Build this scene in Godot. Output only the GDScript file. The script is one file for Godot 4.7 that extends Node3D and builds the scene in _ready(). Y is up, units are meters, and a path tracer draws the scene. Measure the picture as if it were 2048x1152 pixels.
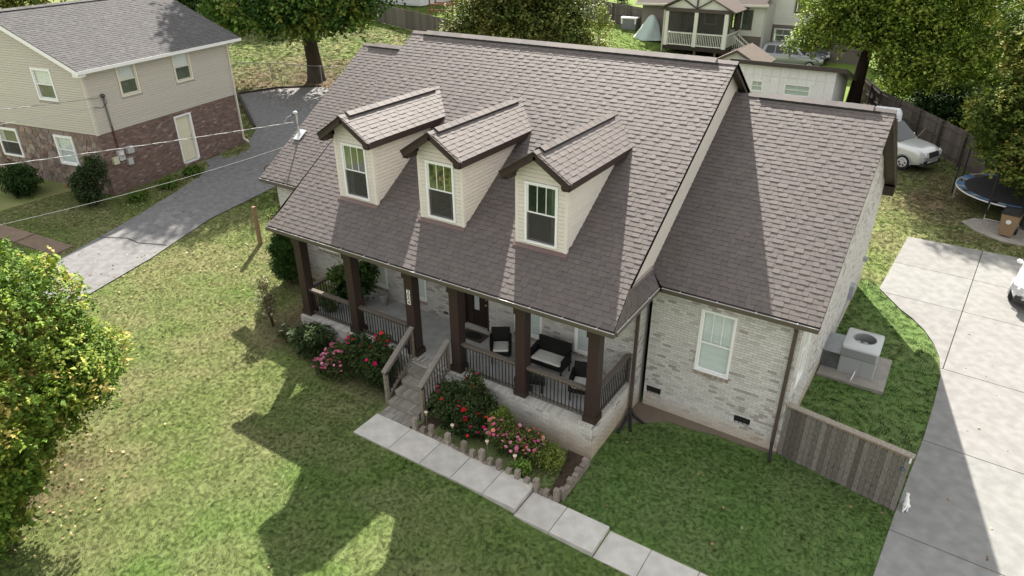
extends Node3D

# ------------------------------------------------------------------ helpers
var rng := RandomNumberGenerator.new()
var noise := FastNoiseLite.new()
var M := {}
var origin := Vector3.ZERO

class MB:
	var v := PackedVector3Array()
	var n := PackedVector3Array()
	var c := PackedColorArray()
	var ix := PackedInt32Array()
	var curved := false
	func face(pts: Array, col: Color) -> void:
		var nn: Vector3 = (pts[1] - pts[0]).cross(pts[2] - pts[0]).normalized()
		if nn == Vector3.ZERO and pts.size() > 3:
			nn = (pts[2] - pts[0]).cross(pts[3] - pts[0]).normalized()
		var s := v.size()
		for p in pts:
			v.append(p)
			n.append(nn)
			c.append(col)
		for k in range(1, pts.size() - 1):
			ix.append(s)
			ix.append(s + k + 1)
			ix.append(s + k)
	func box(ctr: Vector3, size: Vector3, col: Color, b := Basis.IDENTITY) -> void:
		var h := size / 2.0
		var x := b.x * h.x
		var y := b.y * h.y
		var z := b.z * h.z
		face([ctr + x - y - z, ctr + x + y - z, ctr + x + y + z, ctr + x - y + z], col)
		face([ctr - x - y - z, ctr - x - y + z, ctr - x + y + z, ctr - x + y - z], col)
		face([ctr + y - x - z, ctr + y - x + z, ctr + y + x + z, ctr + y + x - z], col)
		face([ctr - y - x - z, ctr - y + x - z, ctr - y + x + z, ctr - y - x + z], col)
		face([ctr + z - x - y, ctr + z + x - y, ctr + z + x + y, ctr + z - x + y], col)
		face([ctr - z - x - y, ctr - z - x + y, ctr - z + x + y, ctr - z + x - y], col)
	func span(a: Vector3, b: Vector3, col: Color) -> void:
		box((a + b) / 2.0, (b - a).abs(), col)
	func bar(a: Vector3, b: Vector3, w: float, h: float, col: Color, up := Vector3.UP) -> void:
		var d := (b - a).normalized()
		var s := d.cross(up).normalized()
		var u := s.cross(d)
		box((a + b) / 2.0, Vector3(w, h, a.distance_to(b)), col, Basis(s, u, -d))
	func tube(pts: Array, radii: Array, seg: int, col: Color, caps := true) -> void:
		curved = true
		var s0 := v.size()
		var up := Vector3.UP
		for i in pts.size():
			var d: Vector3 = (pts[mini(i + 1, pts.size() - 1)] - pts[maxi(i - 1, 0)]).normalized()
			if absf(d.dot(up)) > 0.95:
				up = Vector3.RIGHT if absf(d.x) < 0.9 else Vector3.BACK
			var a := d.cross(up).normalized()
			var b := d.cross(a).normalized()
			for k in seg:
				var t := TAU * k / seg
				var nn := a * cos(t) + b * sin(t)
				v.append(pts[i] + nn * radii[mini(i, radii.size() - 1)])
				n.append(nn)
				c.append(col)
		for i in pts.size() - 1:
			for k in seg:
				var p := s0 + i * seg + k
				var q := s0 + i * seg + (k + 1) % seg
				ix.append_array([p, q, p + seg, q, q + seg, p + seg])
		if caps:
			for e in [0, pts.size() - 1]:
				var ring := []
				for k in seg:
					ring.append(v[s0 + e * seg + k])
				if e == 0:
					ring.reverse()
				face(ring, col)
	func lathe(ctr: Vector3, prof: Array, seg: int, col: Color, b := Basis.IDENTITY) -> void:
		curved = true
		var s0 := v.size()
		for i in prof.size():
			var t: Vector2 = (prof[mini(i + 1, prof.size() - 1)] - prof[maxi(i - 1, 0)]).normalized()
			for k in seg:
				var a := TAU * k / seg
				v.append(ctr + b * Vector3(prof[i].x * cos(a), prof[i].y, prof[i].x * sin(a)))
				n.append((b * Vector3(t.y * cos(a), -t.x, t.y * sin(a))).normalized())
				c.append(col)
		for i in prof.size() - 1:
			for k in seg:
				var p := s0 + i * seg + k
				var q := s0 + i * seg + (k + 1) % seg
				ix.append_array([p, q, p + seg, q, q + seg, p + seg])
	func ball(ctr: Vector3, r: Vector3, col: Color, b := Basis.IDENTITY, seg := 10) -> void:
		curved = true
		var s0 := v.size()
		var rows := seg / 2 + 1
		for i in rows + 1:
			var a := PI * i / rows
			for k in seg + 1:
				var t := TAU * k / seg
				var d := Vector3(sin(a) * cos(t), cos(a), sin(a) * sin(t))
				v.append(ctr + b * (d * r))
				n.append((b * (d / r)).normalized())
				c.append(col)
		for i in rows:
			for k in seg:
				var p := s0 + i * (seg + 1) + k
				ix.append_array([p, p + 1, p + seg + 1, p + 1, p + seg + 2, p + seg + 1])
	func mesh() -> ArrayMesh:
		var m := ArrayMesh.new()
		if v.is_empty():
			return m
		if curved:
			for t in range(0, ix.size(), 3):
				var a := ix[t]
				var b := ix[t + 1]
				var d := ix[t + 2]
				if (v[d] - v[a]).cross(v[b] - v[a]).dot(n[a] + n[b] + n[d]) < 0:
					ix[t + 1] = d
					ix[t + 2] = b
		var a := []
		a.resize(Mesh.ARRAY_MAX)
		a[Mesh.ARRAY_VERTEX] = v
		a[Mesh.ARRAY_NORMAL] = n
		a[Mesh.ARRAY_COLOR] = c
		a[Mesh.ARRAY_INDEX] = ix
		m.add_surface_from_arrays(Mesh.PRIMITIVE_TRIANGLES, a)
		return m

func put(called: String, mb, material: Material, parent: Node = self) -> MeshInstance3D:
	var o := MeshInstance3D.new()
	o.name = called
	o.mesh = mb.mesh() if mb is MB else mb
	o.material_override = material
	parent.add_child(o, true)
	return o

func stuff(o: Node) -> Node:
	o.set_meta("kind", "stuff")
	return o

func struct(called: String, mb, material: Material, parent: Node = self) -> MeshInstance3D:
	var o := put(called, mb, material, parent)
	if parent == self:
		o.set_meta("kind", "structure")
	return o

func tag(o: Node3D, label: String, category: String, group := "") -> Node3D:
	o.set_meta("label", label)
	o.set_meta("category", category)
	if group:
		o.set_meta("group", group)
	return o

func thing(called: String, label: String, category: String, at := Vector3.ZERO, turn := 0.0, group := "") -> Node3D:
	var o := Node3D.new()
	o.name = called
	o.position = at
	o.rotation.y = turn
	add_child(o, true)
	tag(o, label, category, group)
	return o

func copy(o: Node3D, label: String, at: Vector3, turn := 0.0) -> Node3D:
	var r: Node3D = o.duplicate()
	r.name = String(o.name).rstrip("0123456789_") + "_001"
	add_child(r, true)
	r.position = at
	r.rotation.y = turn
	r.set_meta("label", label)
	return r

func rf(a: float, b: float) -> float:
	return rng.randf_range(a, b)

func pick(cols: Array, spread := 0.08) -> Color:
	var k: Color = cols[rng.randi() % cols.size()]
	var f := 1.0 + rf(-spread, spread)
	return Color(k.r * f, k.g * f, k.b * f)

func grey(x: float) -> Color:
	return Color(x, x, x)

func noise_tex(freq: float, lo: float, hi: float, seed_: int, size := 512, octaves := 4, kind := FastNoiseLite.TYPE_SIMPLEX_SMOOTH) -> NoiseTexture2D:
	var f := FastNoiseLite.new()
	f.noise_type = kind
	f.seed = seed_
	f.frequency = freq
	f.fractal_octaves = octaves
	var t := NoiseTexture2D.new()
	t.width = size
	t.height = size
	t.seamless = true
	t.noise = f
	var g := Gradient.new()
	g.set_color(0, grey(lo))
	g.set_color(1, grey(hi))
	t.color_ramp = g
	return t

func mat(called: String, rough: float, tex: Texture2D = null, scale := Vector3.ONE, spec := 0.5, metal := 0.0) -> StandardMaterial3D:
	var m := StandardMaterial3D.new()
	m.resource_name = called
	m.vertex_color_use_as_albedo = true
	m.roughness = rough
	m.metallic_specular = spec
	m.metallic = metal
	if tex:
		m.albedo_texture = tex
		m.uv1_triplanar = true
		m.uv1_world_triplanar = true
		m.uv1_scale = scale
	M[called] = m
	return m

func relief(m: StandardMaterial3D, tex: Texture2D, cm: float) -> void:
	m.heightmap_enabled = true
	m.heightmap_texture = tex
	m.heightmap_scale = cm

const HX := [-200.0, -70.0, -40.0, -30.0, -26.0, -22.0, -18.0, -15.0, -12.0, -6.0, -4.0, -2.5, 0.0, 4.0, 10.0, 40.0, 200.0]
const HY := [3.5, 2.7, 2.2, 1.85, 1.6, 1.1, 0.5, 0.2, 0.12, 0.1, 0.05, 0.0, -0.02, -0.1, -0.3, -1.0, -1.5]

func ter(x: float, z: float) -> float:
	var y: float = HY[-1]
	for i in HX.size() - 1:
		if x < HX[i + 1]:
			y = lerpf(HY[i], HY[i + 1], clampf((x - HX[i]) / (HX[i + 1] - HX[i]), 0, 1))
			break
	if x > -6.0 and z > 2.0 and x < 20:
		y -= minf(z - 2.0, 4.0) * 0.03 * clampf((x + 6.0) / 2.0, 0, 1)
	return y + maxf(0, -z - 12.0) * 0.03

func on(x: float, z: float, up := 0.0) -> Vector3:
	return Vector3(x, ter(x, z) + up, z)

func pv(list: Array) -> PackedVector2Array:
	var p := PackedVector2Array()
	for i in range(0, list.size(), 2):
		p.append(Vector2(list[i], list[i + 1]))
	return p

# a flat sheet or slab over the terrain; the polygon is in x and z
func slab(mb: MB, poly: PackedVector2Array, up: float, thick: float, col: Color, level := NAN) -> void:
	var p := poly.duplicate()
	if not Geometry2D.is_polygon_clockwise(p):
		p.reverse()
	var top := []
	for q in p:
		top.append(Vector3(q.x, (ter(q.x, q.y) if is_nan(level) else level) + up, q.y))
	var tri := Geometry2D.triangulate_polygon(p)
	for i in range(0, tri.size(), 3):
		var a: Vector3 = top[tri[i]]
		var b: Vector3 = top[tri[i + 1]]
		var d: Vector3 = top[tri[i + 2]]
		if (b - a).cross(d - a).y < 0:
			mb.face([a, d, b], col)
		else:
			mb.face([a, b, d], col)
	if thick > 0:
		var dn := Vector3(0, -thick, 0)
		for i in p.size():
			var a: Vector3 = top[i]
			var b: Vector3 = top[(i + 1) % p.size()]
			var f := [a, a + dn, b + dn, b]
			var nn: Vector3 = (f[1] - f[0]).cross(f[2] - f[0])
			var out := Vector3(b.z - a.z, 0, a.x - b.x)
			if Geometry2D.is_point_in_polygon(Vector2((a.x + b.x) / 2, (a.z + b.z) / 2) + Vector2(out.x, out.z).normalized() * 0.004, p):
				out = -out
			if nn.dot(out) < 0:
				f.reverse()
			mb.face(f, col)

# ------------------------------------------------------------------ roofs, bricks, boards, windows
const SHINGLE := [Color(0.154, 0.125, 0.117), Color(0.171, 0.139, 0.129), Color(0.137, 0.113, 0.106), Color(0.187, 0.152, 0.138), Color(0.159, 0.135, 0.130), Color(0.121, 0.102, 0.097)]
const SHINGLE_GREY := [Color(0.167, 0.164, 0.167), Color(0.189, 0.183, 0.184), Color(0.147, 0.144, 0.149), Color(0.209, 0.201, 0.198), Color(0.176, 0.168, 0.165)]
var single_left := 0
var single_test = null

func shingles(mb: MB, o: Vector3, u: Vector3, v: Vector3, poly: PackedVector2Array, expo: float, cols: Array, parent: Node = null, wide := 1.0) -> void:
	var nn := u.cross(v).normalized()
	var lo := poly[0]
	var hi := poly[0]
	for p in poly:
		lo = lo.min(p)
		hi = hi.max(p)
	var rows := int(ceil((hi.y - lo.y) / expo))
	for j in rows:
		var v0 := lo.y + j * expo
		var v1 := minf(v0 + expo + 0.012, hi.y)
		var x := lo.x - rf(0, 0.25)
		var thickish := false
		while x < hi.x:
			var w := rf(0.13, 0.27) * wide
			thickish = not thickish
			var t := rf(0.0135, 0.017) if thickish else rf(0.0085, 0.0115)
			var x1 := x + w
			var rect := pv([x + 0.002, v0, x1 - 0.002, v0, x1 - 0.002, v1, x + 0.002, v1])
			var parts := []
			if x >= lo.x and x1 <= hi.x and Geometry2D.is_point_in_polygon(rect[0], poly) and Geometry2D.is_point_in_polygon(rect[1], poly) and Geometry2D.is_point_in_polygon(rect[2] - Vector2(0, 0.001), poly) and Geometry2D.is_point_in_polygon(rect[3] - Vector2(0, 0.001), poly):
				parts = [rect]
			else:
				parts = Geometry2D.intersect_polygons(rect, poly)
			var col := pick(cols, 0.04).lerp(cols[0], 0.45)
			for q in parts:
				var to := mb
				var alone := false
				var mid: Vector3 = o + u * (x + w / 2) + v * v0
				if parent and single_left > 0 and single_test.call(mid):
					to = MB.new()
					alone = true
				var pts: PackedVector2Array = q
				if Geometry2D.is_polygon_clockwise(pts):
					pts.reverse()
				var top := []
				for p in pts:
					top.append(o + u * p.x + v * p.y + nn * (0.002 + t * clampf(1.0 - (p.y - v0) / (expo * 1.6), 0.0, 1.0)))
				to.face(top, col)
				for i in pts.size():
					var k := (i + 1) % pts.size()
					if absf(pts[i].y - pts[k].y) < 0.002 and pts[i].y > v0 + expo * 0.5:
						continue
					var a: Vector3 = o + u * pts[i].x + v * pts[i].y - nn * 0.006
					var b: Vector3 = o + u * pts[k].x + v * pts[k].y - nn * 0.006
					to.face([a, b, top[k], top[i]], Color(0.035, 0.031, 0.03))
				if alone:
					put("shingle", to, M.shingle, parent)
					single_left -= 1
			x = x1

# a slab of roof under the shingles: corners in order, seen from above
func deck(mb: MB, pts: Array, thick: float, col: Color) -> void:
	var nn: Vector3 = (pts[1] - pts[0]).cross(pts[2] - pts[0]).normalized()
	var low := []
	for p in pts:
		low.append(p - nn * thick)
	mb.face(pts, col)
	var r := low.duplicate()
	r.reverse()
	mb.face(r, col)
	for i in pts.size():
		var k := (i + 1) % pts.size()
		mb.face([low[i], low[k], pts[k], pts[i]], col)

func ridge_caps(parent: Node, a: Vector3, b: Vector3, half: float, drop: float, vent_from: float, vent_to: float, cols: Array, m: Material) -> void:
	# caps bent over a ridge, lifted where the vent runs under them
	var d := (b - a).normalized()
	var length := a.distance_to(b)
	var s := d.cross(Vector3.UP).normalized()
	if s.dot(Vector3(0, 0, 1)) < 0 and absf(s.z) > 0.5 or s.x < 0 and absf(s.x) > 0.5:
		s = -s
	var x := 0.0
	while x < length - 0.02:
		var x1 := minf(x + 0.30, length)
		var vent: bool = x >= vent_from - 0.01 and x1 <= vent_to + 0.01
		var lift := 0.062 if vent else 0.018
		var hw := half * (1.0 if vent else 0.72)
		var mb := MB.new()
		var col := pick(cols, 0.06)
		var dirn := s * hw - Vector3(0, drop * hw, 0)
		var dirm := -s * hw - Vector3(0, drop * hw, 0)
		for e in [dirn, dirm]:
			var t0 := a + d * x + Vector3(0, lift + 0.006, 0)
			var t1 := a + d * (x1 + 0.012) + Vector3(0, lift, 0)
			var q := [t0, t0 + e, t1 + e, t1]
			var th := Vector3(0, -0.016, 0)
			var nn: Vector3 = (q[1] - q[0]).cross(q[2] - q[0])
			if nn.y < 0:
				q.reverse()
			deck(mb, q, 0.014, col)
		put("ridge_cap", mb, m, parent)
		x = x1
	if vent_to > vent_from:
		var vb := MB.new()
		for e in [s, -s]:
			var off: Vector3 = e * (half - 0.022) + Vector3(0, -drop * (half - 0.022) + 0.022, 0)
			vb.bar(a + d * vent_from + off, a + d * vent_to + off, 0.03, 0.062, Color(0.015, 0.014, 0.013))
		put("ridge_vent", vb, M.plain, parent)

func wall(mb: MB, o: Vector3, u: Vector3, n: Vector3, w: float, h: float, holes: Array, thick: float, col: Color) -> void:
	# a wall plate with openings, cut into upright strips; its face lies in the plane through o
	var xs := [0.0, w]
	for r in holes:
		xs.append(clampf(r.position.x, 0, w))
		xs.append(clampf(r.end.x, 0, w))
	xs.sort()
	for i in xs.size() - 1:
		if xs[i + 1] - xs[i] < 0.001:
			continue
		var mid: float = (xs[i] + xs[i + 1]) / 2
		var ys := [0.0]
		for r in holes:
			if mid > r.position.x and mid < r.end.x:
				ys.append(r.position.y)
				ys.append(r.end.y)
		ys.append(h)
		for k in range(0, ys.size(), 2):
			if ys[k + 1] - ys[k] > 0.001:
				var size := Vector3(xs[i + 1] - xs[i], ys[k + 1] - ys[k], thick)
				mb.box(o + u * mid + Vector3.UP * (ys[k] + ys[k + 1]) / 2.0 - n * thick / 2.0, size, col, Basis(u, Vector3.UP, n))

func bricks(mb: MB, o: Vector3, u: Vector3, n: Vector3, w: float, h: float, holes: Array, cols: Callable, roof = null, parent: Node = null, test = null, blen := 0.2, bh := 0.0635) -> void:
	var j := 0
	var y := 0.0
	while y < h - 0.02:
		var y1 := minf(y + bh, h)
		var x := -(blen + 0.01) * (0.5 if j % 2 else 0.0)
		while x < w:
			var a := maxf(x, 0.0)
			var b := minf(x + blen, w)
			x += blen + 0.01
			var runs := [[a, b]]
			for r in holes:
				if y1 > r.position.y + 0.005 and y < r.end.y - 0.005:
					var cut := []
					for s in runs:
						if s[1] <= r.position.x or s[0] >= r.end.x:
							cut.append(s)
							continue
						if s[0] < r.position.x - 0.015:
							cut.append([s[0], r.position.x])
						if s[1] > r.end.x + 0.015:
							cut.append([r.end.x, s[1]])
					runs = cut
			for s in runs:
				if s[1] - s[0] < 0.012:
					continue
				if roof and y1 > roof.call((s[0] + s[1]) / 2):
					continue
				var col: Color = cols.call((s[0] + s[1]) / 2, y)
				var out := rf(0.005, 0.009)
				var q := o + n * out
				var p0: Vector3 = q + u * s[0] + Vector3.UP * y
				var p1: Vector3 = q + u * s[1] + Vector3.UP * y
				var p2: Vector3 = q + u * s[1] + Vector3.UP * y1
				var p3: Vector3 = q + u * s[0] + Vector3.UP * y1
				var bk := -n * (out + 0.004)
				var to := mb
				var alone := false
				if parent and single_left > 0 and test.call((s[0] + s[1]) / 2, y):
					to = MB.new()
					alone = true
				to.face([p0, p1, p2, p3], col)
				to.face([p3, p2, p2 + bk, p3 + bk], col)
				to.face([p1, p0, p0 + bk, p1 + bk], col)
				to.face([p0, p3, p3 + bk, p0 + bk], col)
				to.face([p2, p1, p1 + bk, p2 + bk], col)
				if alone:
					put("brick", to, M.brick, parent)
					single_left -= 1
		y += bh + 0.0115
		j += 1

# lap siding: each row asks for its runs along u at height y
func siding(parent: Node, o: Vector3, u: Vector3, n: Vector3, rows: int, expo: float, runs: Callable, cols: Array, m: Material) -> void:
	for j in rows:
		var y := j * expo
		for s in runs.call(y, y + expo):
			if s[1] - s[0] < 0.02:
				continue
			var mb := MB.new()
			var col := pick(cols, 0.03)
			var f := 1.0 - 0.01 / expo
			var e0: float = lerpf(s[0], s[2], f) if s.size() > 2 else s[0]
			var e1: float = lerpf(s[1], s[3], f) if s.size() > 3 else s[1]
			var p0: Vector3 = o + u * s[0] + Vector3.UP * y + n * 0.03
			var p1: Vector3 = o + u * s[1] + Vector3.UP * y + n * 0.03
			var p2: Vector3 = o + u * e1 + Vector3.UP * (y + expo * f) + n * 0.022
			var p3: Vector3 = o + u * e0 + Vector3.UP * (y + expo * f) + n * 0.022
			mb.face([p0, p1, p2, p3], col)
			mb.face([p3, p2, p2 - n * 0.022, p3 - n * 0.022], col)
			mb.face([p1, p0, p0 - n * 0.03, p1 - n * 0.03], col)
			mb.face([p1, p1 - n * 0.03, p2 - n * 0.022, p2], col)
			mb.face([p0 - n * 0.03, p0, p3, p3 - n * 0.022], col)
			put("siding_board", mb, m, parent)

# a sash window whose casing stands on the wall plane; look: blind / curtain / dark
func window(parent: Node, o: Vector3, u: Vector3, n: Vector3, w: float, h: float, look := "blind", muntins := 2, casing := 0.055, trim := Color(0.78, 0.78, 0.77), called := "window", split := 0.5) -> MeshInstance3D:
	var b := Basis(u, Vector3.UP, n)
	var P := func(x: float, y: float, z: float) -> Vector3:
		return o + u * x + Vector3.UP * y + n * z
	var f := MB.new()
	var slim := func(mb: MB, x0: float, y0: float, x1: float, y1: float, z0: float, z1: float, col: Color) -> void:
		mb.box(P.call((x0 + x1) / 2, (y0 + y1) / 2, (z0 + z1) / 2), Vector3(x1 - x0, y1 - y0, z1 - z0), col, b)
	slim.call(f, 0, 0, casing, h, -0.09, 0.03, trim)
	slim.call(f, w - casing, 0, w, h, -0.09, 0.03, trim)
	slim.call(f, casing, h - casing, w - casing, h, -0.09, 0.03, trim)
	slim.call(f, casing, 0, w - casing, casing * 0.9, -0.09, 0.036, trim)
	var win := put(called, f, M.vinyl, parent)
	var ih := h - casing * 2
	var mid := casing + ih * split
	var s := MB.new()
	var r := 0.032
	for e in [[casing, mid, -0.06, -0.03], [mid, h - casing, -0.035, -0.005]]:
		slim.call(s, casing, e[0], casing + r, e[1], e[2], e[3], trim)
		slim.call(s, w - casing - r, e[0], w - casing, e[1], e[2], e[3], trim)
		slim.call(s, casing + r, e[0], w - casing - r, e[0] + r, e[2], e[3], trim)
		slim.call(s, casing + r, e[1] - r, w - casing - r, e[1], e[2], e[3], trim)
	put("sash", s, M.vinyl, win)
	for k in muntins:
		var x := casing + r + (w - 2 * (casing + r)) * (k + 1) / (muntins + 1.0)
		var mm := MB.new()
		slim.call(mm, x - 0.009, mid + r, x + 0.009, h - casing - r, -0.027, -0.009, trim)
		put("muntin", mm, M.vinyl, win)
	for e in [[casing + r, casing + r, mid - r, -0.046], [casing + r, mid + r, h - casing - r, -0.02]]:
		var g := MB.new()
		slim.call(g, e[0], e[1], w - casing - r, e[2], e[3] - 0.002, e[3] + 0.002, grey(0.8))
		put("pane", g, M.coated_glass if e[1] > mid and called == "dormer_window" else M.glass, win)
	if look == "blind":
		var bl := MB.new()
		var y := casing
		while y < h - casing - 0.01:
			var c0: Vector3 = P.call(w / 2, y + 0.02, -0.085)
			bl.box(c0, Vector3(w - casing * 2, 0.043, 0.004), Color(0.74, 0.80, 0.79) * rf(0.96, 1.03), b * Basis(Vector3.RIGHT, 0.25))
			y += 0.04
		put("blind", bl, M.vinyl, win)
	elif look == "half":
		var bl2 := MB.new()
		slim.call(bl2, casing, mid, w - casing, h - casing, -0.085, -0.075, Color(0.7, 0.72, 0.72))
		put("blind", bl2, M.vinyl, win)
	elif look.begins_with("curtain"):
		for side in ([0, 1] if look == "curtain" else [0] if look == "curtain_left" else [1]):
			var cu := MB.new()
			var x0 := casing + 0.01 if side == 0 else w - casing - 0.17
			for k in 5:
				var bx := x0 + k * 0.034
				slim.call(cu, bx, 0.07, bx + 0.03, h - 0.08, -0.11 - 0.012 * (k % 2), -0.10 - 0.012 * (k % 2), Color(0.62, 0.63, 0.66))
			put("curtain", cu, M.cloth, win)
	elif look == "shade":
		var shb := MB.new()
		slim.call(shb, casing, casing, w - casing, h - casing, -0.085, -0.075, Color(0.42, 0.50, 0.45))
		put("roller_shade", shb, M.vinyl, win)
	if look == "screen" or look.begins_with("curtain"):
		var sc := MB.new()
		slim.call(sc, casing, casing, w - casing, mid, -0.012, -0.009, grey(0.1))
		put("insect_screen", sc, M.screen, win)
	if look != "blind" and look != "shade":
		var dk := MB.new()
		slim.call(dk, casing, casing, w - casing, h - casing, -0.5, -0.49, Color(0.03, 0.028, 0.025))
		slim.call(dk, casing, casing - 0.02, w - casing, casing, -0.5, -0.1, Color(0.06, 0.055, 0.05))
		put("room_back", dk, M.plain, win)
	return win

func pipe(parent: Node, called: String, pts: Array, r: float, col: Color, m: Material, seg := 8) -> MeshInstance3D:
	var mb := MB.new()
	mb.tube(pts, [r], seg, col)
	return put(called, mb, m, parent)

func gutter(parent: Node, a: Vector3, b: Vector3, out: Vector3, col: Color, lip: Color) -> void:
	# an open trough: back, floor, face and a rolled pale lip, with hangers across it
	var mb := MB.new()
	var d := (b - a).normalized()
	mb.bar(a + out * 0.006 + Vector3(0, -0.055, 0), b + out * 0.006 + Vector3(0, -0.055, 0), 0.012, 0.11, col)
	mb.bar(a + out * 0.06 + Vector3(0, -0.106, 0), b + out * 0.06 + Vector3(0, -0.106, 0), 0.096, 0.012, col)
	mb.bar(a + out * 0.114 + Vector3(0, -0.055, 0), b + out * 0.114 + Vector3(0, -0.055, 0), 0.012, 0.114, col)
	for e in [a, b]:
		mb.box(e + out * 0.06 + Vector3(0, -0.055, 0), (d.abs() * 0.006 + out.abs() * 0.12 + Vector3(0, 0.112, 0)), col)
	var g := put("gutter", mb, M.metal_paint, parent)
	var lb := MB.new()
	lb.bar(a + out * 0.108 + Vector3(0, 0.009, 0), b + out * 0.108 + Vector3(0, 0.009, 0), 0.03, 0.012, lip)
	lb.bar(a + out * 0.02 + Vector3(0, 0.004, 0), b + out * 0.02 + Vector3(0, 0.004, 0), 0.022, 0.008, lip * 0.7)
	put("gutter_lip", lb, M.metal_paint, g)
	var length := a.distance_to(b)
	var k := int(length / 0.85)
	for i in k:
		var hb := MB.new()
		var p := a + d * (length * (i + 0.5) / k)
		hb.bar(p + out * 0.012 + Vector3(0, 0.012, 0), p + out * 0.13 + Vector3(0, 0.018, 0), 0.02, 0.01, grey(0.75))
		put("hanger", hb, M.metal_paint, g)

# ------------------------------------------------------------------ ground, paving, grass
var blocked := []
var beds := []

func lawn_tone(x: float, z: float) -> Color:
	var a := noise.get_noise_2d(x * 3.0, z * 3.0) * 0.5 + noise.get_noise_2d(x * 9.0 + 70, z * 9.0) * 0.35
	var dry := clampf(0.36 + a * 1.1, 0, 1)
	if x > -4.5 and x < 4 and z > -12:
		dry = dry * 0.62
	if z < -36:
		dry *= 0.35
	var c := (Color(0.245, 0.36, 0.10) if z > -36 else Color(0.25, 0.42, 0.08)).lerp(Color(0.44, 0.43, 0.21), dry)
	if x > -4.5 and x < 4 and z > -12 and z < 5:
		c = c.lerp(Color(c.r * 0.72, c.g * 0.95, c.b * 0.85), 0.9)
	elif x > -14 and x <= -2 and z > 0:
		c = c.lerp(Color(c.r * 0.78, c.g * 0.95, c.b * 0.82), 0.75 * clampf((x + 14.0) / 4.0, 0, 1))  # house shade on the front lawn put into the colour: darker, greener grass
	# leaf litter and thin grass under the big tree and along the neighbour's drive
	var litter := clampf(1.15 - Vector2(x + 36.5, z + 18.0).length() / 8.5, 0, 1)
	litter = maxf(litter, clampf(1.0 - Vector2(x - 3.2, z + 22.5).length() / 6.0, 0, 0.7))
	litter = maxf(litter, clampf(1.0 - Vector2(x + 15.3, z - 11.4).length() / 2.2, 0, 1) * 1.1)
	litter = maxf(litter, clampf(1.0 - Vector2(x - 3.4, z + 17.9).length() / 1.6, 0, 1))
	c = c.lerp(Color(0.23, 0.165, 0.11), clampf(litter * (0.75 + a), 0, 0.92))
	if x > -17.5 and x < -9.6 and z > 0 and z < 5:
		var edge := maxf(0, z - 3.0) + maxf(0, -15.2 - x)
		c = c.lerp(Color(0.22, 0.165, 0.11), clampf(0.95 - edge * 0.75 + a * 0.6, 0, 0.9))
	return c

func in_any(list: Array, x: float, z: float) -> bool:
	var p := Vector2(x, z)
	for q in list:
		if Geometry2D.is_point_in_polygon(p, q):
			return true
	return false

func ground_sheet() -> void:
	var xs := []
	var zs := []
	var x := -220.0
	while x <= 200.0:
		xs.append(x)
		x += 0.5 if x >= -46 and x < 12 else 7.0
	var z := -200.0
	while z <= 60.0:
		zs.append(z)
		z += 0.5 if z >= -56 and z < 18 else 6.0
	var mb := MB.new()
	for j in zs.size():
		for i in xs.size():
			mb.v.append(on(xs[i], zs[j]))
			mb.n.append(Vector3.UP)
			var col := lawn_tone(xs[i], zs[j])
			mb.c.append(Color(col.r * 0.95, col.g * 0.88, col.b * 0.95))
	var w := xs.size()
	for j in zs.size() - 1:
		for i in w - 1:
			var p := j * w + i
			mb.ix.append_array([p, p + 1, p + w, p + 1, p + w + 1, p + w])
	mb.curved = true
	struct("ground", mb, M.soil)

func grass(called: String, label: String, x0: float, x1: float, z0: float, z1: float, per: float, size: float, cam: Camera3D) -> void:
	var inv := cam.global_transform.affine_inverse()
	var ty := tan(deg_to_rad(cam.fov / 2)) * 1.12
	var tx := tan(deg_to_rad(cam.fov / 2)) * 16.0 / 9.0 * 1.12
	var buf := PackedFloat32Array()
	var total := int((x1 - x0) * (z1 - z0) * per)
	var count := 0
	for i in total:
		var x := rf(x0, x1)
		var z := rf(z0, z1)
		var p := inv * Vector3(x, ter(x, z), z)
		if p.z > -1 or absf(p.x / p.z) > tx or absf(p.y / p.z) > ty or in_any(blocked, x, z):
			continue
		var thin := in_any(beds, x, z)
		if thin and rng.randf() < (0.8 if x > -9 and x < -3.9 else 0.5):
			continue
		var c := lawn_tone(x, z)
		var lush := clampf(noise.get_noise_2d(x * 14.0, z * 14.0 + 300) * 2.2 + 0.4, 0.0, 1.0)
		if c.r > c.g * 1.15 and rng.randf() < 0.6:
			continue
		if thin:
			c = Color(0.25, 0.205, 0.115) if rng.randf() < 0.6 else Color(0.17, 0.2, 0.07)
		var f := rf(0.85, 1.2)
		var t := rng.randf()
		if t < 0.16:
			c = c.lerp(Color(0.52, 0.46, 0.26), 0.7)
		elif t < 0.16 + 0.4 * lush:
			c = c.lerp(Color(0.17, 0.34, 0.06), 0.7)
		var s := size * rf(0.7, 1.3)
		var a := rf(0, TAU)
		var ca := cos(a) * s
		var sa := sin(a) * s
		var h := s * rf(0.4, 0.75)
		buf.append_array(PackedFloat32Array([ca, 0, sa, x, 0, h, 0, ter(x, z) - 0.003, -sa, 0, ca, z, c.r * f, c.g * f, c.b * f, 1]))
		count += 1
	var mm := MultiMesh.new()
	mm.transform_format = MultiMesh.TRANSFORM_3D
	mm.use_colors = true
	mm.mesh = tuft()
	mm.instance_count = count
	mm.buffer = buf
	var o := MultiMeshInstance3D.new()
	o.name = called
	o.multimesh = mm
	o.material_override = M.grass
	add_child(o, true)
	stuff(tag(o, label, "grass"))

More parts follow.
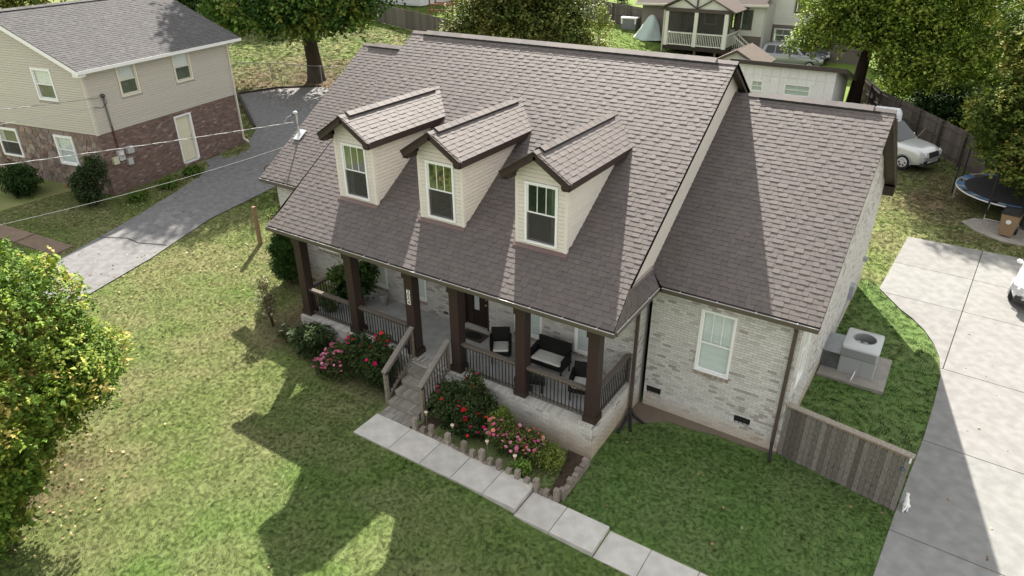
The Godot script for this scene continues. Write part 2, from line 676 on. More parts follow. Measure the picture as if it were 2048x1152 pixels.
var tuft_mesh: ArrayMesh
func tuft() -> ArrayMesh:
	if tuft_mesh:
		return tuft_mesh
	var mb := MB.new()
	for k in 9:
		var a := rf(0, TAU)
		var r := rf(0.0, 0.05)
		var b := Vector3(cos(a) * r, 0, sin(a) * r)
		var d := Vector3(cos(a + rf(-1.5, 1.5)), 0, sin(a + rf(-1.5, 1.5)))
		var s := d.cross(Vector3.UP).normalized() * 0.0045
		var h := rf(0.022, 0.046)
		var tip := b + d * rf(0.012, 0.04) + Vector3(0, h, 0)
		var i := mb.v.size()
		for p in [b - s, b + s, tip]:
			mb.v.append(p)
			mb.n.append((Vector3.UP + d * 0.4).normalized())
			mb.c.append(Color.WHITE)
		mb.ix.append_array([i, i + 1, i + 2])
	tuft_mesh = mb.mesh()
	return tuft_mesh

func scatter_leaves(called: String, label: String, spots: Array, cols: Array) -> void:
	var mb := MB.new()
	for k in 2:
		var q := k * 0.5
		mb.face([Vector3(-0.04, 0.01 + q * 0.02, 0), Vector3(0, 0.0, 0.03), Vector3(0.045, 0.016, 0), Vector3(0, 0.004, -0.03)], Color.WHITE)
	var buf := PackedFloat32Array()
	var count := 0
	for s in spots:
		for i in s[4]:
			var a0 := rf(0, TAU)
			var rr := sqrt(rng.randf())
			var x: float = s[0] + cos(a0) * rr * s[2]
			var z: float = s[1] + sin(a0) * rr * s[3]
			if s.size() > 5 and in_any(blocked, x, z):
				continue
			var c := pick(cols, 0.3)
			var b := Basis.from_euler(Vector3(rf(-0.5, 0.5), rf(0, TAU), rf(-0.5, 0.5))).scaled(Vector3.ONE * rf(0.6, 1.3))
			buf.append_array(PackedFloat32Array([b.x.x, b.y.x, b.z.x, x, b.x.y, b.y.y, b.z.y, ter(x, z) + 0.035, b.x.z, b.y.z, b.z.z, z, c.r, c.g, c.b, 1]))
			count += 1
	var mm := MultiMesh.new()
	mm.transform_format = MultiMesh.TRANSFORM_3D
	mm.use_colors = true
	mm.mesh = mb.mesh()
	mm.instance_count = count
	mm.buffer = buf
	var o := MultiMeshInstance3D.new()
	o.name = called
	o.multimesh = mm
	o.material_override = M.leaf
	add_child(o, true)
	stuff(tag(o, label, "leaves"))

func paving() -> void:
	# front walk: slabs one metre long, dropping in two steps towards the drive
	var walk := Node3D.new()
	walk.name = "walkway"
	add_child(walk)
	walk.set_meta("kind", "structure")
	var cuts := [-9.72, -8.48, -7.455, -6.475, -5.51, -4.59, -3.63, -2.53, -1.5, -0.4, 0.75, 1.9, 2.62]
	var cr := Color(0.60, 0.575, 0.53)
	for i in cuts.size() - 1:
		var y := 0.17 if i < 5 else (0.045 if i < 7 else -0.075)
		var mb := MB.new()
		var a: float = cuts[i] + (0.006 if i != 5 and i != 7 else 0.02)
		var b: float = cuts[i + 1] - 0.006
		var zn := 5.45 if i < 5 else 5.52
		var zf := 4.52 if i < 5 else 4.64
		var q := rf(0.9, 1.06)
		bevel_slab(mb, a, b, zf, zn, y, 0.2, cr * q)
		put("slab", mb, M.concrete, walk)
	var gb := MB.new()
	gb.span(Vector3(-9.71, -0.3, 4.54), Vector3(-4.6, 0.15, 5.43), Color(0.1, 0.09, 0.075))
	gb.span(Vector3(-4.59, -0.3, 4.66), Vector3(-2.54, 0.02, 5.5), Color(0.1, 0.09, 0.075))
	gb.span(Vector3(-2.53, -0.4, 4.66), Vector3(2.6, -0.1, 5.5), Color(0.1, 0.09, 0.075))
	put("walk_bedding", gb, M.soil, walk)
	blocked.append(pv([-9.74, 4.5, -4.6, 4.5, -4.6, 4.62, 2.7, 4.62, 2.7, 5.54, -4.6, 5.54, -4.6, 5.47, -9.74, 5.47]))
	# concrete drive on the right, its slabs cut by joints
	var drive := Node3D.new()
	drive.name = "driveway"
	add_child(drive)
	drive.set_meta("kind", "structure")
	var outline := pv([2.45, 9, 2.72, 2.86, 2.87, 0.7, 3.0, -0.9, 3.16, -2.66, 3.26, -4.6, 3.3, -6.2, 3.18, -7.3, 2.95, -8.1, 2.64, -8.79, 2.2, -9.45, 1.75, -9.94, 1.3, -10.6, 0.9, -11.2, 1.24, -16.64, 5.44, -16.9, 9.5, -17.1, 9.5, 9])
	blocked.append(outline)
	var rows := [9.0, 5.0, 1.25, -2.6, -6.62, -10.97, -13.8, -17.3]
	for i in rows.size() - 1:
		for k in 3:
			var xa: float = [-1.0, 3.45, 6.6][k]
			var xb: float = [3.45, 6.6, 9.6][k]
			if rows[i] > -6.5 and k == 0:
				continue
			if rows[i] > -6.5 and k == 1:
				xa = -1.0
			var slant := 0.06 if k < 2 else 0.0
			var cell := pv([xa, rows[i], xb, rows[i], xb, rows[i + 1], xa, rows[i + 1]])
			if k == 0 or (k == 1 and rows[i] < -6.5):
				for e in 4:
					if absf(cell[e].x - 3.45) < 0.01:
						cell[e].x = lerpf(3.34, 3.98, (-6.62 - cell[e].y) / 9.9)
			for piece in Geometry2D.intersect_polygons(cell, outline):
				for p in Geometry2D.offset_polygon(piece, -0.013):
					var mb := MB.new()
					slab(mb, p, 0.045, 0.14, Color(0.285, 0.282, 0.272) * rf(0.95, 1.03))
					put("slab", mb, M.concrete, drive)
	# asphalt drive of the neighbour
	var ash := MB.new()
	var ap := pv([-23.0, 14, -24.3, 5.4, -25.0, 3.0, -25.56, 1.27, -26.4, -0.9, -27.2, -2.76, -28.0, -3.9, -28.75, -4.2, -28.95, -5.3, -28.35, -4.95, -28.2, -5.6, -28.6, -6.8, -29.4, -7.3, -31.0, -9.2, -37.8, -13.46, -36.9, -15.8, -34.9, -17.7, -30.0, -17.5, -24.6, -13.5, -23.9, -8.0, -24.0, -4.9, -23.3, -0.34, -22.17, 3.1, -21.55, 5.74, -20.0, 14])
	blocked.append(ap)
	for gx in range(-40, -18, 2):
		for gz in range(-20, 16, 2):
			for q in Geometry2D.intersect_polygons(ap, pv([gx, gz, gx + 2, gz, gx + 2, gz + 2, gx, gz + 2])):
				slab(ash, q, 0.035, 0.0, Color(0.20, 0.20, 0.202))
	struct("asphalt_drive", ash, M.asphalt)
	for c in [[[-24.9, 3.4], [-24.1, 2.75], [-23.5, 2.7], [-22.6, 2.1]], [[-24.6, -4.4], [-25.9, -5.4], [-26.5, -7.2], [-27.4, -8.2]]]:
		var kb := MB.new()
		for i in c.size() - 1:
			var p: Vector3 = on(c[i][0], c[i][1], 0.05)
			var q: Vector3 = on(c[i + 1][0], c[i + 1][1], 0.05)
			kb.bar(p, q, 0.035, 0.004, Color(0.05, 0.05, 0.05))
		var o := struct("asphalt_crack", kb, M.asphalt)
	var curb := MB.new()
	for e in [[-31.3, -9.3, -37.9, -13.4], [-37.9, -13.4, -36.95, -15.9], [-36.95, -15.9, -34.9, -17.8]]:
		curb.bar(on(e[0], e[1], 0.05), on(e[2], e[3], 0.05), 0.14, 0.16, Color(0.09, 0.07, 0.055))
	struct("timber_kerb", curb, M.wood)
	# brown stepping slabs in the neighbour's yard
	var path := Node3D.new()
	path.name = "path"
	add_child(path)
	path.set_meta("kind", "structure")
	for q in [[-24.78, 5.2, -24.9, 4.38, -26.75, 4.74, -26.62, 5.52], [-26.7, 5.54, -26.83, 4.76, -28.7, 5.1, -28.6, 5.95], [-28.7, 5.97, -28.8, 5.15, -31, 5.6, -30.9, 6.4]]:
		var mb := MB.new()
		slab(mb, pv(q), 0.05, 0.1, Color(0.23, 0.165, 0.125) * rf(0.92, 1.08))
		put("slab", mb, M.concrete, path)
		blocked.append(pv(q))
	var pad := MB.new()
	var pp := pv([3.05, -19.6, 3.5, -20.3, 4.4, -20.5, 8, -20.0, 8, -18.3, 4.6, -18.25, 3.7, -18.75])
	slab(pad, pp, 0.05, 0.1, Color(0.36, 0.33, 0.29))
	struct("pavement_pad", pad, M.concrete)
	blocked.append(pp)
	# planting beds
	for q in [[-8.42, 2.85, -8.42, 4.45, -3.98, 4.5, -3.94, 2.85]]:
		var mb := MB.new()
		slab(mb, pv(q), 0.012, 0.0, Color(0.15, 0.112, 0.082))
		struct("soil", mb, M.soil)
	beds.append(pv([-16.4, 2.2, -16.0, 3.9, -14.2, 4.4, -11.5, 4.35, -9.95, 4.15, -9.72, 4.1, -9.72, 2.8, -14.4, 2.8, -14.6, 0.1, -16.6, 0.1]))
	beds.append(pv([-8.42, 2.85, -8.42, 4.45, -5.4, 4.5, -5.4, 2.85]))
	beds.append(pv([-3.95, 0, 0.1, 0, 0.1, 0.32, -1.5, 0.45, -3.0, 0.75, -3.6, 1.3, -3.92, 1.3]))
	var eb := MB.new()
	slab(eb, pv([-3.9, 0, 0.0, 0, 0.0, 0.12, -0.8, 0.22, -1.5, 0.2, -2.2, 0.34, -2.8, 0.36, -3.2, 0.7, -3.6, 0.95, -3.9, 1.5]), 0.01, 0.0, Color(0.30, 0.245, 0.185))
	struct("soil", eb, M.soil)
	var ap2 := pv([0.12, -4.45, 0.12, -6.1, 1.99, -6.12, 1.94, -4.18])
	blocked.append(ap2)
	blocked.append(pv([-3.88, 0, 0.02, 0, 0.2, -11.1, -18.3, -11.1, -18.3, 0, -14.6, 0, -14.4, 2.9, -9.75, 2.9, -9.75, 4.6, -8.45, 4.6, -8.45, 2.9, -3.9, 2.9]))
	blocked.append(pv([-28.05, 0.8, -29.6, -7.2, -38, -5.6, -36.5, 2.35]))

func bevel_slab(mb: MB, x0: float, x1: float, z0: float, z1: float, y: float, thick: float, col: Color) -> void:
	var e := 0.012
	var a := [Vector3(x0, y - e, z0), Vector3(x1, y - e, z0), Vector3(x1, y - e, z1), Vector3(x0, y - e, z1)]
	var b := [Vector3(x0 + e, y, z0 + e), Vector3(x1 - e, y, z0 + e), Vector3(x1 - e, y, z1 - e), Vector3(x0 + e, y, z1 - e)]
	mb.face([b[0], b[3], b[2], b[1]], col)
	for i in 4:
		var k := (i + 1) % 4
		mb.face([a[i], b[i], b[k], a[k]], col)
		mb.face([a[i] - Vector3(0, thick, 0), a[i], a[k], a[k] - Vector3(0, thick, 0)], col * 0.9)

# ------------------------------------------------------------------ the brick house with three dormers
const BROWN := Color(0.052, 0.034, 0.028)
const CREAM := Color(0.66, 0.61, 0.555)
const WHITE := Color(0.78, 0.78, 0.77)

func brick_tone(x: float, y: float) -> Color:
	var a := noise.get_noise_2d(x * 2.5, y * 6.0)
	var t := rng.randf() + a * 0.2
	var c := Color(0.732, 0.715, 0.682)
	if t < 0.07:
		c = Color(0.440, 0.407, 0.380)
	elif t < 0.2:
		c = Color(0.583, 0.556, 0.522)
	elif t < 0.5:
		c = Color(0.676, 0.654, 0.621)
	elif t > 0.93:
		c = Color(0.75, 0.72, 0.675)
	return c * rf(0.93, 1.07)

func clay_tone(x: float, y: float) -> Color:
	var c := brick_tone(x, y)
	var k := clampf(1.5 - y / 0.6, 0, 1)
	return c.lerp(Color(0.52, 0.405, 0.275) * rf(0.92, 1.08), k * 0.78)

const MORTAR := Color(0.40, 0.385, 0.365)
const SL := 1.18727

func main_y(z: float) -> float:
	return 4.03 + 0.64 * (3.05 - z) if z > -4.37 else 4.03 + 0.64 * (3.05 + 8.74 + z)

func wing_y(z: float) -> float:
	return 4.03 + 0.64 * (0.4 - z) if z > -5.42 else 4.03 + 0.64 * (0.4 + 10.84 + z)

func house() -> void:
	var h := thing("brick_house", "whitewashed brick house with brown shingle roof, three gabled dormers and a railed porch", "house")
	var X := Vector3.RIGHT
	var Z := Vector3.BACK
	# walls
	var w := MB.new()
	var wins := [Rect2(-13.6, 1.43, 0.93, 1.68), Rect2(-11.95, 1.43, 0.93, 1.68), Rect2(-7.7, 1.43, 0.93, 1.68), Rect2(-5.71, 1.43, 0.93, 1.68)]
	var door := Rect2(-9.55, 1.05, 0.92, 2.12)
	var shift := func(list: Array, x0: float, y0: float) -> Array:
		var r := []
		for q in list:
			r.append(Rect2(q.position.x - x0, q.position.y - y0, q.size.x, q.size.y))
		return r
	var fh: Array = shift.call(wins + [door], -14.7, 0.9)
	var wh := [Rect2(-2.42 + 3.74, 1.715 + 0.15, 0.91, 1.84)]
	var lh := [Rect2(-16.43 + 18.2, 1.8 + 0.15, 0.98, 1.65)]
	var rh := [Rect2(0.45, 1.7 + 0.3, 0.9, 1.84)]
	wall(w, Vector3(-14.7, 0.9, 0.55), X, Z, 10.82, 3.0, fh, 0.2, MORTAR)
	wall(w, Vector3(-3.74, -0.15, 0), X, Z, 3.74, 4.05, wh, 0.2, MORTAR)
	wall(w, Vector3(-18.2, -0.15, 0), X, Z, 3.5, 4.05, lh, 0.2, MORTAR)
	var ru := Vector3(0.0181, 0, -0.99984)
	var rn := Vector3(0.99984, 0, 0.0181)
	wall(w, Vector3(0, -0.3, -0.203), ru, rn, 10.8, 4.2, [Rect2(0.247, 2.0, 0.9, 1.84)], 0.2, MORTAR)
	w.span(Vector3(-4.08, -0.2, -0.2), Vector3(-3.88, 3.9, 0.345), MORTAR)
	w.span(Vector3(-18.2, 0.0, -11.0), Vector3(-18.0, 3.95, -0.205), MORTAR)
	w.span(Vector3(-18.0, 0.0, -11.0), Vector3(0.0, 3.95, -10.8), MORTAR)
	w.span(Vector3(-14.7, 0.9, 0.0), Vector3(-14.5, 3.9, 0.345), MORTAR)
	# gable triangles of brick and the tall main gables
	var gp := func(mb: MB, x0: float, x1: float, za: float, zb: float, yf: Callable, y0: float, drop: float, mid: float, col: Color) -> void:
		for e in [[x1, 1], [x0, -1]]:
			var q := [Vector3(e[0], y0, za), Vector3(e[0], y0, zb), Vector3(e[0], yf.call(zb) - drop, zb), Vector3(e[0], yf.call(mid) - drop, mid), Vector3(e[0], yf.call(za) - drop, za)]
			if e[1] < 0:
				q.reverse()
			mb.face(q, col)
	gp.call(w, -0.1, -0.004, 0.0, -10.8, wing_y, 3.9, 0.2, -5.42, MORTAR)
	var walls := put("wall", w, M.brick, h)
	var g := MB.new()
	gp.call(g, -4.0, -3.885, 2.4, -11.2, main_y, 3.9, 0.16, -4.37, CREAM)
	gp.call(g, -14.7, -14.6, 2.4, -11.2, main_y, 3.9, 0.16, -4.37, CREAM)
	put("gable_wall", g, M.siding, h)
	# bricks: the nearest three hundred by themselves, the others joined
	var bm := MB.new()
	single_left = 130
	bricks(bm, Vector3(-3.735, -0.12, 0), X, Z, 3.73, 3.98, shift.call([Rect2(-2.42, 1.715, 0.91, 1.84)], -3.735, -0.12), func(x, y): return clay_tone(x, y + 0.28), null, walls, func(x, y): return y < 0.62)
	bricks(bm, Vector3(-14.68, 0.98, 0.55), X, Z, 10.8, 2.88, shift.call(wins + [door], -14.68, 0.98), brick_tone)
	bricks(bm, Vector3(-18.19, -0.1, 0), X, Z, 3.49, 3.96, shift.call([Rect2(-16.43, 1.8, 0.98, 1.65)], -18.19, -0.1), func(x, y): return clay_tone(x, y - 0.15))
	bricks(bm, Vector3(0.003, -0.2, -0.01), ru, rn, 11.0, 8.1, [Rect2(0.44, 1.9, 0.9, 1.84)], func(x, y): return clay_tone(x, y + 0.1), func(x): return wing_y(-x) + 0.0)
	bricks(bm, Vector3(-3.88, -0.1, 0.545), Vector3.FORWARD, X, 0.53, 3.95, [], func(x, y): return clay_tone(x, y + 0.15))
	for k in 35:
		var hd := MB.new()
		hd.span(Vector3(-3.72 + k * 0.107, 0.482, -0.002), Vector3(-3.72 + k * 0.107 + 0.09, 0.548, 0.013), Color(0.74, 0.735, 0.72) * rf(0.9, 1.06))
		put("header_brick", hd, M.brick, walls)
	# porch plinth
	var pl := MB.new()
	pl.span(Vector3(-14.4, -0.2, 0.56), Vector3(-3.92, 0.985, 2.87), MORTAR)
	put("porch_base", pl, M.brick, h)
	bricks(bm, Vector3(-14.39, -0.14, 2.87), X, Z, 10.46, 1.13, [], func(x, y): return clay_tone(x, y - 0.05))
	bricks(bm, Vector3(-3.92, -0.14, 2.86), Vector3.FORWARD, X, 2.29, 1.13, [], func(x, y): return clay_tone(x, y - 0.05))
	bricks(bm, Vector3(-14.4, -0.14, 0.57), Z, Vector3.LEFT, 2.29, 1.13, [], func(x, y): return clay_tone(x, y - 0.05))
	stuff(put("brick_courses", bm, M.brick, walls))
	var rim := func(p: Vector3, size: Vector3) -> void:
		var mb := MB.new()
		mb.box(p, size, Color(0.66, 0.63, 0.58) * rf(0.82, 1.12))
		put("brick", mb, M.brick, walls)
	var x := -14.35
	var far := MB.new()
	while x < -3.93:
		if x < -8.3:
			far.box(Vector3(x, 1.022 + rf(0, 0.004), 2.745), Vector3(0.064, 0.066, 0.28), Color(0.66, 0.63, 0.58) * rf(0.82, 1.12))
		else:
			rim.call(Vector3(x, 1.022 + rf(0, 0.004), 2.745), Vector3(0.064, 0.066, 0.28))
		x += 0.075
	var z := 2.565
	while z > 0.6:
		rim.call(Vector3(-4.05, 1.022 + rf(0, 0.004), z), Vector3(0.28, 0.066, 0.064))
		far.box(Vector3(-14.25, 1.022, z), Vector3(0.28, 0.066, 0.064), Color(0.66, 0.63, 0.58) * rf(0.82, 1.12))
		z -= 0.075
	put("rowlock_course", far, M.brick, walls)
	var fl := MB.new()
	fl.span(Vector3(-14.12, 0.96, 0.558), Vector3(-4.18, 1.048, 2.6), Color(0.52, 0.52, 0.51))
	fl.span(Vector3(-9.6, 0.97, 2.602), Vector3(-8.6, 1.051, 2.61), Color(0.52, 0.52, 0.51))
	put("porch_floor", fl, M.concrete, h)
	porch_steps(h)
	porch_frame(h)
	# windows and door
	for q in wins:
		window(h, Vector3(q.position.x, q.position.y, 0.555), X, Z, q.size.x, q.size.y, "blind", 0)
	window(h, Vector3(-2.42, 1.715, 0.0), X, Z, 0.91, 1.84, "blind", 2, 0.055, WHITE, "window", 0.47)
	window(h, Vector3(-16.43, 1.8, 0.0), X, Z, 0.98, 1.65, "blind", 2)
	window(h, Vector3(0.008, 1.7, -0.455), ru, rn, 0.9, 1.84, "dark", 2, 0.07)
	for q in [[-2.42, 1.715, 0.0, 0.91], [-16.43, 1.8, 0.0, 0.98], [-13.6, 1.43, 0.55, 0.93], [-11.95, 1.43, 0.55, 0.93], [-7.7, 1.43, 0.55, 0.93], [-5.71, 1.43, 0.55, 0.93]]:
		var sb := MB.new()
		for k in int(q[3] / 0.073) + 1:
			sb.box(Vector3(q[0] + 0.02 + k * 0.073, q[1] - 0.06, q[2] + 0.012), Vector3(0.063, 0.1, 0.07), Color(0.5, 0.42, 0.36) * rf(0.75, 1.15), Basis(X, 0.2))
		put("window_sill", sb, M.brick, h)
	var d := MB.new()
	d.span(Vector3(-9.5, 1.15, 0.46), Vector3(-8.68, 3.12, 0.5), Color(0.028, 0.018, 0.015))
	var dn := put("door", d, M.dark_paint, h)
	for e in [[-9.42, 1.25, -9.2, 1.62], [-8.98, 1.25, -8.76, 1.62], [-9.42, 1.7, -9.24, 2.95], [-8.94, 1.7, -8.76, 2.95]]:
		var pb := MB.new()
		var pc := Vector3((e[0] + e[2]) / 2, (e[1] + e[3]) / 2, 0.503)
		pb.box(pc, Vector3(e[2] - e[0], e[3] - e[1], 0.012), Color(0.032, 0.02, 0.017))
		pb.box(pc + Vector3(0, 0, 0.008), Vector3(e[2] - e[0] - 0.05, e[3] - e[1] - 0.05, 0.012), Color(0.036, 0.023, 0.019))
		put("door_panel", pb, M.dark_paint, dn)
	var lite := MB.new()
	lite.span(Vector3(-9.18, 1.72, 0.498), Vector3(-9.01, 2.9, 0.512), Color(0.5, 0.54, 0.56))
	put("door_glass", lite, M.car_glass, dn)
	var lead := MB.new()
	for k in 8:
		var yy := 1.76 + k * 0.14
		lead.bar(Vector3(-9.16, yy, 0.514), Vector3(-9.03, yy + 0.13, 0.514), 0.006, 0.006, grey(0.12), Z)
		lead.bar(Vector3(-9.03, yy, 0.5145), Vector3(-9.16, yy + 0.13, 0.5145), 0.006, 0.006, grey(0.12), Z)
	put("leading", lead, M.black_metal, dn)
	var kn := MB.new()
	kn.ball(Vector3(-8.74, 1.98, 0.54), Vector3.ONE * 0.03, Color(0.55, 0.42, 0.2))
	kn.ball(Vector3(-8.74, 2.15, 0.52), Vector3.ONE * 0.025, Color(0.55, 0.42, 0.2))
	put("door_handle", kn, M.metal_paint, dn)
	var df := MB.new()
	df.span(Vector3(-9.55, 1.05, 0.4), Vector3(-9.5, 3.17, 0.57), BROWN)
	df.span(Vector3(-8.68, 1.05, 0.4), Vector3(-8.63, 3.17, 0.57), BROWN)
	df.span(Vector3(-9.5, 3.12, 0.4), Vector3(-8.68, 3.17, 0.57), BROWN)
	put("door_frame", df, M.dark_paint, h)
	var th := MB.new()
	th.span(Vector3(-9.5, 1.12, 0.42), Vector3(-8.68, 1.15, 0.6), grey(0.55))
	th.span(Vector3(-9.6, 1.049, 0.4), Vector3(-8.58, 1.12, 0.63), Color(0.45, 0.42, 0.38))
	put("threshold", th, M.concrete, h)
	# vents and boxes on the walls
	for q in [[-3.45, 0.6], [-0.98, 0.6]]:
		var vb := MB.new()
		vb.span(Vector3(q[0] - 0.21, q[1] - 0.11, 0.0), Vector3(q[0] + 0.21, q[1] + 0.11, 0.012), grey(0.012))
		for k in 6:
			vb.span(Vector3(q[0] - 0.2, q[1] - 0.095 + k * 0.035, 0.012), Vector3(q[0] + 0.2, q[1] - 0.085 + k * 0.035, 0.02), grey(0.025))
		put("foundation_vent", vb, M.black_metal, h)
	var dv := MB.new()
	dv.span(Vector3(-1.09, 0.9, 0.0), Vector3(-0.95, 1.03, 0.07), Color(0.3, 0.28, 0.25))
	put("exhaust_vent", dv, M.metal_paint, h)
	var ob := MB.new()
	ob.span(Vector3(-10.35, 1.22, 0.55), Vector3(-10.2, 1.31, 0.575), grey(0.05))
	put("outlet_cover", ob, M.black_metal, h)
	for e in [[-8.3, 0.75, 0.36, 0.5], [-10.4, 1.3, 0.16, 0.14]]:
		var eb := MB.new()
		var xo: float = -e[0] * 0.0181
		eb.span(Vector3(xo, e[1], e[0] - e[2] / 2), Vector3(xo + 0.14, e[1] + e[3], e[0] + e[2] / 2), Color(0.3, 0.32, 0.35))
		put("meter_box", eb, M.metal_paint, h)
	pipe(h, "conduit", [Vector3(0.2, 0.78, -8.25), Vector3(0.17, 0.45, -7.4), Vector3(0.14, 0.3, -6.6), Vector3(0.13, 0.2, -6.0)], 0.02, Color(0.3, 0.32, 0.35), M.metal_paint)
	roofs(h)

func porch_steps(h: Node3D) -> void:
	var st := MB.new()
	for k in 4:
		st.span(Vector3(-9.65, 0.0, 2.88 + k * 0.0), Vector3(-8.56, 0.81 - 0.175 * k, 3.19 + 0.3 * k), Color(0.3, 0.285, 0.26))
	# keep faces apart: every lower step is a wider block, so only treads and risers show
	var steps := put("steps", st, M.brick, h)
	for k in 4:
		var top := 0.875 - 0.175 * k
		var zf := 3.2 + 0.3 * k
		for i in 15:
			var mb := MB.new()
			mb.box(Vector3(-9.62 + i * 0.0735, top - 0.032 + rf(0, 0.004), zf - 0.145), Vector3(0.064, 0.064, 0.3), Color(0.41, 0.38, 0.335) * rf(0.72, 1.15))
			put("tread_brick", mb, M.brick, steps)
		for i in 5:
			var mb := MB.new()
			mb.box(Vector3(-9.54 + i * 0.22, top - 0.115, zf - 0.006), Vector3(0.205, 0.07, 0.02), Color(0.4, 0.375, 0.34) * rf(0.8, 1.1))
			put("riser_brick", mb, M.brick, steps)
	for r in 2:
		for i in 15:
			var mb := MB.new()
			mb.box(Vector3(-9.62 + i * 0.0735, 0.135 + rf(0, 0.004), 4.2 + r * 0.215), Vector3(0.064, 0.064, 0.205), Color(0.38, 0.355, 0.32) * rf(0.72, 1.15))
			put("tread_brick", mb, M.brick, steps)
	for i in 15:
		var mb := MB.new()
		mb.box(Vector3(-9.62 + i * 0.0735, 1.022 + rf(0, 0.003), 2.775), Vector3(0.064, 0.069, 0.3), Color(0.45, 0.425, 0.39) * rf(0.75, 1.12))
		put("tread_brick", mb, M.brick, steps)

const RAIL := Color(0.235, 0.2, 0.17)

func porch_frame(h: Node3D) -> void:
	var xs := [-14.22, -12.1, -9.81, -8.25, -6.15, -4.09]
	for i in 6:
		var x: float = xs[i]
		var mb := MB.new()
		mb.span(Vector3(x - 0.145, 1.055, 2.445), Vector3(x + 0.145, 3.74, 2.735), BROWN)
		var p := put("porch_post", mb, M.dark_paint, h)
		var bb := MB.new()
		bb.span(Vector3(x - 0.185, 1.057, 2.405), Vector3(x + 0.185, 1.24, 2.775), BROWN * 0.96)
		bb.span(Vector3(x - 0.17, 1.24, 2.42), Vector3(x + 0.17, 1.262, 2.76), BROWN)
		put("post_base", bb, M.dark_paint, p)
		var cb := MB.new()
		cb.span(Vector3(x - 0.18, 3.55, 2.41), Vector3(x + 0.18, 3.72, 2.77), BROWN * 0.96)
		put("post_cap", cb, M.dark_paint, p)
		if i == 2:
			var digits := ["2", "3", "4"]
			for k in 3:
				var pb := MB.new()
				var c := Vector3(x - 0.0, 3.14 - k * 0.16, 2.739)
				pb.box(c, Vector3(0.115, 0.14, 0.01), Color(0.75, 0.74, 0.71))
				put("number_plate", pb, M.vinyl, p)
				var tm := TextMesh.new()
				tm.text = digits[k]
				var fo := SystemFont.new()
				fo.font_names = PackedStringArray(["Droid Sans"])
				fo.font_weight = 700
				tm.font = fo
				tm.font_size = 64
				tm.pixel_size = 0.0024
				tm.depth = 0.004
				var t := put("digit", tm, M.ink, p)
				t.position = c + Vector3(0, 0, 0.007)
	var beam := MB.new()
	beam.span(Vector3(-14.6, 3.741, 2.43), Vector3(-3.72, 3.93, 2.75), BROWN)
	put("porch_beam", beam, M.dark_paint, h)
	var ceil := MB.new()
	ceil.span(Vector3(-14.68, 3.86, 0.36), Vector3(-3.9, 3.9, 2.42), Color(0.4, 0.38, 0.35))
	put("porch_ceiling", ceil, M.vinyl, h)
	var run := func(a: Vector3, b: Vector3, kind: int, n_: int) -> void:
		# a rail between two points at deck height
		var up := Vector3(0, 1, 0)
		var t := MB.new()
		var col := RAIL * rf(0.9, 1.1)
		t.bar(a + up * 0.915, b + up * 0.915, 0.14, 0.04, col)
		t.bar(a + up * 0.85, b + up * 0.85, 0.04, 0.088, col * 0.85)
		put("top_rail", t, M.rail_wood, h)
		var bt := MB.new()
		bt.bar(a + up * 0.1, b + up * 0.1, 0.04, 0.085, RAIL * 0.95)
		put("bottom_rail", bt, M.rail_wood, h)
		for i in n_:
			var p := a.lerp(b, (i + 0.5) / n_) + (b - a).cross(up).normalized() * 0.027
			var mb := MB.new()
			mb.span(p + Vector3(-0.0095, 0.07, -0.0095), p + Vector3(0.0095, 0.89, 0.0095), grey(0.012))
			put("baluster", mb, M.black_metal, h)
	var zr := 2.6
	for e in [[0, 1, 17], [1, 2, 18], [3, 4, 17], [4, 5, 16]]:
		run.call(Vector3(xs[e[0]] + 0.15, 1.05, zr), Vector3(xs[e[1]] - 0.15, 1.05, zr), 0, e[2])
	run.call(Vector3(-14.22, 1.05, 0.58), Vector3(-14.22, 1.05, 2.44), 0, 16)
	run.call(Vector3(-4.02, 1.05, 2.44), Vector3(-4.02, 1.05, 0.66), 0, 16)
	var lp := MB.new()
	lp.span(Vector3(-4.07, 1.056, 0.58), Vector3(-3.97, 1.93, 0.655), RAIL * 0.8)
	put("rail_post", lp, M.wood, h)
	for s in [-9.74, -8.46]:
		var post := MB.new()
		post.span(Vector3(s - 0.05, 0.08, 3.97), Vector3(s + 0.05, 1.235, 4.07), Color(0.36, 0.32, 0.25))
		put("stair_post", post, M.wood, h)
		var up_post := MB.new()
		up_post.span(Vector3(s - 0.045, 0.95, 2.79), Vector3(s + 0.045, 2.0, 2.88), Color(0.33, 0.28, 0.22))
		put("stair_post", up_post, M.wood, h)
		var r := MB.new()
		var a := Vector3(s, 1.25, 4.1)
		var b := Vector3(s, 2.06, 2.78)
		r.bar(a, b, 0.15, 0.04, Color(0.33, 0.30, 0.265))
		r.bar(a + Vector3(0.03, -0.07, -0.04), b + Vector3(0.03, -0.07, 0.02), 0.04, 0.09, Color(0.28, 0.25, 0.22))
		put("stair_rail", r, M.rail_wood, h)
		var lr := MB.new()
		lr.bar(a + Vector3(0, -0.88, -0.08), b + Vector3(0, -0.88, 0.05), 0.04, 0.09, Color(0.33, 0.30, 0.26))
		put("stair_rail", lr, M.rail_wood, h)
		for i in 11:
			var t := (i + 0.7) / 11.6
			var p := a.lerp(b, t)
			var mb := MB.new()
			mb.span(p + Vector3(0.0, -0.9, -0.0095), p + Vector3(0.019, -0.09, 0.0095), grey(0.012))
			put("baluster", mb, M.black_metal, h)

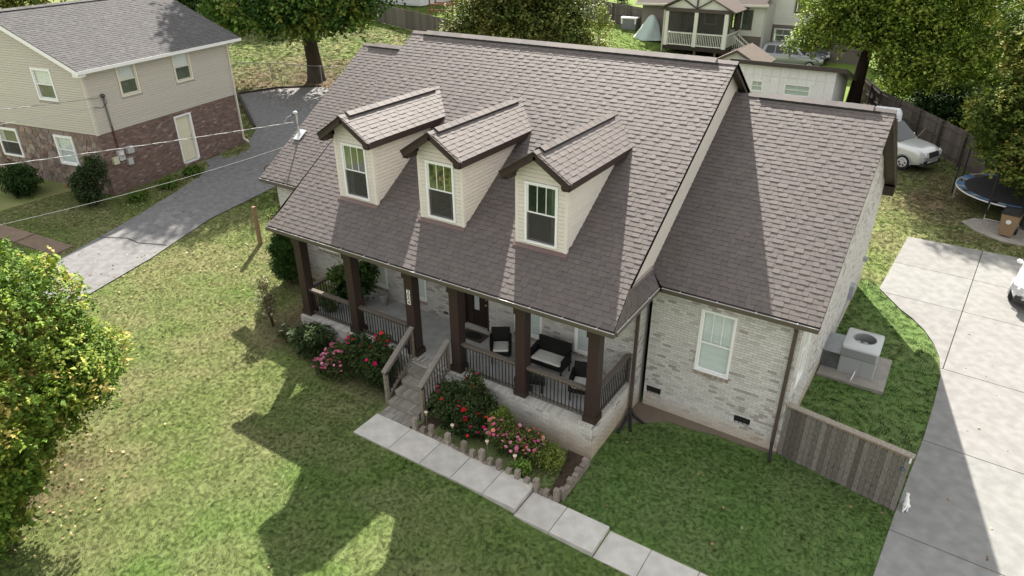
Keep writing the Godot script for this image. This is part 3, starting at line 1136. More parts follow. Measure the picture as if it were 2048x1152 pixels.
func roofs(h: Node3D) -> void:
	var X := Vector3.RIGHT
	var up := Vector3(0, 0.64, -1) / SL
	var dn := Vector3(0, 0.64, 1) / SL
	# main roof
	var dk := MB.new()
	var low := 0.012
	deck(dk, [Vector3(-15.1, 4.07 - low, 2.98), Vector3(-3.5, 4.07 - low, 2.98), Vector3(-3.61, 4.7 - low, 2.0), Vector3(-3.61, 8.776 - low, -4.37), Vector3(-14.99, 8.776 - low, -4.37), Vector3(-14.99, 4.7 - low, 2.0)], 0.1, BROWN)
	deck(dk, [Vector3(-3.61, 8.776 - low, -4.372), Vector3(-3.61, 4.03, -11.79), Vector3(-14.99, 4.03, -11.79), Vector3(-14.99, 8.776 - low, -4.372)], 0.1, BROWN * 1.3)
	var roof := put("roof", dk, M.dark_paint, h)
	var f := MB.new()
	single_left = 300
	single_test = func(p: Vector3) -> bool: return p.z > 1.62 and p.x > -10.6 and p.y < 4.95
	shingles(f, Vector3(-15.13, 4.03, 3.05), X, up, pv([0.0, 0.06, 11.64, 0.06, 11.53, 1.247, 11.53, 8.81, 0.13, 8.81, 0.13, 1.2, 0.16, 0.72, 0.1, 0.3]), 0.143, SHINGLE, roof)
	stuff(put("shingle_field", f, M.shingle, roof))
	var bk := MB.new()
	shingles(bk, Vector3(-3.61, 4.03, -11.79), Vector3.LEFT, dn, pv([0, 0, 11.38, 0, 11.38, 8.8, 0, 8.8]), 0.4, SHINGLE, null, 2.5)
	stuff(put("shingle_field", bk, M.shingle, roof))
	ridge_caps(roof, Vector3(-15.0, 8.785, -4.37), Vector3(-3.6, 8.785, -4.37), 0.17, 0.6, 0.55, 10.9, SHINGLE, M.shingle)
	var rb := MB.new()
	var e := 0.19
	for x in [-3.625, -14.975]:
		rb.bar(Vector3(x, 4.7 - 0.09, 2.0), Vector3(x, 8.74 - 0.07, -4.3), 0.03, e * 0.7, BROWN)
		rb.bar(Vector3(x, 8.74 - 0.09, -4.38), Vector3(x, 4.06, -11.7), 0.03, e, BROWN * 1.2)
	put("rake_board", rb, M.dark_paint, roof)
	var so := MB.new()
	for k in 34:
		var z0 := -4.5 - k * 0.2
		so.box(Vector3(-3.75, main_y(z0) - 0.135, z0), Vector3(0.23, 0.012, 0.15), BROWN * 1.5, Basis(X, -0.569))
	put("soffit", so, M.dark_paint, roof)
	# siding on the gable above the wing
	siding(roof, Vector3(-3.88, 4.31, 0), Vector3.FORWARD, X, 40, 0.105, func(y: float, y1: float) -> Array:
		var a := -(3.05 - (y + 4.31 + 0.1 - 4.03) / 0.64)
		var b := -(0.4 - (y + 4.31 - 4.03) / 0.64) + 0.12
		var s := 0.105 / 0.64
		return [[a, minf(b, 5.6), a + s, minf(b + s, 5.6)]] if y < 4.0 else [], [CREAM], M.siding)
	var fl := MB.new()
	fl.bar(Vector3(-3.862, 4.335, 2.4), Vector3(-3.862, 4.335, -0.04), 0.02, 0.07, Color(0.2, 0.165, 0.155))
	fl.bar(Vector3(-3.83, 4.302, 2.3), Vector3(-3.83, 4.302, -0.02), 0.1, 0.012, Color(0.2, 0.165, 0.155))
	put("flashing", fl, M.metal_paint, roof)
	# skirt roof at the right end of the porch
	var sk := MB.new()
	var bs := MB.new()
	deck(bs, [Vector3(-3.47, 4.02, 3.0), Vector3(-3.47, 4.02, 0.36), Vector3(-3.885, 4.29, -0.06), Vector3(-3.885, 4.29, 2.5)], 0.08, BROWN)
	put("skirt_deck", bs, M.dark_paint, roof)
	shingles(sk, Vector3(-3.45, 4.03, 3.05), Vector3.FORWARD, Vector3(-1, 0.64, 0) / SL, pv([0.06, 0.03, 2.63, 0.03, 3.08, 0.5, 0.5, 0.5]), 0.143, SHINGLE)
	var E0 := Vector3(-3.465, 4.05, 3.02)
	var F0 := Vector3(-3.5, 4.07, 1.25)
	var B0 := Vector3(-3.6, 4.705, 2.0)
	var u := (F0 - E0).normalized()
	var vv := (B0 - E0) - u * (B0 - E0).dot(u)
	var vn := vv.normalized()
	shingles(sk, E0, u, vn, PackedVector2Array([Vector2.ZERO, Vector2((F0 - E0).length(), 0), Vector2((B0 - E0).dot(u), vv.length())]), 0.143, SHINGLE)
	stuff(put("shingle_field", sk, M.shingle, roof))
	# right wing
	var wd := MB.new()
	deck(wd, [Vector3(-3.45, 4.07 - low, 0.33), Vector3(0.365, 4.07 - low, 0.33), Vector3(0.39, 7.75 - low, -5.42), Vector3(-3.88, 7.75 - low, -5.42), Vector3(-3.88, 4.31 - low, -0.03)], 0.1, BROWN)
	deck(wd, [Vector3(0.39, 7.75 - low, -5.423), Vector3(0.58, 4.03, -11.24), Vector3(-3.6, 4.03, -11.24), Vector3(-3.6, 7.75 - low, -5.423)], 0.1, BROWN * 1.6)
	var wing := put("wing_roof", wd, M.dark_paint, h)
	var wf := MB.new()
	shingles(wf, Vector3(-3.88, 4.03, 0.4), X, up, pv([0.45, 0.06, 4.255, 0.06, 4.285, 6.91, 0.0, 6.91, 0.0, 0.5]), 0.143, SHINGLE)
	stuff(put("shingle_field", wf, M.shingle, wing))
	ridge_caps(wing, Vector3(-3.45, 7.765, -5.42), Vector3(0.4, 7.765, -5.42), 0.17, 0.6, 0.35, 3.5, SHINGLE, M.shingle)
	var wr := MB.new()
	wr.bar(Vector3(0.36, 4.0, 0.3), Vector3(0.385, 7.66, -5.38), 0.03, 0.1, BROWN)
	wr.bar(Vector3(0.38, 7.62, -5.46), Vector3(0.57, 3.99, -11.1), 0.035, 0.2, BROWN * 1.3)
	wr.span(Vector3(0.2, 3.62, -11.3), Vector3(0.56, 3.95, -11.0), BROWN)
	put("rake_board", wr, M.dark_paint, wing)
	var ws := MB.new()
	for k in 44:
		var z0 := -5.62 - k * 0.125
		ws.box(Vector3(0.28 - (z0 + 5.4) * 0.026, wing_y(z0) - 0.14, z0), Vector3(0.36, 0.012, 0.1), BROWN * 1.75, Basis(X, -0.569))
	put("soffit", ws, M.dark_paint, wing)
	# left wing
	var ld := MB.new()
	deck(ld, [Vector3(-18.7, 4.12 - low, 0.25), Vector3(-15.0, 4.12 - low, 0.25), Vector3(-15.0, 7.9 - low, -5.65), Vector3(-18.66, 7.9 - low, -5.65)], 0.1, BROWN)
	deck(ld, [Vector3(-15.0, 7.9 - low, -5.652), Vector3(-15.0, 4.09, -11.6), Vector3(-18.7, 4.09, -11.6), Vector3(-18.66, 7.9 - low, -5.652)], 0.1, BROWN * 1.6)
	var lroof := put("wing_roof", ld, M.dark_paint, h)
	var lf := MB.new()
	shingles(lf, Vector3(-18.72, 4.09, 0.3), X, up, pv([0.02, 0.06, 3.72, 0.06, 3.72, 7.06, 0.06, 7.06]), 0.143, SHINGLE)
	stuff(put("shingle_field", lf, M.shingle, lroof))
	ridge_caps(lroof, Vector3(-18.68, 7.91, -5.65), Vector3(-15.0, 7.91, -5.65), 0.17, 0.6, 0.35, 3.7, SHINGLE, M.shingle)
	# eaves
	var fb := MB.new()
	fb.span(Vector3(-15.08, 3.86, 2.9), Vector3(-3.5, 4.0, 2.925), BROWN)
	fb.span(Vector3(-15.0, 3.84, 2.42), Vector3(-3.55, 3.86, 2.9), BROWN)
	fb.span(Vector3(-3.585, 3.86, 0.4), Vector3(-3.56, 4.0, 2.9), BROWN)
	fb.span(Vector3(-3.87, 3.84, 0.3), Vector3(-3.57, 3.86, 2.42), BROWN)
	fb.span(Vector3(-3.44, 3.86, 0.25), Vector3(0.33, 4.0, 0.275), BROWN)
	fb.span(Vector3(-3.72, 3.84, -0.1), Vector3(0.36, 3.86, 0.25), BROWN)
	fb.span(Vector3(-18.66, 3.9, 0.15), Vector3(-15.05, 4.06, 0.175), BROWN)
	fb.span(Vector3(-18.66, 3.88, -0.1), Vector3(-14.75, 3.9, 0.15), BROWN)
	put("fascia", fb, M.dark_paint, h)
	var gc := Color(0.085, 0.068, 0.058)
	var lip := Color(0.42, 0.40, 0.385)
	gutter(h, Vector3(-15.12, 4.02, 2.93), Vector3(-3.46, 4.02, 2.93), Vector3.BACK, gc, lip)
	gutter(h, Vector3(-3.555, 4.02, 2.93), Vector3(-3.555, 4.02, 0.42), Vector3.RIGHT, gc, lip)
	gutter(h, Vector3(-3.4, 4.02, 0.28), Vector3(0.37, 4.02, 0.28), Vector3.BACK, gc, lip)
	gutter(h, Vector3(-18.72, 4.08, 0.18), Vector3(-15.02, 4.08, 0.18), Vector3.BACK, gc, lip)
	var ds := Color(0.075, 0.058, 0.049)
	for q in [[-3.83, 0.69, -3.55, 1.0, 0.14], [-0.13, 0.075, -0.13, 0.34, 0.25]]:
		var b := MB.new()
		b.bar(Vector3(q[2], 3.92, q[3]), Vector3(q[0], 3.68, q[1]), 0.09, 0.065, ds)
		b.bar(Vector3(q[0], 3.7, q[1]), Vector3(q[0], q[4], q[1]), 0.09, 0.065, ds, Vector3.BACK)
		put("downspout", b, M.metal_paint, h)
	for q in [[-3.8, 0.72, -3.5, 1.35], [-3.8, 0.72, -3.35, 0.85], [-3.8, 0.75, -3.75, 1.6], [-0.13, 0.1, -0.05, 0.5]]:
		pipe(h, "drain_elbow", [Vector3(q[0], 0.3, q[1]), Vector3(lerpf(q[0], q[2], 0.35), 0.12, lerpf(q[1], q[3], 0.35)), Vector3(q[2], ter(q[2], q[3]) + 0.03, q[3])], 0.04, grey(0.014), M.rubber)
	for cx in [-12.44, -9.34, -6.22]:
		dormer(h, cx)
	# service mast on the left wing
	var mb := MB.new()
	var b0 := Vector3(-18.36, 5.27, -1.5)
	mb.tube([b0 - Vector3(0, 0.2, 0), b0 + Vector3(0, 0.78, 0)], [0.035], 10, grey(0.42))
	var mast := put("service_mast", mb, M.metal_paint, h)
	var bt := MB.new()
	bt.box(b0 + Vector3(0.02, 0.03, 0), Vector3(0.32, 0.012, 0.5), Color(0.5, 0.52, 0.55), Basis(X, 0.569))
	bt.lathe(b0 + Vector3(0, -0.06, 0), [Vector2(0.09, 0), Vector2(0.06, 0.14), Vector2(0.04, 0.2)], 10, grey(0.5))
	put("mast_boot", bt, M.metal_paint, mast)
	var hd := MB.new()
	hd.ball(b0 + Vector3(-0.03, 0.82, 0.02), Vector3(0.1, 0.07, 0.08), grey(0.42))
	hd.ball(b0 + Vector3(-0.12, 0.77, 0.05), Vector3(0.06, 0.05, 0.06), grey(0.06))
	put("weather_head", hd, M.metal_paint, mast)
	pipe(mast, "drip_loop", [b0 + Vector3(-0.1, 0.78, 0.05), b0 + Vector3(-0.3, 0.55, 0.12), b0 + Vector3(-0.1, 0.38, 0.16), b0 + Vector3(0.16, 0.42, 0.1), b0 + Vector3(0.1, 0.6, 0.02)], 0.012, grey(0.05), M.rubber, 5)
	pipe(mast, "drip_loop", [b0 + Vector3(-0.12, 0.76, 0.06), b0 + Vector3(-0.42, 0.62, 0.1), b0 + Vector3(-0.55, 0.42, 0.15)], 0.01, grey(0.5), M.rubber, 5)

func dormer(h: Node3D, cx: float) -> void:
	var X := Vector3.RIGHT
	var Z := Vector3.BACK
	var zf := 1.65
	var hw := 0.75
	var yb := 4.925
	var ye := 6.82
	var roof_y := func(y: float) -> float: return 3.05 - (y - 4.03) / 0.64
	var core := MB.new()
	var seam := CREAM
	var t := 0.03
	# front plate with the window opening, side plates
	wall(core, Vector3(cx - hw + t, yb, zf - t), X, Z, 2 * (hw - t), 1.9, [Rect2(hw - t - 0.47, 0.1, 0.94, 1.62)], 0.05, seam)
	core.face([Vector3(cx - hw + t, yb + 1.9, zf - t), Vector3(cx + hw - t, yb + 1.9, zf - t), Vector3(cx, 7.42, zf - t)], seam)
	for s in [-1, 1]:
		var x: float = cx + s * (hw - t)
		var q := [Vector3(x, yb - 0.05, zf - t), Vector3(x, roof_y.call(0) * 0 + ye, roof_y.call(ye) - 0.05), Vector3(x, ye, zf - t)]
		if s < 0:
			q.reverse()
		core.face(q, seam)
	var d := put("dormer", core, M.siding, h)
	var cols := [CREAM]
	siding(d, Vector3(cx, yb + 0.06, zf - t), X, Z, 24, 0.105, func(y: float, y1: float) -> Array:
		var e := hw - 0.085
		var a0 := e
		var a1 := e
		if y > 1.86:
			a0 = minf(e, (7.4 - yb - 0.06 - y) / 0.63)
			a1 = minf(e, (7.4 - yb - 0.06 - y1) / 0.63)
		if a1 < 0.03:
			return []
		if y + 0.06 > 1.70 or y1 + 0.06 < 0.1:
			return [[-a0, a0, -a1, a1]]
		return [[-a0, -0.475], [0.475, a0]], cols, M.siding)
	for s in [-1, 1]:
		var u := Vector3.FORWARD if s > 0 else Vector3.BACK
		siding(d, Vector3(cx + s * (hw - t), yb + 0.06, zf - 0.09), u, X * s, 18, 0.105, func(y: float, y1: float) -> Array:
			var l0 := maxf(0.0, zf - 0.09 - roof_y.call(y + yb + 0.06) as float)
			var l1 := maxf(0.0, zf - 0.09 - roof_y.call(y1 + yb + 0.06) as float)
			return [[0.0, l0, 0.0, l1]] if s > 0 else [[-l0, 0.0, -l1, 0.0]], cols, M.siding)
		var tr := MB.new()
		var xc: float = cx + s * (hw - 0.045)
		tr.span(Vector3(xc - 0.045, yb - 0.03, zf - 0.09), Vector3(xc + 0.045, ye, zf + 0.0), CREAM * 1.06)
		put("corner_trim", tr, M.siding, d)
	var ap := MB.new()
	ap.box(Vector3(cx, yb + 0.0, zf + 0.04), Vector3(2 * hw + 0.06, 0.012, 0.16), Color(0.14, 0.088, 0.08), Basis(X, 0.569))
	ap.span(Vector3(cx - hw + 0.01, yb - 0.01, zf - 0.06), Vector3(cx + hw - 0.01, yb + 0.05, zf - 0.006), CREAM)
	put("apron_flashing", ap, M.metal_paint, d)
	var look := "curtain_left" if cx < -12 else ("screen" if cx < -9 else "curtain_right")
	if cx > -9.5 and cx < -9:
		look = "curtain_right"
	window(h, Vector3(cx - 0.47, yb + 0.1, zf - t + 0.02), X, Z, 0.94, 1.62, look, 2, 0.06, WHITE, "dormer_window", 0.5)
	# roof: ridge along z
	var rl := [Vector3(cx, 7.52, 2.03), Vector3(cx, 7.52, -2.4)]
	var he := 0.97
	var ey := 6.9
	var zb: float = roof_y.call(ey)
	var rk := MB.new()
	var sh := MB.new()
	var sl := sqrt(he * he + 0.62 * 0.62)
	for s in [-1, 1]:
		var a := Vector3(cx, 7.51, 2.02)
		var b := Vector3(cx + s * he, ey - 0.01, 2.02)
		var c := Vector3(cx + s * he, ey - 0.01, zb - 0.06)
		var e := Vector3(cx, 7.51, -2.42)
		deck(rk, [a, b, c, e] if s > 0 else [a, e, c, b], 0.05, BROWN)
		var v := Vector3(-s * he, 0.62, 0) / sl
		var u := Vector3.FORWARD if s > 0 else Vector3.BACK
		var o := Vector3(cx + s * he, ey, 2.05 if s > 0 else zb)
		var top := 2.05 + 2.4
		var eave: float = 2.05 - zb
		shingles(sh, o, u, v, pv([0, 0, eave, 0, top, sl, 0, sl]) if s > 0 else pv([0, 0, eave, 0, eave, sl, eave - top, sl]), 0.143, SHINGLE)
		# boards under the edge
		rk.bar(Vector3(cx, 7.43, 1.99), Vector3(cx + s * (he - 0.01), ey - 0.09, 1.99), 0.035, 0.2, BROWN, Vector3.BACK * 1.0 + Vector3.UP * 0.0001 if false else Vector3.UP)
		rk.span(Vector3(cx + s * (he - 0.03), ey - 0.17, zb), Vector3(cx + s * (he - 0.005), ey - 0.012, 1.97), BROWN)
		rk.span(Vector3(cx + s * (hw + 0.0), ey - 0.19, zb + 0.1), Vector3(cx + s * (he - 0.03), ey - 0.172, 2.0), BROWN)
		rk.span(Vector3(cx + s * (hw - 0.04), ey - 0.17, zf + 0.01), Vector3(cx + s * (he - 0.03), ey - 0.012, 1.972), BROWN)
	put("dormer_eaves", rk, M.dark_paint, d)
	stuff(put("shingle_field", sh, M.shingle, d))
	ridge_caps(d, rl[0] + Vector3(0, 0.005, 0.02), rl[1] + Vector3(0, 0.005, 0), 0.14, 0.6, 0.3, 4.1, SHINGLE, M.shingle)

# ------------------------------------------------------------------ the neighbour's house on the left
func neighbour_house() -> void:
	var h := thing("neighbour_house", "two storey house with taupe siding over red brick and stone, grey shingle roof", "house", Vector3(-28.05, 1.72, 0.8), deg_to_rad(10.4))
	var X := Vector3.RIGHT
	var Z := Vector3.BACK
	var F := Vector3.FORWARD
	var tan_col := Color(0.50, 0.465, 0.405)
	var w := MB.new()
	var dr := Rect2(3.98, 0.25, 0.98, 2.2)
	var mort := Color(0.36, 0.31, 0.28)
	wall(w, Vector3(0, -0.6, 0), F, X, 8.1, 3.24, [Rect2(dr.position.x, dr.position.y + 0.6, dr.size.x, dr.size.y)], 0.2, mort)
	wall(w, Vector3(0, 2.66, 0), F, X, 8.1, 2.6, [Rect2(1.58, 1.22, 1.02, 1.34), Rect2(4.58, 1.22, 1.06, 1.34)], 0.2, tan_col)
	wall(w, Vector3(-8.6, -0.6, 0), X, Z, 8.4, 3.24, [Rect2(8.6 - 2.72, 1.74, 1.12, 1.3), Rect2(8.6 - 6.4, 1.74, 1.34, 1.3)], 0.2, Color(0.30, 0.24, 0.2))
	wall(w, Vector3(-8.6, 2.66, 0), X, Z, 8.4, 2.6, [Rect2(8.6 - 2.86, 1.24, 1.16, 1.32)], 0.2, tan_col)
	w.face([Vector3(-8.6, 5.26, 0), Vector3(0, 5.26, 0), Vector3(-4.2, 7.05, 0)], tan_col)
	w.span(Vector3(-8.6, -0.6, -8.1), Vector3(-8.4, 5.26, -0.2), tan_col)
	w.span(Vector3(-8.4, -0.6, -8.1), Vector3(-0.2, 5.26, -7.9), tan_col)
	w.face([Vector3(0, 5.26, -8.1), Vector3(-8.6, 5.26, -8.1), Vector3(-4.2, 7.05, -8.1)], tan_col)
	var walls := put("wall", w, M.brick, h)
	var bm := MB.new()
	var reds := [Color(0.215, 0.14, 0.12), Color(0.26, 0.175, 0.15), Color(0.17, 0.11, 0.098), Color(0.29, 0.21, 0.185), Color(0.20, 0.145, 0.14), Color(0.40, 0.32, 0.27)]
	bricks(bm, Vector3(0, -0.5, 0), F, X, 8.1, 3.12, [Rect2(dr.position.x, dr.position.y + 0.5, dr.size.x, dr.size.y)], func(x, y): return reds[0 if rng.randf() < 0.3 else rng.randi() % (6 if rng.randf() < 0.2 else 5)] * rf(0.85, 1.15))
	stuff(put("brick_courses", bm, M.brick, walls))
	# stone veneer of the front: irregular stones cut from a jittered net
	var holes := [Rect2(-2.74, 1.12, 1.16, 1.34), Rect2(-6.42, 1.12, 1.38, 1.34)]
	var pts := []
	for j in 13:
		for i in 32:
			pts.append(Vector2(-8.5 + (i + rf(0.1, 0.9)) * 0.265, -0.5 + (j + rf(0.1, 0.9)) * 0.24))
	var left := 290
	for a in pts:
		var skip := false
		for r in holes:
			skip = skip or r.grow(0.05).has_point(a)
		if skip or a.x < -6.9:
			continue
		var poly := pv([a.x - 0.3, a.y - 0.3, a.x + 0.3, a.y - 0.3, a.x + 0.3, a.y + 0.3, a.x - 0.3, a.y + 0.3])
		for b in pts:
			var d: Vector2 = b - a
			if b == a or d.length() > 0.75:
				continue
			var m: Vector2 = (a + b) / 2.0 - d.normalized() * 0.011
			var side := Vector2(-d.y, d.x).normalized()
			var cut := PackedVector2Array([m + side * 2, m - side * 2, m - side * 2 - d.normalized() * 4, m + side * 2 - d.normalized() * 4])
			var res := Geometry2D.intersect_polygons(poly, cut)
			if res.is_empty():
				poly = PackedVector2Array()
				break
			poly = res[0]
		var clip := Geometry2D.intersect_polygons(poly, pv([-8.6, -0.5, -0.01, -0.5, -0.01, 2.6, -8.6, 2.6])) if poly.size() > 2 else []
		if clip.is_empty():
			continue
		poly = clip[0]
		for r in holes:
			var q := Geometry2D.clip_polygons(poly, pv([r.position.x, r.position.y, r.end.x, r.position.y, r.end.x, r.end.y, r.position.x, r.end.y]))
			if q.size():
				poly = q[0]
		if Geometry2D.is_polygon_clockwise(poly):
			poly.reverse()
		var mb := MB.new()
		var col := pick([Color(0.30, 0.22, 0.18), Color(0.36, 0.27, 0.22), Color(0.25, 0.18, 0.155), Color(0.40, 0.33, 0.28), Color(0.31, 0.26, 0.24)], 0.12)
		var out := rf(0.012, 0.035)
		var top := []
		for p in poly:
			top.append(Vector3(p.x, p.y, out + (p.x - a.x) * rf(-0.05, 0.05)))
		mb.face(top, col)
		for i in top.size():
			var k := (i + 1) % top.size()
			mb.face([Vector3(top[i].x, top[i].y, 0), Vector3(top[k].x, top[k].y, 0), top[k], top[i]], col * 0.9)
		put("stone", mb, M.brick, walls)
		left -= 1
		if left == 0:
			break
	siding(walls, Vector3(0, 2.66, 0), F, X, 25, 0.102, func(y: float, y1: float) -> Array:
		if y1 > 1.2 and y < 2.58:
			return [[0.09, 1.55], [2.63, 4.55], [5.67, 8.0]]
		return [[0.09, 8.0]], [tan_col], M.siding)
	siding(walls, Vector3(0, 2.66, 0), X, Z, 43, 0.102, func(y: float, y1: float) -> Array:
		if y > 2.5:
			var e0 := (y - 2.5) / 0.43
			var e1 := (y1 - 2.5) / 0.43
			return [[-8.5 + e0, -0.09 - e0, -8.5 + e1, -0.09 - e1]] if e1 < 4.1 else []
		if y1 > 1.22 and y < 2.58:
			return [[-8.5, -2.9], [-1.68, -0.09]]
		return [[-8.5, -0.09]], [tan_col], M.siding)
	var tr := MB.new()
	tr.span(Vector3(-0.09, 2.64, -0.09), Vector3(0.022, 5.26, 0.022), tan_col * 1.15)
	tr.span(Vector3(-0.02, 2.64, -8.1), Vector3(0.024, 5.26, -8.0), tan_col * 1.15)
	put("corner_trim", tr, M.siding, walls)
	var trim := Color(0.66, 0.62, 0.52)
	window(h, Vector3(0.012, 3.88, -1.58), F, X, 1.02, 1.34, "half", 0, 0.09, trim)
	window(h, Vector3(0.012, 3.88, -4.58), F, X, 1.06, 1.34, "half", 0, 0.09, trim)
	window(h, Vector3(-2.86, 3.9, 0.012), X, Z, 1.16, 1.32, "half", 0, 0.09, WHITE)
	window(h, Vector3(-2.72, 1.14, 0.03), X, Z, 1.12, 1.3, "blind", 0, 0.09, WHITE)
	window(h, Vector3(-6.4, 1.14, 0.03), X, Z, 1.34, 1.3, "curtain", 0, 0.09, WHITE)
	var d := MB.new()
	d.span(Vector3(-0.12, 0.3, -4.86), Vector3(-0.08, 2.38, -4.05), Color(0.63, 0.60, 0.46))
	var door := put("door", d, M.vinyl, h)
	for e in [[0.4, 0.95], [1.05, 1.6], [1.7, 2.28]]:
		for k in 2:
			var pb := MB.new()
			var z0 := -4.42 + k * 0.37
			pb.span(Vector3(-0.08, e[0], z0 - 0.34), Vector3(-0.07, e[1], z0), Color(0.64, 0.61, 0.47))
			put("door_panel", pb, M.vinyl, door)
	var kn := MB.new()
	kn.ball(Vector3(-0.04, 1.25, -4.78), Vector3.ONE * 0.04, grey(0.4))
	kn.ball(Vector3(-0.05, 1.4, -4.78), Vector3.ONE * 0.03, grey(0.4))
	put("door_handle", kn, M.metal_paint, door)
	var df := MB.new()
	df.span(Vector3(-0.15, 0.25, -4.98), Vector3(0.03, 2.47, -4.88), WHITE)
	df.span(Vector3(-0.15, 0.25, -4.03), Vector3(0.03, 2.47, -3.96), WHITE)
	df.span(Vector3(-0.15, 2.4, -4.88), Vector3(0.03, 2.47, -4.03), WHITE)
	df.span(Vector3(-0.15, 0.2, -4.88), Vector3(0.05, 0.27, -4.03), WHITE * 0.8)
	put("door_frame", df, M.vinyl, h)
	# roof
	var rk := MB.new()
	var s := 0.43
	var sl := sqrt(1 + s * s)
	deck(rk, [Vector3(0.38, 5.30, 0.38), Vector3(0.38, 5.30, -8.7), Vector3(-4.2, 7.27, -8.7), Vector3(-4.2, 7.27, 0.38)], 0.12, Color(0.5, 0.47, 0.42))
	deck(rk, [Vector3(-4.2, 7.268, 0.38), Vector3(-4.2, 7.268, -8.7), Vector3(-8.8, 5.29, -8.7), Vector3(-8.8, 5.29, 0.38)], 0.12, Color(0.5, 0.47, 0.42))
	var roof := put("roof", rk, M.vinyl, h)
	var f := MB.new()
	shingles(f, Vector3(0.4, 5.32, 0.4), F, Vector3(-1, s, 0) / sl, pv([0, 0, 9.12, 0, 9.12, 5.0, 0, 5.0]), 0.15, SHINGLE_GREY)
	shingles(f, Vector3(-8.82, 5.31, -8.72), Z, Vector3(1, s, 0) / sl, pv([0, 0, 9.12, 0, 9.12, 5.0, 0, 5.0]), 0.3, SHINGLE_GREY, null, 2.0)
	stuff(put("shingle_field", f, M.shingle_matte, roof))
	ridge_caps(roof, Vector3(-4.2, 7.29, 0.4), Vector3(-4.2, 7.29, -8.7), 0.17, 0.42, 0.6, 8.4, SHINGLE_GREY, M.shingle_matte)
	var rb := MB.new()
	rb.bar(Vector3(0.4, 5.2, 0.39), Vector3(-4.2, 7.18, 0.39), 0.03, 0.17, WHITE)
	rb.bar(Vector3(-8.8, 5.2, 0.39), Vector3(-4.2, 7.18, 0.39), 0.03, 0.17, WHITE)
	rb.span(Vector3(0.02, 5.08, 0.06), Vector3(0.38, 5.24, 0.37), WHITE * 0.95)
	put("rake_board", rb, M.vinyl, roof)
	gutter(h, Vector3(0.34, 5.31, 0.4), Vector3(0.34, 5.31, -8.72), X, WHITE * 0.95, WHITE)
	var so := MB.new()
	so.span(Vector3(0.0, 5.16, -8.6), Vector3(0.34, 5.18, 0.05), WHITE * 0.9)
	put("soffit", so, M.vinyl, h)
	var ds := MB.new()
	ds.bar(Vector3(0.38, 5.2, -8.3), Vector3(0.06, 4.9, -8.04), 0.09, 0.07, tan_col * 1.2)
	ds.bar(Vector3(0.06, 4.92, -8.04), Vector3(0.06, 0.35, -8.04), 0.09, 0.07, tan_col * 1.25, Z)
	ds.bar(Vector3(0.06, 0.38, -8.04), Vector3(0.4, 0.25, -8.0), 0.09, 0.07, tan_col * 1.25)
	put("downspout", ds, M.metal_paint, h)
	# electric service: mast, boxes
	var sm := MB.new()
	sm.tube([Vector3(0.07, 1.9, -0.7), Vector3(0.07, 2.9, -0.69)], [0.035], 8, Color(0.09, 0.035, 0.03))
	sm.tube([Vector3(0.07, 2.9, -0.69), Vector3(0.07, 4.1, -0.66)], [0.035], 8, grey(0.14))
	var mast := put("service_mast", sm, M.metal_paint, h)
	var hd := MB.new()
	hd.ball(Vector3(0.1, 4.16, -0.64), Vector3(0.1, 0.09, 0.1), grey(0.05))
	put("weather_head", hd, M.metal_paint, mast)
	pipe(mast, "drip_loop", [Vector3(0.16, 4.14, -0.64), Vector3(0.3, 3.9, -0.6), Vector3(0.2, 3.72, -0.4), Vector3(0.12, 3.8, -0.1)], 0.014, grey(0.03), M.rubber, 5)
	for e in [[1.46, -0.42, 0.26, 0.3, Color(0.55, 0.55, 0.4)], [1.6, -0.74, 0.28, 0.42, grey(0.5)], [1.72, -1.24, 0.32, 0.3, grey(0.42)], [1.24, -1.1, 0.24, 0.28, grey(0.45)]]:
		var mb := MB.new()
		mb.span(Vector3(0, e[0] - e[3] / 2, e[1] - e[2] / 2), Vector3(0.14, e[0] + e[3] / 2, e[1] + e[2] / 2), e[4])
		var o := put("meter_box", mb, M.metal_paint, h)
		if e[3] > 0.4:
			var gl := MB.new()
			gl.lathe(Vector3(0.14, e[0] + 0.05, e[1]), [Vector2(0.09, 0), Vector2(0.085, 0.06), Vector2(0.0, 0.09)], 12, grey(0.55), Basis(Vector3(0, 0, 1), Vector3(1, 0, 0), Vector3(0, 1, 0)))
			put("meter", gl, M.metal_paint, o)

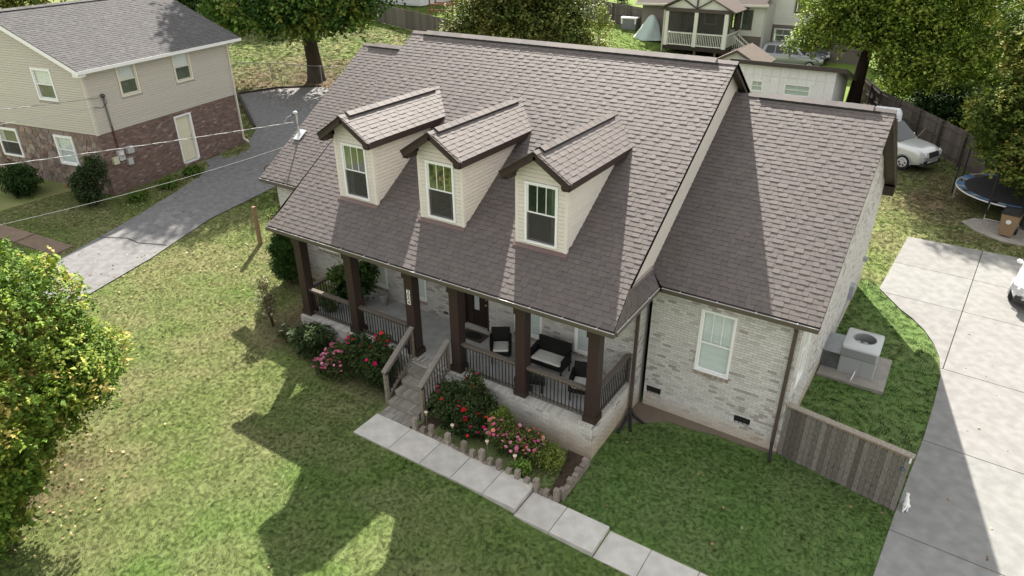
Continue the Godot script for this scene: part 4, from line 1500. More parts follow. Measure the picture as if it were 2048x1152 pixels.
# ------------------------------------------------------------------ yards behind
func board_fence(called: String, label: String, a: Vector2, b: Vector2, tall: float, col: Color, back := true, bw := 0.14, single := true, flat_top := NAN) -> Node3D:
	var o := thing(called, label, "fence", on(a.x, a.y))
	var base := o.position
	var d := Vector3(b.x - a.x, 0, b.y - a.y)
	var length := d.length()
	d = d.normalized()
	var out := d.cross(Vector3.UP)
	var n_ := int(length / (bw + 0.006))
	var all := MB.new()
	for i in n_:
		var t := (i + 0.5) * length / n_
		var p := Vector3(a.x, 0, a.y) + d * t
		var y0 := ter(p.x, p.z) + rf(0.0, 0.04)
		var y1 := ter(p.x, p.z) + tall + rf(-0.015, 0.015)
		if not is_nan(flat_top):
			y1 = lerpf(base.y, ter(b.x, b.y), t / length) + flat_top
		var mb := MB.new() if single else all
		mb.box(Vector3(p.x, (y0 + y1) / 2, p.z) - base + out * rf(-0.004, 0.004), Vector3(length / n_ - 0.007, y1 - y0, 0.022), col * rf(0.72, 1.2), Basis(d, Vector3.UP, d.cross(Vector3.UP)))
		if single:
			put("board", mb, M.wood, o)
	if not single:
		stuff(put("boards", all, M.wood, o))
	var s := -1.0 if back else 1.0
	for y in [0.3, tall * 0.52, tall - 0.22]:
		var r := MB.new()
		r.bar(Vector3(a.x, ter(a.x, a.y) + y, a.y) - base + out * 0.035 * s, Vector3(b.x, ter(b.x, b.y) + y, b.y) - base + out * 0.035 * s, 0.04, 0.09, col * 0.85)
		put("rail", r, M.wood, o)
	var k := int(length / 2.4) + 1
	for i in k + 1:
		var p := Vector3(a.x, 0, a.y) + d * (length * i / k)
		var mb := MB.new()
		mb.box(Vector3(p.x, ter(p.x, p.z) + tall / 2, p.z) - base + out * 0.11 * s, Vector3(0.1, tall + 0.04, 0.1), col * 0.8, Basis(d, Vector3.UP, d.cross(Vector3.UP)))
		put("post", mb, M.wood, o)
	return o

func rear() -> void:
	var X := Vector3.RIGHT
	var Z := Vector3.BACK
	# house with the screened porch
	var h := thing("rear_house", "cream sided house far behind with a gabled screened porch on a deck", "house", on(-18.5, -47.5))
	var base := h.position
	var cream := Color(0.66, 0.66, 0.60)
	var dark := Color(0.085, 0.065, 0.055)
	var tan_ := Color(0.27, 0.235, 0.205)
	var w := MB.new()
	var put_wall := func(p: Vector3, ww: float, hh: float, holes: Array, col: Color) -> void:
		wall(w, p - base, X, Z, ww, hh, holes, 0.2, col)
	put_wall.call(Vector3(-24.7, 1.4, -47.5), 4.2, 3.95, [], tan_)
	put_wall.call(Vector3(-20.5, 1.4, -47.5), 3.9, 4.2, [], Color(0.3, 0.27, 0.23))
	put_wall.call(Vector3(-16.6, 1.2, -47.5), 2.7, 2.0, [], tan_ * 0.85)
	put_wall.call(Vector3(-16.6, 3.2, -47.5), 2.7, 2.45, [Rect2(0.05, 0.48, 1.75, 1.55)], cream)
	put_wall.call(Vector3(-14.6, 1.0, -50), 9.0, 2.95, [Rect2(1.1, 1.55, 1.5, 1.1)], tan_ * 0.85)
	put_wall.call(Vector3(-14.6, 3.95, -50), 9.0, 4.0, [Rect2(2.5, 1.0, 1.2, 1.7), Rect2(5.5, 1.0, 1.2, 1.7)], cream)
	w.span(Vector3(-13.9, 1.2, -49.99) - base, Vector3(-13.7, 5.6, -47.52) - base, cream)
	w.span(Vector3(-24.7, 1.2, -56) - base, Vector3(-24.5, 5.3, -47.7) - base, tan_)
	var walls := put("wall", w, M.brick, h)
	siding(walls, Vector3(-16.6, 3.2, -47.5) - base, X, Z, 12, 0.2, func(y: float, y1: float) -> Array:
		return [[0.0, 0.04], [1.85, 2.7]] if y1 > 0.4 and y < 2.1 else [[0.0, 2.7]], [cream], M.siding)
	siding(walls, Vector3(-14.6, 3.95, -50) - base, X, Z, 20, 0.2, func(y: float, y1: float) -> Array:
		return [[0.0, 2.4], [3.8, 5.4], [6.8, 9.0]] if y1 > 0.95 and y < 2.75 else [[0.0, 9.0]], [cream], M.siding)
	window(h, Vector3(-16.55, 3.68, -47.49) - base, X, Z, 1.75, 1.55, "dark", 0, 0.08, dark)
	var mid := MB.new()
	mid.span(Vector3(-15.72, 3.76, -47.5) - base, Vector3(-15.64, 5.15, -47.45) - base, WHITE)
	put("mullion", mid, M.vinyl, h)
	window(h, Vector3(-12.1, 4.95, -49.99) - base, X, Z, 1.2, 1.7, "dark", 0, 0.1, dark)
	window(h, Vector3(-9.1, 4.95, -49.99) - base, X, Z, 1.2, 1.7, "dark", 0, 0.1, dark)
	window(h, Vector3(-13.5, 2.55, -49.99) - base, X, Z, 1.5, 1.1, "dark", 1, 0.07, WHITE)
	var r := MB.new()
	deck(r, [Vector3(-25.2, 5.33, -47.0) - base, Vector3(-13.5, 5.75, -47.0) - base, Vector3(-14.5, 7.6, -52) - base, Vector3(-25.2, 7.6, -52) - base], 0.15, Color(0.16, 0.135, 0.125))
	deck(r, [Vector3(-15.0, 7.95, -49.4) - base, Vector3(-5, 7.95, -49.4) - base, Vector3(-5, 10, -54) - base, Vector3(-15.0, 10, -54) - base], 0.15, Color(0.16, 0.135, 0.125))
	var roof := put("roof", r, M.shingle_matte, h)
	var f := MB.new()
	f.bar(Vector3(-25.2, 5.25, -46.98) - base, Vector3(-13.5, 5.67, -46.98) - base, 0.06, 0.16, Color(0.6, 0.56, 0.5))
	put("fascia", f, M.vinyl, roof)
	# porch: deck, posts, rails, gable with a truss
	var D := func(x: float, y: float, z: float) -> Vector3:
		return Vector3(x, y, z) - base
	var dk := MB.new()
	dk.span(D.call(-21.1, 2.2, -47.45), D.call(-15.7, 2.5, -44.0), dark)
	var porch := put("porch_deck", dk, M.wood, h)
	for x in [-20.9, -18.35, -16.6]:
		var pb := MB.new()
		pb.span(D.call(x - 0.08, 1.0, -44.3), D.call(x + 0.08, 2.2, -44.1), Color(0.3, 0.2, 0.13))
		put("deck_post", pb, M.wood, porch)
	for x in [-20.98, -18.45, -15.95]:
		var pb := MB.new()
		pb.span(D.call(x - 0.15, 2.5, -44.25), D.call(x + 0.15, 5.2, -44.0), cream * 1.1)
		put("porch_post", pb, M.vinyl, porch)
	for x in [-20.95, -15.95]:
		var pb := MB.new()
		pb.span(D.call(x - 0.1, 2.5, -47.4), D.call(x + 0.1, 5.2, -47.2), dark)
		put("porch_post", pb, M.vinyl, porch)
	for e in [[-20.83, -18.6], [-18.3, -16.1]]:
		var rl := MB.new()
		rl.span(D.call(e[0], 3.5, -44.18), D.call(e[1], 3.6, -44.05), cream * 1.1)
		rl.span(D.call(e[0], 2.56, -44.16), D.call(e[1], 2.64, -44.07), cream * 1.1)
		put("rail", rl, M.vinyl, porch)
		var n_ := 15
		for i in n_:
			var x := lerpf(e[0], e[1], (i + 0.5) / n_)
			var b := MB.new()
			b.span(D.call(x - 0.02, 2.64, -44.13), D.call(x + 0.02, 3.5, -44.09), cream * 1.1)
			put("baluster", b, M.vinyl, porch)
		var sc := MB.new()
		sc.span(D.call(e[0], 3.62, -44.1), D.call(e[1], 5.18, -44.095), grey(0.1))
		put("insect_screen", sc, M.screen, porch)
	var side := MB.new()
	side.bar(D.call(-15.85, 3.55, -44.1), D.call(-15.85, 3.55, -47.3), 0.08, 0.1, cream)
	for i in 14:
		side.bar(D.call(-15.85, 2.55, -44.3 - i * 0.22), D.call(-15.85, 3.5, -44.3 - i * 0.22), 0.03, 0.03, cream, X)
	put("side_rail", side, M.vinyl, porch)
	var stair := MB.new()
	for i in 5:
		stair.span(D.call(-15.65 + i * 0.28, 1.3, -46.5), D.call(-15.38 + i * 0.28, 2.3 - i * 0.2, -45.4), Color(0.4, 0.38, 0.33))
	for z in [-45.4, -46.5]:
		stair.bar(D.call(-15.6, 3.45, z), D.call(-14.3, 2.5, z), 0.06, 0.08, cream)
		for i in 8:
			var t := i / 7.0
			stair.bar(D.call(-15.55 + t * 1.2, 2.5 - t * 0.9, z), D.call(-15.55 + t * 1.2, 3.42 - t * 0.88, z), 0.03, 0.03, cream, X)
	put("porch_stairs", stair, M.vinyl, porch)
	var bm := MB.new()
	bm.span(D.call(-21.3, 5.2, -44.28), D.call(-15.6, 5.48, -43.98), dark)
	bm.span(D.call(-21.1, 5.2, -47.4), D.call(-20.9, 5.48, -44.3), dark)
	bm.span(D.call(-16.0, 5.2, -47.4), D.call(-15.8, 5.48, -44.3), dark)
	put("porch_beam", bm, M.vinyl, porch)
	var gb := MB.new()
	gb.face([D.call(-21.1, 5.48, -44.1), D.call(-15.8, 5.48, -44.1), D.call(-18.45, 6.75, -44.1)], cream * 1.1)
	gb.face([D.call(-15.8, 5.48, -44.12), D.call(-21.1, 5.48, -44.12), D.call(-18.45, 6.75, -44.12)], cream)
	put("porch_gable", gb, M.vinyl, porch)
	for e in [[-18.45, 5.5, -18.45, 6.7], [-18.45, 5.5, -19.6, 6.15], [-18.45, 5.5, -17.3, 6.15], [-21.6, 5.35, -18.45, 6.85], [-15.3, 5.35, -18.45, 6.85]]:
		var tb := MB.new()
		tb.bar(D.call(e[0], e[1], -44.03), D.call(e[2], e[3], -44.03), 0.1, 0.17, dark, Z)
		put("truss_bar", tb, M.vinyl, porch)
	var pr := MB.new()
	deck(pr, [D.call(-21.75, 5.4, -43.7), D.call(-18.45, 6.98, -43.7), D.call(-18.45, 6.98, -49.5), D.call(-21.75, 5.4, -49.5)], 0.1, Color(0.19, 0.155, 0.14))
	deck(pr, [D.call(-18.45, 6.979, -43.7), D.call(-15.15, 5.4, -43.7), D.call(-15.15, 5.4, -49.5), D.call(-18.45, 6.979, -49.5)], 0.1, Color(0.19, 0.155, 0.14))
	put("porch_roof", pr, M.shingle_matte, porch)
	var dn := MB.new()
	dn.bar(D.call(-21.2, 5.3, -43.95), D.call(-21.2, 1.8, -43.95), 0.09, 0.07, Color(0.5, 0.47, 0.42), Z)
	put("downspout", dn, M.metal_paint, porch)
	var inner := MB.new()
	inner.span(D.call(-18.9, 3.9, -47.49), D.call(-17.8, 5.0, -47.44), Color(0.6, 0.6, 0.58))
	inner.span(D.call(-18.8, 4.0, -47.44), D.call(-17.9, 4.9, -47.42), Color(0.05, 0.055, 0.06))
	inner.span(D.call(-20.3, 2.5, -47.49), D.call(-19.3, 4.9, -47.45), Color(0.1, 0.08, 0.07))
	put("back_door", inner, M.vinyl, porch)
	for e in [[-19.6, -46.2, 0.7, 1.3], [-18.0, -46.4, 0.9, 0.8], [-17.1, -45.8, 0.7, 0.75]]:
		var fb := MB.new()
		fb.box(D.call(e[0], 2.5 + e[3] / 2, e[1]), Vector3(e[2], e[3] * 0.5, 0.6), Color(0.035, 0.035, 0.04))
		fb.box(D.call(e[0], 2.5 + e[3] * 0.75, e[1] - 0.3), Vector3(e[2], e[3] * 0.6, 0.08), Color(0.04, 0.04, 0.05))
		put("porch_seat", fb, M.cloth, porch)
	# white flat roofed outbuilding
	var s := thing("outbuilding", "white panelled outbuilding with low dark flat roof behind the brick house", "outbuilding", on(-8, -31))
	var sb := s.position
	var wt := Color(0.74, 0.74, 0.73)
	var sw := MB.new()
	wall(sw, Vector3(-10.95, 0.4, -31) - sb, X, Z, 5.95, 3.6, [Rect2(1.0, 1.9, 0.78, 0.72), Rect2(3.05, 1.86, 1.6, 0.75)], 0.2, wt)
	sw.face([Vector3(-5.0, 0.3, -31.2) - sb, Vector3(-5.0, 0.3, -36) - sb, Vector3(-5.0, 2.65, -36) - sb, Vector3(-5.0, 3.98, -31.2) - sb], wt)
	sw.face([Vector3(-10.95, 0.3, -36) - sb, Vector3(-10.95, 0.3, -31.2) - sb, Vector3(-10.95, 3.98, -31.2) - sb, Vector3(-10.95, 2.65, -36) - sb], wt)
	sw.span(Vector3(-10.9, 0.3, -36) - sb, Vector3(-5.1, 2.5, -35.8) - sb, wt)
	var swall := put("wall", sw, M.siding, s)
	for i in 11:
		for row in 2:
			var x0 := -10.93 + i * 0.54
			var y0: float = 3.36 if row else 0.5
			var y1: float = 3.93 if row else 3.33
			if not row and (i in [2, 3] or i in [5, 6, 7, 8]):
				y0 = 3.02
			var pb := MB.new()
			pb.span(Vector3(x0 + 0.02, y0, -31.0) - sb, Vector3(x0 + 0.52, y1, -30.97) - sb, wt * rf(0.97, 1.02))
			put("panel", pb, M.siding, swall)
	window(s, Vector3(-9.95, 2.3, -30.99) - sb, X, Z, 0.78, 0.72, "shade", 1, 0.07, WHITE)
	window(s, Vector3(-7.9, 2.26, -30.99) - sb, X, Z, 1.6, 0.75, "shade", 1, 0.07, WHITE)
	var sr := MB.new()
	deck(sr, [Vector3(-11.35, 4.22, -30.7) - sb, Vector3(-4.45, 4.22, -30.7) - sb, Vector3(-4.45, 2.7, -36.3) - sb, Vector3(-11.35, 2.7, -36.3) - sb], 0.15, Color(0.13, 0.12, 0.115))
	sr.span(Vector3(-11.37, 3.98, -30.7) - sb, Vector3(-4.43, 4.24, -30.66) - sb, Color(0.075, 0.06, 0.053))
	sr.bar(Vector3(-4.43, 4.1, -30.7) - sb, Vector3(-4.43, 2.6, -36.3) - sb, 0.04, 0.24, Color(0.075, 0.06, 0.053))
	put("roof", sr, M.dark_paint, s)
	# small shed with a tan gable roof
	var g := thing("garden_shed", "small pale shed with tan gabled roof behind the white outbuilding", "shed", on(-12.2, -36))
	var gp := g.position
	var gw := MB.new()
	gw.span(Vector3(-13.5, 0.5, -37.5) - gp, Vector3(-10.6, 3.25, -34.6) - gp, Color(0.62, 0.66, 0.58))
	gw.face([Vector3(-13.5, 3.25, -34.6) - gp, Vector3(-10.6, 3.25, -34.6) - gp, Vector3(-12.05, 4.0, -34.6) - gp], Color(0.62, 0.66, 0.58))
	put("wall", gw, M.siding, g)
	var gr := MB.new()
	deck(gr, [Vector3(-13.9, 3.18, -34.3) - gp, Vector3(-12.05, 4.15, -34.3) - gp, Vector3(-12.05, 4.15, -37.9) - gp, Vector3(-13.9, 3.18, -37.9) - gp], 0.1, Color(0.27, 0.225, 0.195))
	deck(gr, [Vector3(-12.05, 4.149, -34.3) - gp, Vector3(-10.2, 3.18, -34.3) - gp, Vector3(-10.2, 3.18, -37.9) - gp, Vector3(-12.05, 4.149, -37.9) - gp], 0.1, Color(0.27, 0.225, 0.195))
	var groof := put("roof", gr, M.shingle_matte, g)
	var gs := MB.new()
	shingles(gs, Vector3(-13.9, 3.19, -37.9) - gp, Z, Vector3(1.85, 0.97, 0).normalized(), pv([0, 0, 3.6, 0, 3.6, 2.08, 0, 2.08]), 0.18, [Color(0.27, 0.225, 0.195), Color(0.3, 0.255, 0.225)])
	shingles(gs, Vector3(-10.2, 3.19, -34.3) - gp, Vector3.FORWARD, Vector3(-1.85, 0.97, 0).normalized(), pv([0, 0, 3.6, 0, 3.6, 2.08, 0, 2.08]), 0.18, [Color(0.27, 0.225, 0.195), Color(0.3, 0.255, 0.225)])
	stuff(put("shingle_field", gs, M.shingle_matte, groof))
	var gt := MB.new()
	gt.bar(Vector3(-13.9, 3.1, -34.28) - gp, Vector3(-12.05, 4.07, -34.28) - gp, 0.03, 0.14, dark)
	gt.bar(Vector3(-10.2, 3.1, -34.28) - gp, Vector3(-12.05, 4.07, -34.28) - gp, 0.03, 0.14, dark)
	put("rake_board", gt, M.vinyl, groof)
	# white sided house at the far left, mostly behind trees
	var fh := thing("far_house", "white sided house beyond the grey board fence, cut off by the frame", "house", on(-58, -48))
	var fw := MB.new()
	fw.span(Vector3(-9, 0, -6), Vector3(7, 7, 0), Color(0.72, 0.73, 0.74))
	var fwall := put("wall", fw, M.siding, fh)
	siding(fwall, Vector3(-9, 0.2, 0), X, Z, 24, 0.28, func(y: float, y1: float) -> Array: return [[0.0, 16.0]], [Color(0.72, 0.73, 0.74)], M.siding)
	var fr := MB.new()
	deck(fr, [Vector3(-9.4, 7, 0.4), Vector3(7.4, 7, 0.4), Vector3(7.4, 9.4, -3), Vector3(-9.4, 9.4, -3)], 0.15, Color(0.25, 0.24, 0.23))
	put("roof", fr, M.shingle_matte, fh)
	# fences
	board_fence("rear_fence", "weathered grey board fence with posts and rails behind the silver car", Vector2(-2.6, -34.2), Vector2(6.2, -22.4), 1.85, Color(0.2, 0.17, 0.148), false, 0.17)
	board_fence("yard_fence", "grey board fence running beneath the far left trees", Vector2(-53, -40), Vector2(-33, -33.5), 1.7, Color(0.27, 0.24, 0.21), true, 0.2)
	board_fence("rear_fence", "grey gate and board fence at the end of the bright rear lawn", Vector2(-33, -51.2), Vector2(-25, -49.8), 1.9, Color(0.26, 0.235, 0.205), false, 0.14)
	board_fence("side_fence", "short dark board fence behind the forked tree trunk", Vector2(-5.0, -39.5), Vector2(-2.6, -34.2), 1.8, Color(0.13, 0.11, 0.095), false, 0.17)

# ------------------------------------------------------------------ vehicles and yard things
func loft(mb: MB, rings: Array, col: Color, closed := false, ends := true, outward := true) -> void:
	mb.curved = true
	var s0 := mb.v.size()
	var m: int = rings[0].size()
	var nn := Vector3.ZERO
	for i in rings.size():
		var mid := Vector3.ZERO
		for p in rings[i]:
			mid += p / m
		for k in m:
			var a: Vector3 = rings[mini(i + 1, rings.size() - 1)][k] - rings[maxi(i - 1, 0)][k]
			var b: Vector3 = rings[i][(k + 1) % m if closed else mini(k + 1, m - 1)] - rings[i][(k + m - 1) % m if closed else maxi(k - 1, 0)]
			mb.v.append(rings[i][k])
			nn = a.cross(b).normalized()
			mb.n.append(nn if nn.dot(rings[i][k] - mid) >= 0 or not outward else -nn)
			mb.c.append(col)
	for i in rings.size() - 1:
		for k in (m if closed else m - 1):
			var p := s0 + i * m + k
			var q := s0 + i * m + (k + 1) % m
			mb.ix.append_array([p, p + m, q, q, p + m, q + m])
	if ends:
		var r0: Array = rings[0].duplicate()
		r0.reverse()
		mb.face(r0, col)
		mb.face(rings[-1], col)

func car(called: String, label: String, at: Vector3, turn: float, paint: Color, k := 1.0) -> Node3D:
	var o := thing(called, label, "car", at, turn)
	var body := MB.new()
	var rings := []
	for s in [[-2.42, 0.80, 0.5, 0.98], [-2.3, 0.92, 0.4, 1.04], [-1.4, 0.96, 0.3, 1.07], [0.0, 0.96, 0.28, 1.06], [0.9, 0.95, 0.28, 1.04], [1.5, 0.93, 0.3, 1.0], [1.95, 0.90, 0.32, 0.95], [2.25, 0.84, 0.38, 0.86], [2.42, 0.74, 0.42, 0.74], [2.47, 0.62, 0.46, 0.64]]:
		var w: float = s[1]
		var yb: float = s[2]
		var yt: float = s[3] * k
		var half := [Vector2(w * 0.90, yb), Vector2(w, yb + 0.16), Vector2(w, yt - 0.18), Vector2(w * 0.95, yt - 0.03), Vector2(w * 0.7, yt + 0.03), Vector2(w * 0.35, yt + 0.05)]
		var r := []
		for p in half:
			r.append(Vector3(p.x, p.y, s[0]))
		for i in range(5, -1, -1):
			r.append(Vector3(-half[i].x, half[i].y, s[0]))
		rings.append(r)
	loft(body, rings, paint)
	put("body", body, M.car_paint, o)
	var cab := MB.new()
	var cr := []
	var yr := 1.70 * k
	var yb2 := 1.0 * k
	for s in [[-2.36, 0.84, yb2 + 0.05], [-2.1, 0.86, yr - 0.08], [-1.6, 0.86, yr], [-0.4, 0.87, yr + 0.02], [0.2, 0.87, yr - 0.02], [1.08, 0.86, yb2 + 0.05]]:
		var wt: float = lerpf(s[1], 0.66, (s[2] - yb2) / (yr - yb2))
		cr.append([Vector3(s[1], yb2, s[0]), Vector3(wt, s[2] - 0.03, s[0]), Vector3(wt * 0.8, s[2], s[0]), Vector3(-wt * 0.8, s[2], s[0]), Vector3(-wt, s[2] - 0.03, s[0]), Vector3(-s[1], yb2, s[0])])
	loft(cab, cr, paint)
	put("cabin", cab, M.car_paint, o)
	var gl := Color(0.012, 0.016, 0.018)
	var ws := MB.new()
	ws.face([Vector3(-0.76, yb2 + 0.1, 1.085), Vector3(0.76, yb2 + 0.1, 1.085), Vector3(0.60, yr - 0.04, 0.31), Vector3(-0.60, yr - 0.04, 0.31)], gl)
	put("windscreen", ws, M.car_glass, o)
	var rw := MB.new()
	rw.face([Vector3(0.7, yb2 + 0.14, -2.39), Vector3(-0.7, yb2 + 0.14, -2.39), Vector3(-0.58, yr - 0.13, -2.16), Vector3(0.58, yr - 0.13, -2.16)], gl)
	put("rear_window", rw, M.car_glass, o)
	for s in [-1, 1]:
		for e in [[-2.0, -1.25, -1.85, -1.25], [-1.17, -0.3, -1.17, -0.3], [-0.22, 0.75, -0.22, 0.2]]:
			var sw := MB.new()
			var q := [Vector3(s * 0.862, yb2 + 0.1, e[0]), Vector3(s * 0.862, yb2 + 0.1, e[1]), Vector3(s * 0.715, yr - 0.1, e[3]), Vector3(s * 0.715, yr - 0.1, e[2])]
			if s > 0:
				q.reverse()
			sw.face(q, gl)
			put("side_window", sw, M.car_glass, o)
		var mi := MB.new()
		mi.ball(Vector3(s * 1.03, yb2 + 0.12, 0.75), Vector3(0.11, 0.08, 0.07), paint)
		put("mirror", mi, M.car_paint, o)
		var hl := MB.new()
		hl.box(Vector3(s * 0.69, 0.74 * k, 2.36), Vector3(0.4, 0.2, 0.14), Color(0.55, 0.56, 0.55), Basis(Vector3.UP, s * 0.5) * Basis(Vector3.RIGHT, -0.35))
		hl.ball(Vector3(s * 0.66, 0.77 * k, 2.43), Vector3(0.06, 0.06, 0.04), grey(0.8))
		put("headlight", hl, M.car_glass, o)
		var tl := MB.new()
		tl.box(Vector3(s * 0.78, 0.95 * k, -2.38), Vector3(0.26, 0.2, 0.1), Color(0.4, 0.02, 0.02), Basis(Vector3.UP, -s * 0.4))
		put("tail_light", tl, M.car_glass, o)
		var fo := MB.new()
		fo.box(Vector3(s * 0.6, 0.5, 2.46), Vector3(0.2, 0.14, 0.05), grey(0.03), Basis(Vector3.UP, s * 0.3))
		put("fog_light", fo, M.car_glass, o)
		for z in [1.55, -1.45]:
			var b := Basis(Vector3(0, 1, 0), Vector3(s, 0, 0), Vector3(0, 0, 1))
			var c := Vector3(s * 0.83, 0.36, z)
			var ty := MB.new()
			ty.lathe(c, [Vector2(0.2, 0.1), Vector2(0.33, 0.12), Vector2(0.36, 0.08), Vector2(0.36, -0.1), Vector2(0.3, -0.12)], 20, grey(0.014), b)
			var tyre := put("wheel", ty, M.rubber, o)
			var ri := MB.new()
			ri.lathe(c, [Vector2(0.0, 0.115), Vector2(0.06, 0.115), Vector2(0.07, 0.09)], 12, grey(0.55), b)
			ri.lathe(c, [Vector2(0.19, 0.12), Vector2(0.235, 0.125), Vector2(0.24, 0.06)], 20, grey(0.55), b)
			ri.lathe(c, [Vector2(0.0, 0.05), Vector2(0.23, 0.05)], 12, grey(0.05), b)
			for i in 6:
				var a := TAU * i / 6
				var d := b * Vector3(cos(a), 0, sin(a))
				ri.bar(c + b * Vector3(0, 0.1, 0) + d * 0.04, c + b * Vector3(0, 0.1, 0) + d * 0.21, 0.05, 0.03, grey(0.5), Vector3(s, 0.01, 0))
			put("rim", ri, M.metal_paint, tyre)
			var ar := MB.new()
			var ap := []
			for i in 13:
				var a := PI * i / 12.0
				ap.append(c + Vector3(s * 0.125, sin(a) * 0.42 - 0.02, cos(a) * 0.42))
			ar.tube(ap, [0.035], 6, paint * 0.55)
			put("wheel_arch", ar, M.rubber, o)
	var gr := MB.new()
	gr.box(Vector3(0, 0.72 * k, 2.45), Vector3(0.74, 0.24, 0.1), grey(0.02), Basis(Vector3.RIGHT, -0.25))
	put("grille", gr, M.rubber, o)
	var gt := MB.new()
	for y in [0.6, 0.84]:
		gt.bar(Vector3(-0.38, y, 2.46 - (y - 0.6) * 0.3), Vector3(0.38, y, 2.46 - (y - 0.6) * 0.3), 0.04, 0.035, grey(0.6))
	gt.box(Vector3(0, 0.73, 2.485), Vector3(0.18, 0.06, 0.02), grey(0.35))
	put("grille_trim", gt, M.metal_paint, o)
	var bp := MB.new()
	bp.box(Vector3(0, 0.4, 2.36), Vector3(1.5, 0.14, 0.26), grey(0.035))
	bp.box(Vector3(0, 0.47, 2.475), Vector3(1.0, 0.03, 0.04), grey(0.55))
	put("bumper", bp, M.rubber, o)
	var rr := MB.new()
	for s in [-1, 1]:
		rr.bar(Vector3(s * 0.6, yr + 0.05, -1.7), Vector3(s * 0.6, yr + 0.05, 0.0), 0.03, 0.03, grey(0.3))
	put("roof_rail", rr, M.metal_paint, o)
	return o

func blob(mb: MB, caps: Array, cell: float, col: Color, blend := 0.03) -> void:
	# surface nets over a smooth union of tapered capsules: [a, b, ra, rb]
	var lo: Vector3 = caps[0][0]
	var hi := lo
	for c in caps:
		for p in [[c[0], c[2]], [c[1], c[3]]]:
			lo = lo.min(p[0] - Vector3.ONE * (p[1] + cell * 2))
			hi = hi.max(p[0] + Vector3.ONE * (p[1] + cell * 2))
	var n := Vector3i(((hi - lo) / cell).ceil()) + Vector3i.ONE
	var f := PackedFloat32Array()
	f.resize(n.x * n.y * n.z)
	for z in n.z:
		for y in n.y:
			for x in n.x:
				var p := lo + Vector3(x, y, z) * cell
				var d := 1e3
				for c in caps:
					var ab: Vector3 = c[1] - c[0]
					var t := clampf((p - c[0]).dot(ab) / maxf(ab.length_squared(), 1e-9), 0, 1)
					var e: float = p.distance_to(c[0] + ab * t) - lerpf(c[2], c[3], t)
					var h := maxf(blend - absf(d - e), 0.0) / blend
					d = minf(d, e) - h * h * blend * 0.25
				f[(z * n.y + y) * n.x + x] = d
	var at := {}
	var sx := 1
	var sy := n.x
	var sz := n.x * n.y
	for z in n.z - 1:
		for y in n.y - 1:
			for x in n.x - 1:
				var i := (z * n.y + y) * n.x + x
				var sum := Vector3.ZERO
				var cnt := 0
				for e in [[0, 1, Vector3(0, 0, 0), Vector3(1, 0, 0)], [sy, sy + 1, Vector3(0, 1, 0), Vector3(1, 0, 0)], [sz, sz + 1, Vector3(0, 0, 1), Vector3(1, 0, 0)], [sy + sz, sy + sz + 1, Vector3(0, 1, 1), Vector3(1, 0, 0)], [0, sy, Vector3(0, 0, 0), Vector3(0, 1, 0)], [1, 1 + sy, Vector3(1, 0, 0), Vector3(0, 1, 0)], [sz, sz + sy, Vector3(0, 0, 1), Vector3(0, 1, 0)], [1 + sz, 1 + sz + sy, Vector3(1, 0, 1), Vector3(0, 1, 0)], [0, sz, Vector3(0, 0, 0), Vector3(0, 0, 1)], [1, 1 + sz, Vector3(1, 0, 0), Vector3(0, 0, 1)], [sy, sy + sz, Vector3(0, 1, 0), Vector3(0, 0, 1)], [1 + sy, 1 + sy + sz, Vector3(1, 1, 0), Vector3(0, 0, 1)]]:
					var a := f[i + e[0]]
					var b := f[i + e[1]]
					if (a < 0) != (b < 0):
						sum += e[2] + e[3] * (a / (a - b))
						cnt += 1
				if cnt:
					at[i] = mb.v.size()
					mb.v.append(lo + (Vector3(x, y, z) + sum / cnt) * cell)
					mb.n.append(Vector3(f[i + 1] - f[i], f[i + sy] - f[i], f[i + sz] - f[i]).normalized())
					mb.c.append(col)
	for z in range(1, n.z - 1):
		for y in range(1, n.y - 1):
			for x in range(1, n.x - 1):
				var i := (z * n.y + y) * n.x + x
				for e in [[sx, sy, sz], [sy, sz, sx], [sz, sx, sy]]:
					if (f[i] < 0) != (f[i + e[0]] < 0):
						var q := [at[i], at[i - e[1]], at[i - e[1] - e[2]], at[i - e[2]]]
						if f[i] < 0:
							q.reverse()
						mb.ix.append_array([q[0], q[1], q[2], q[0], q[2], q[3]])

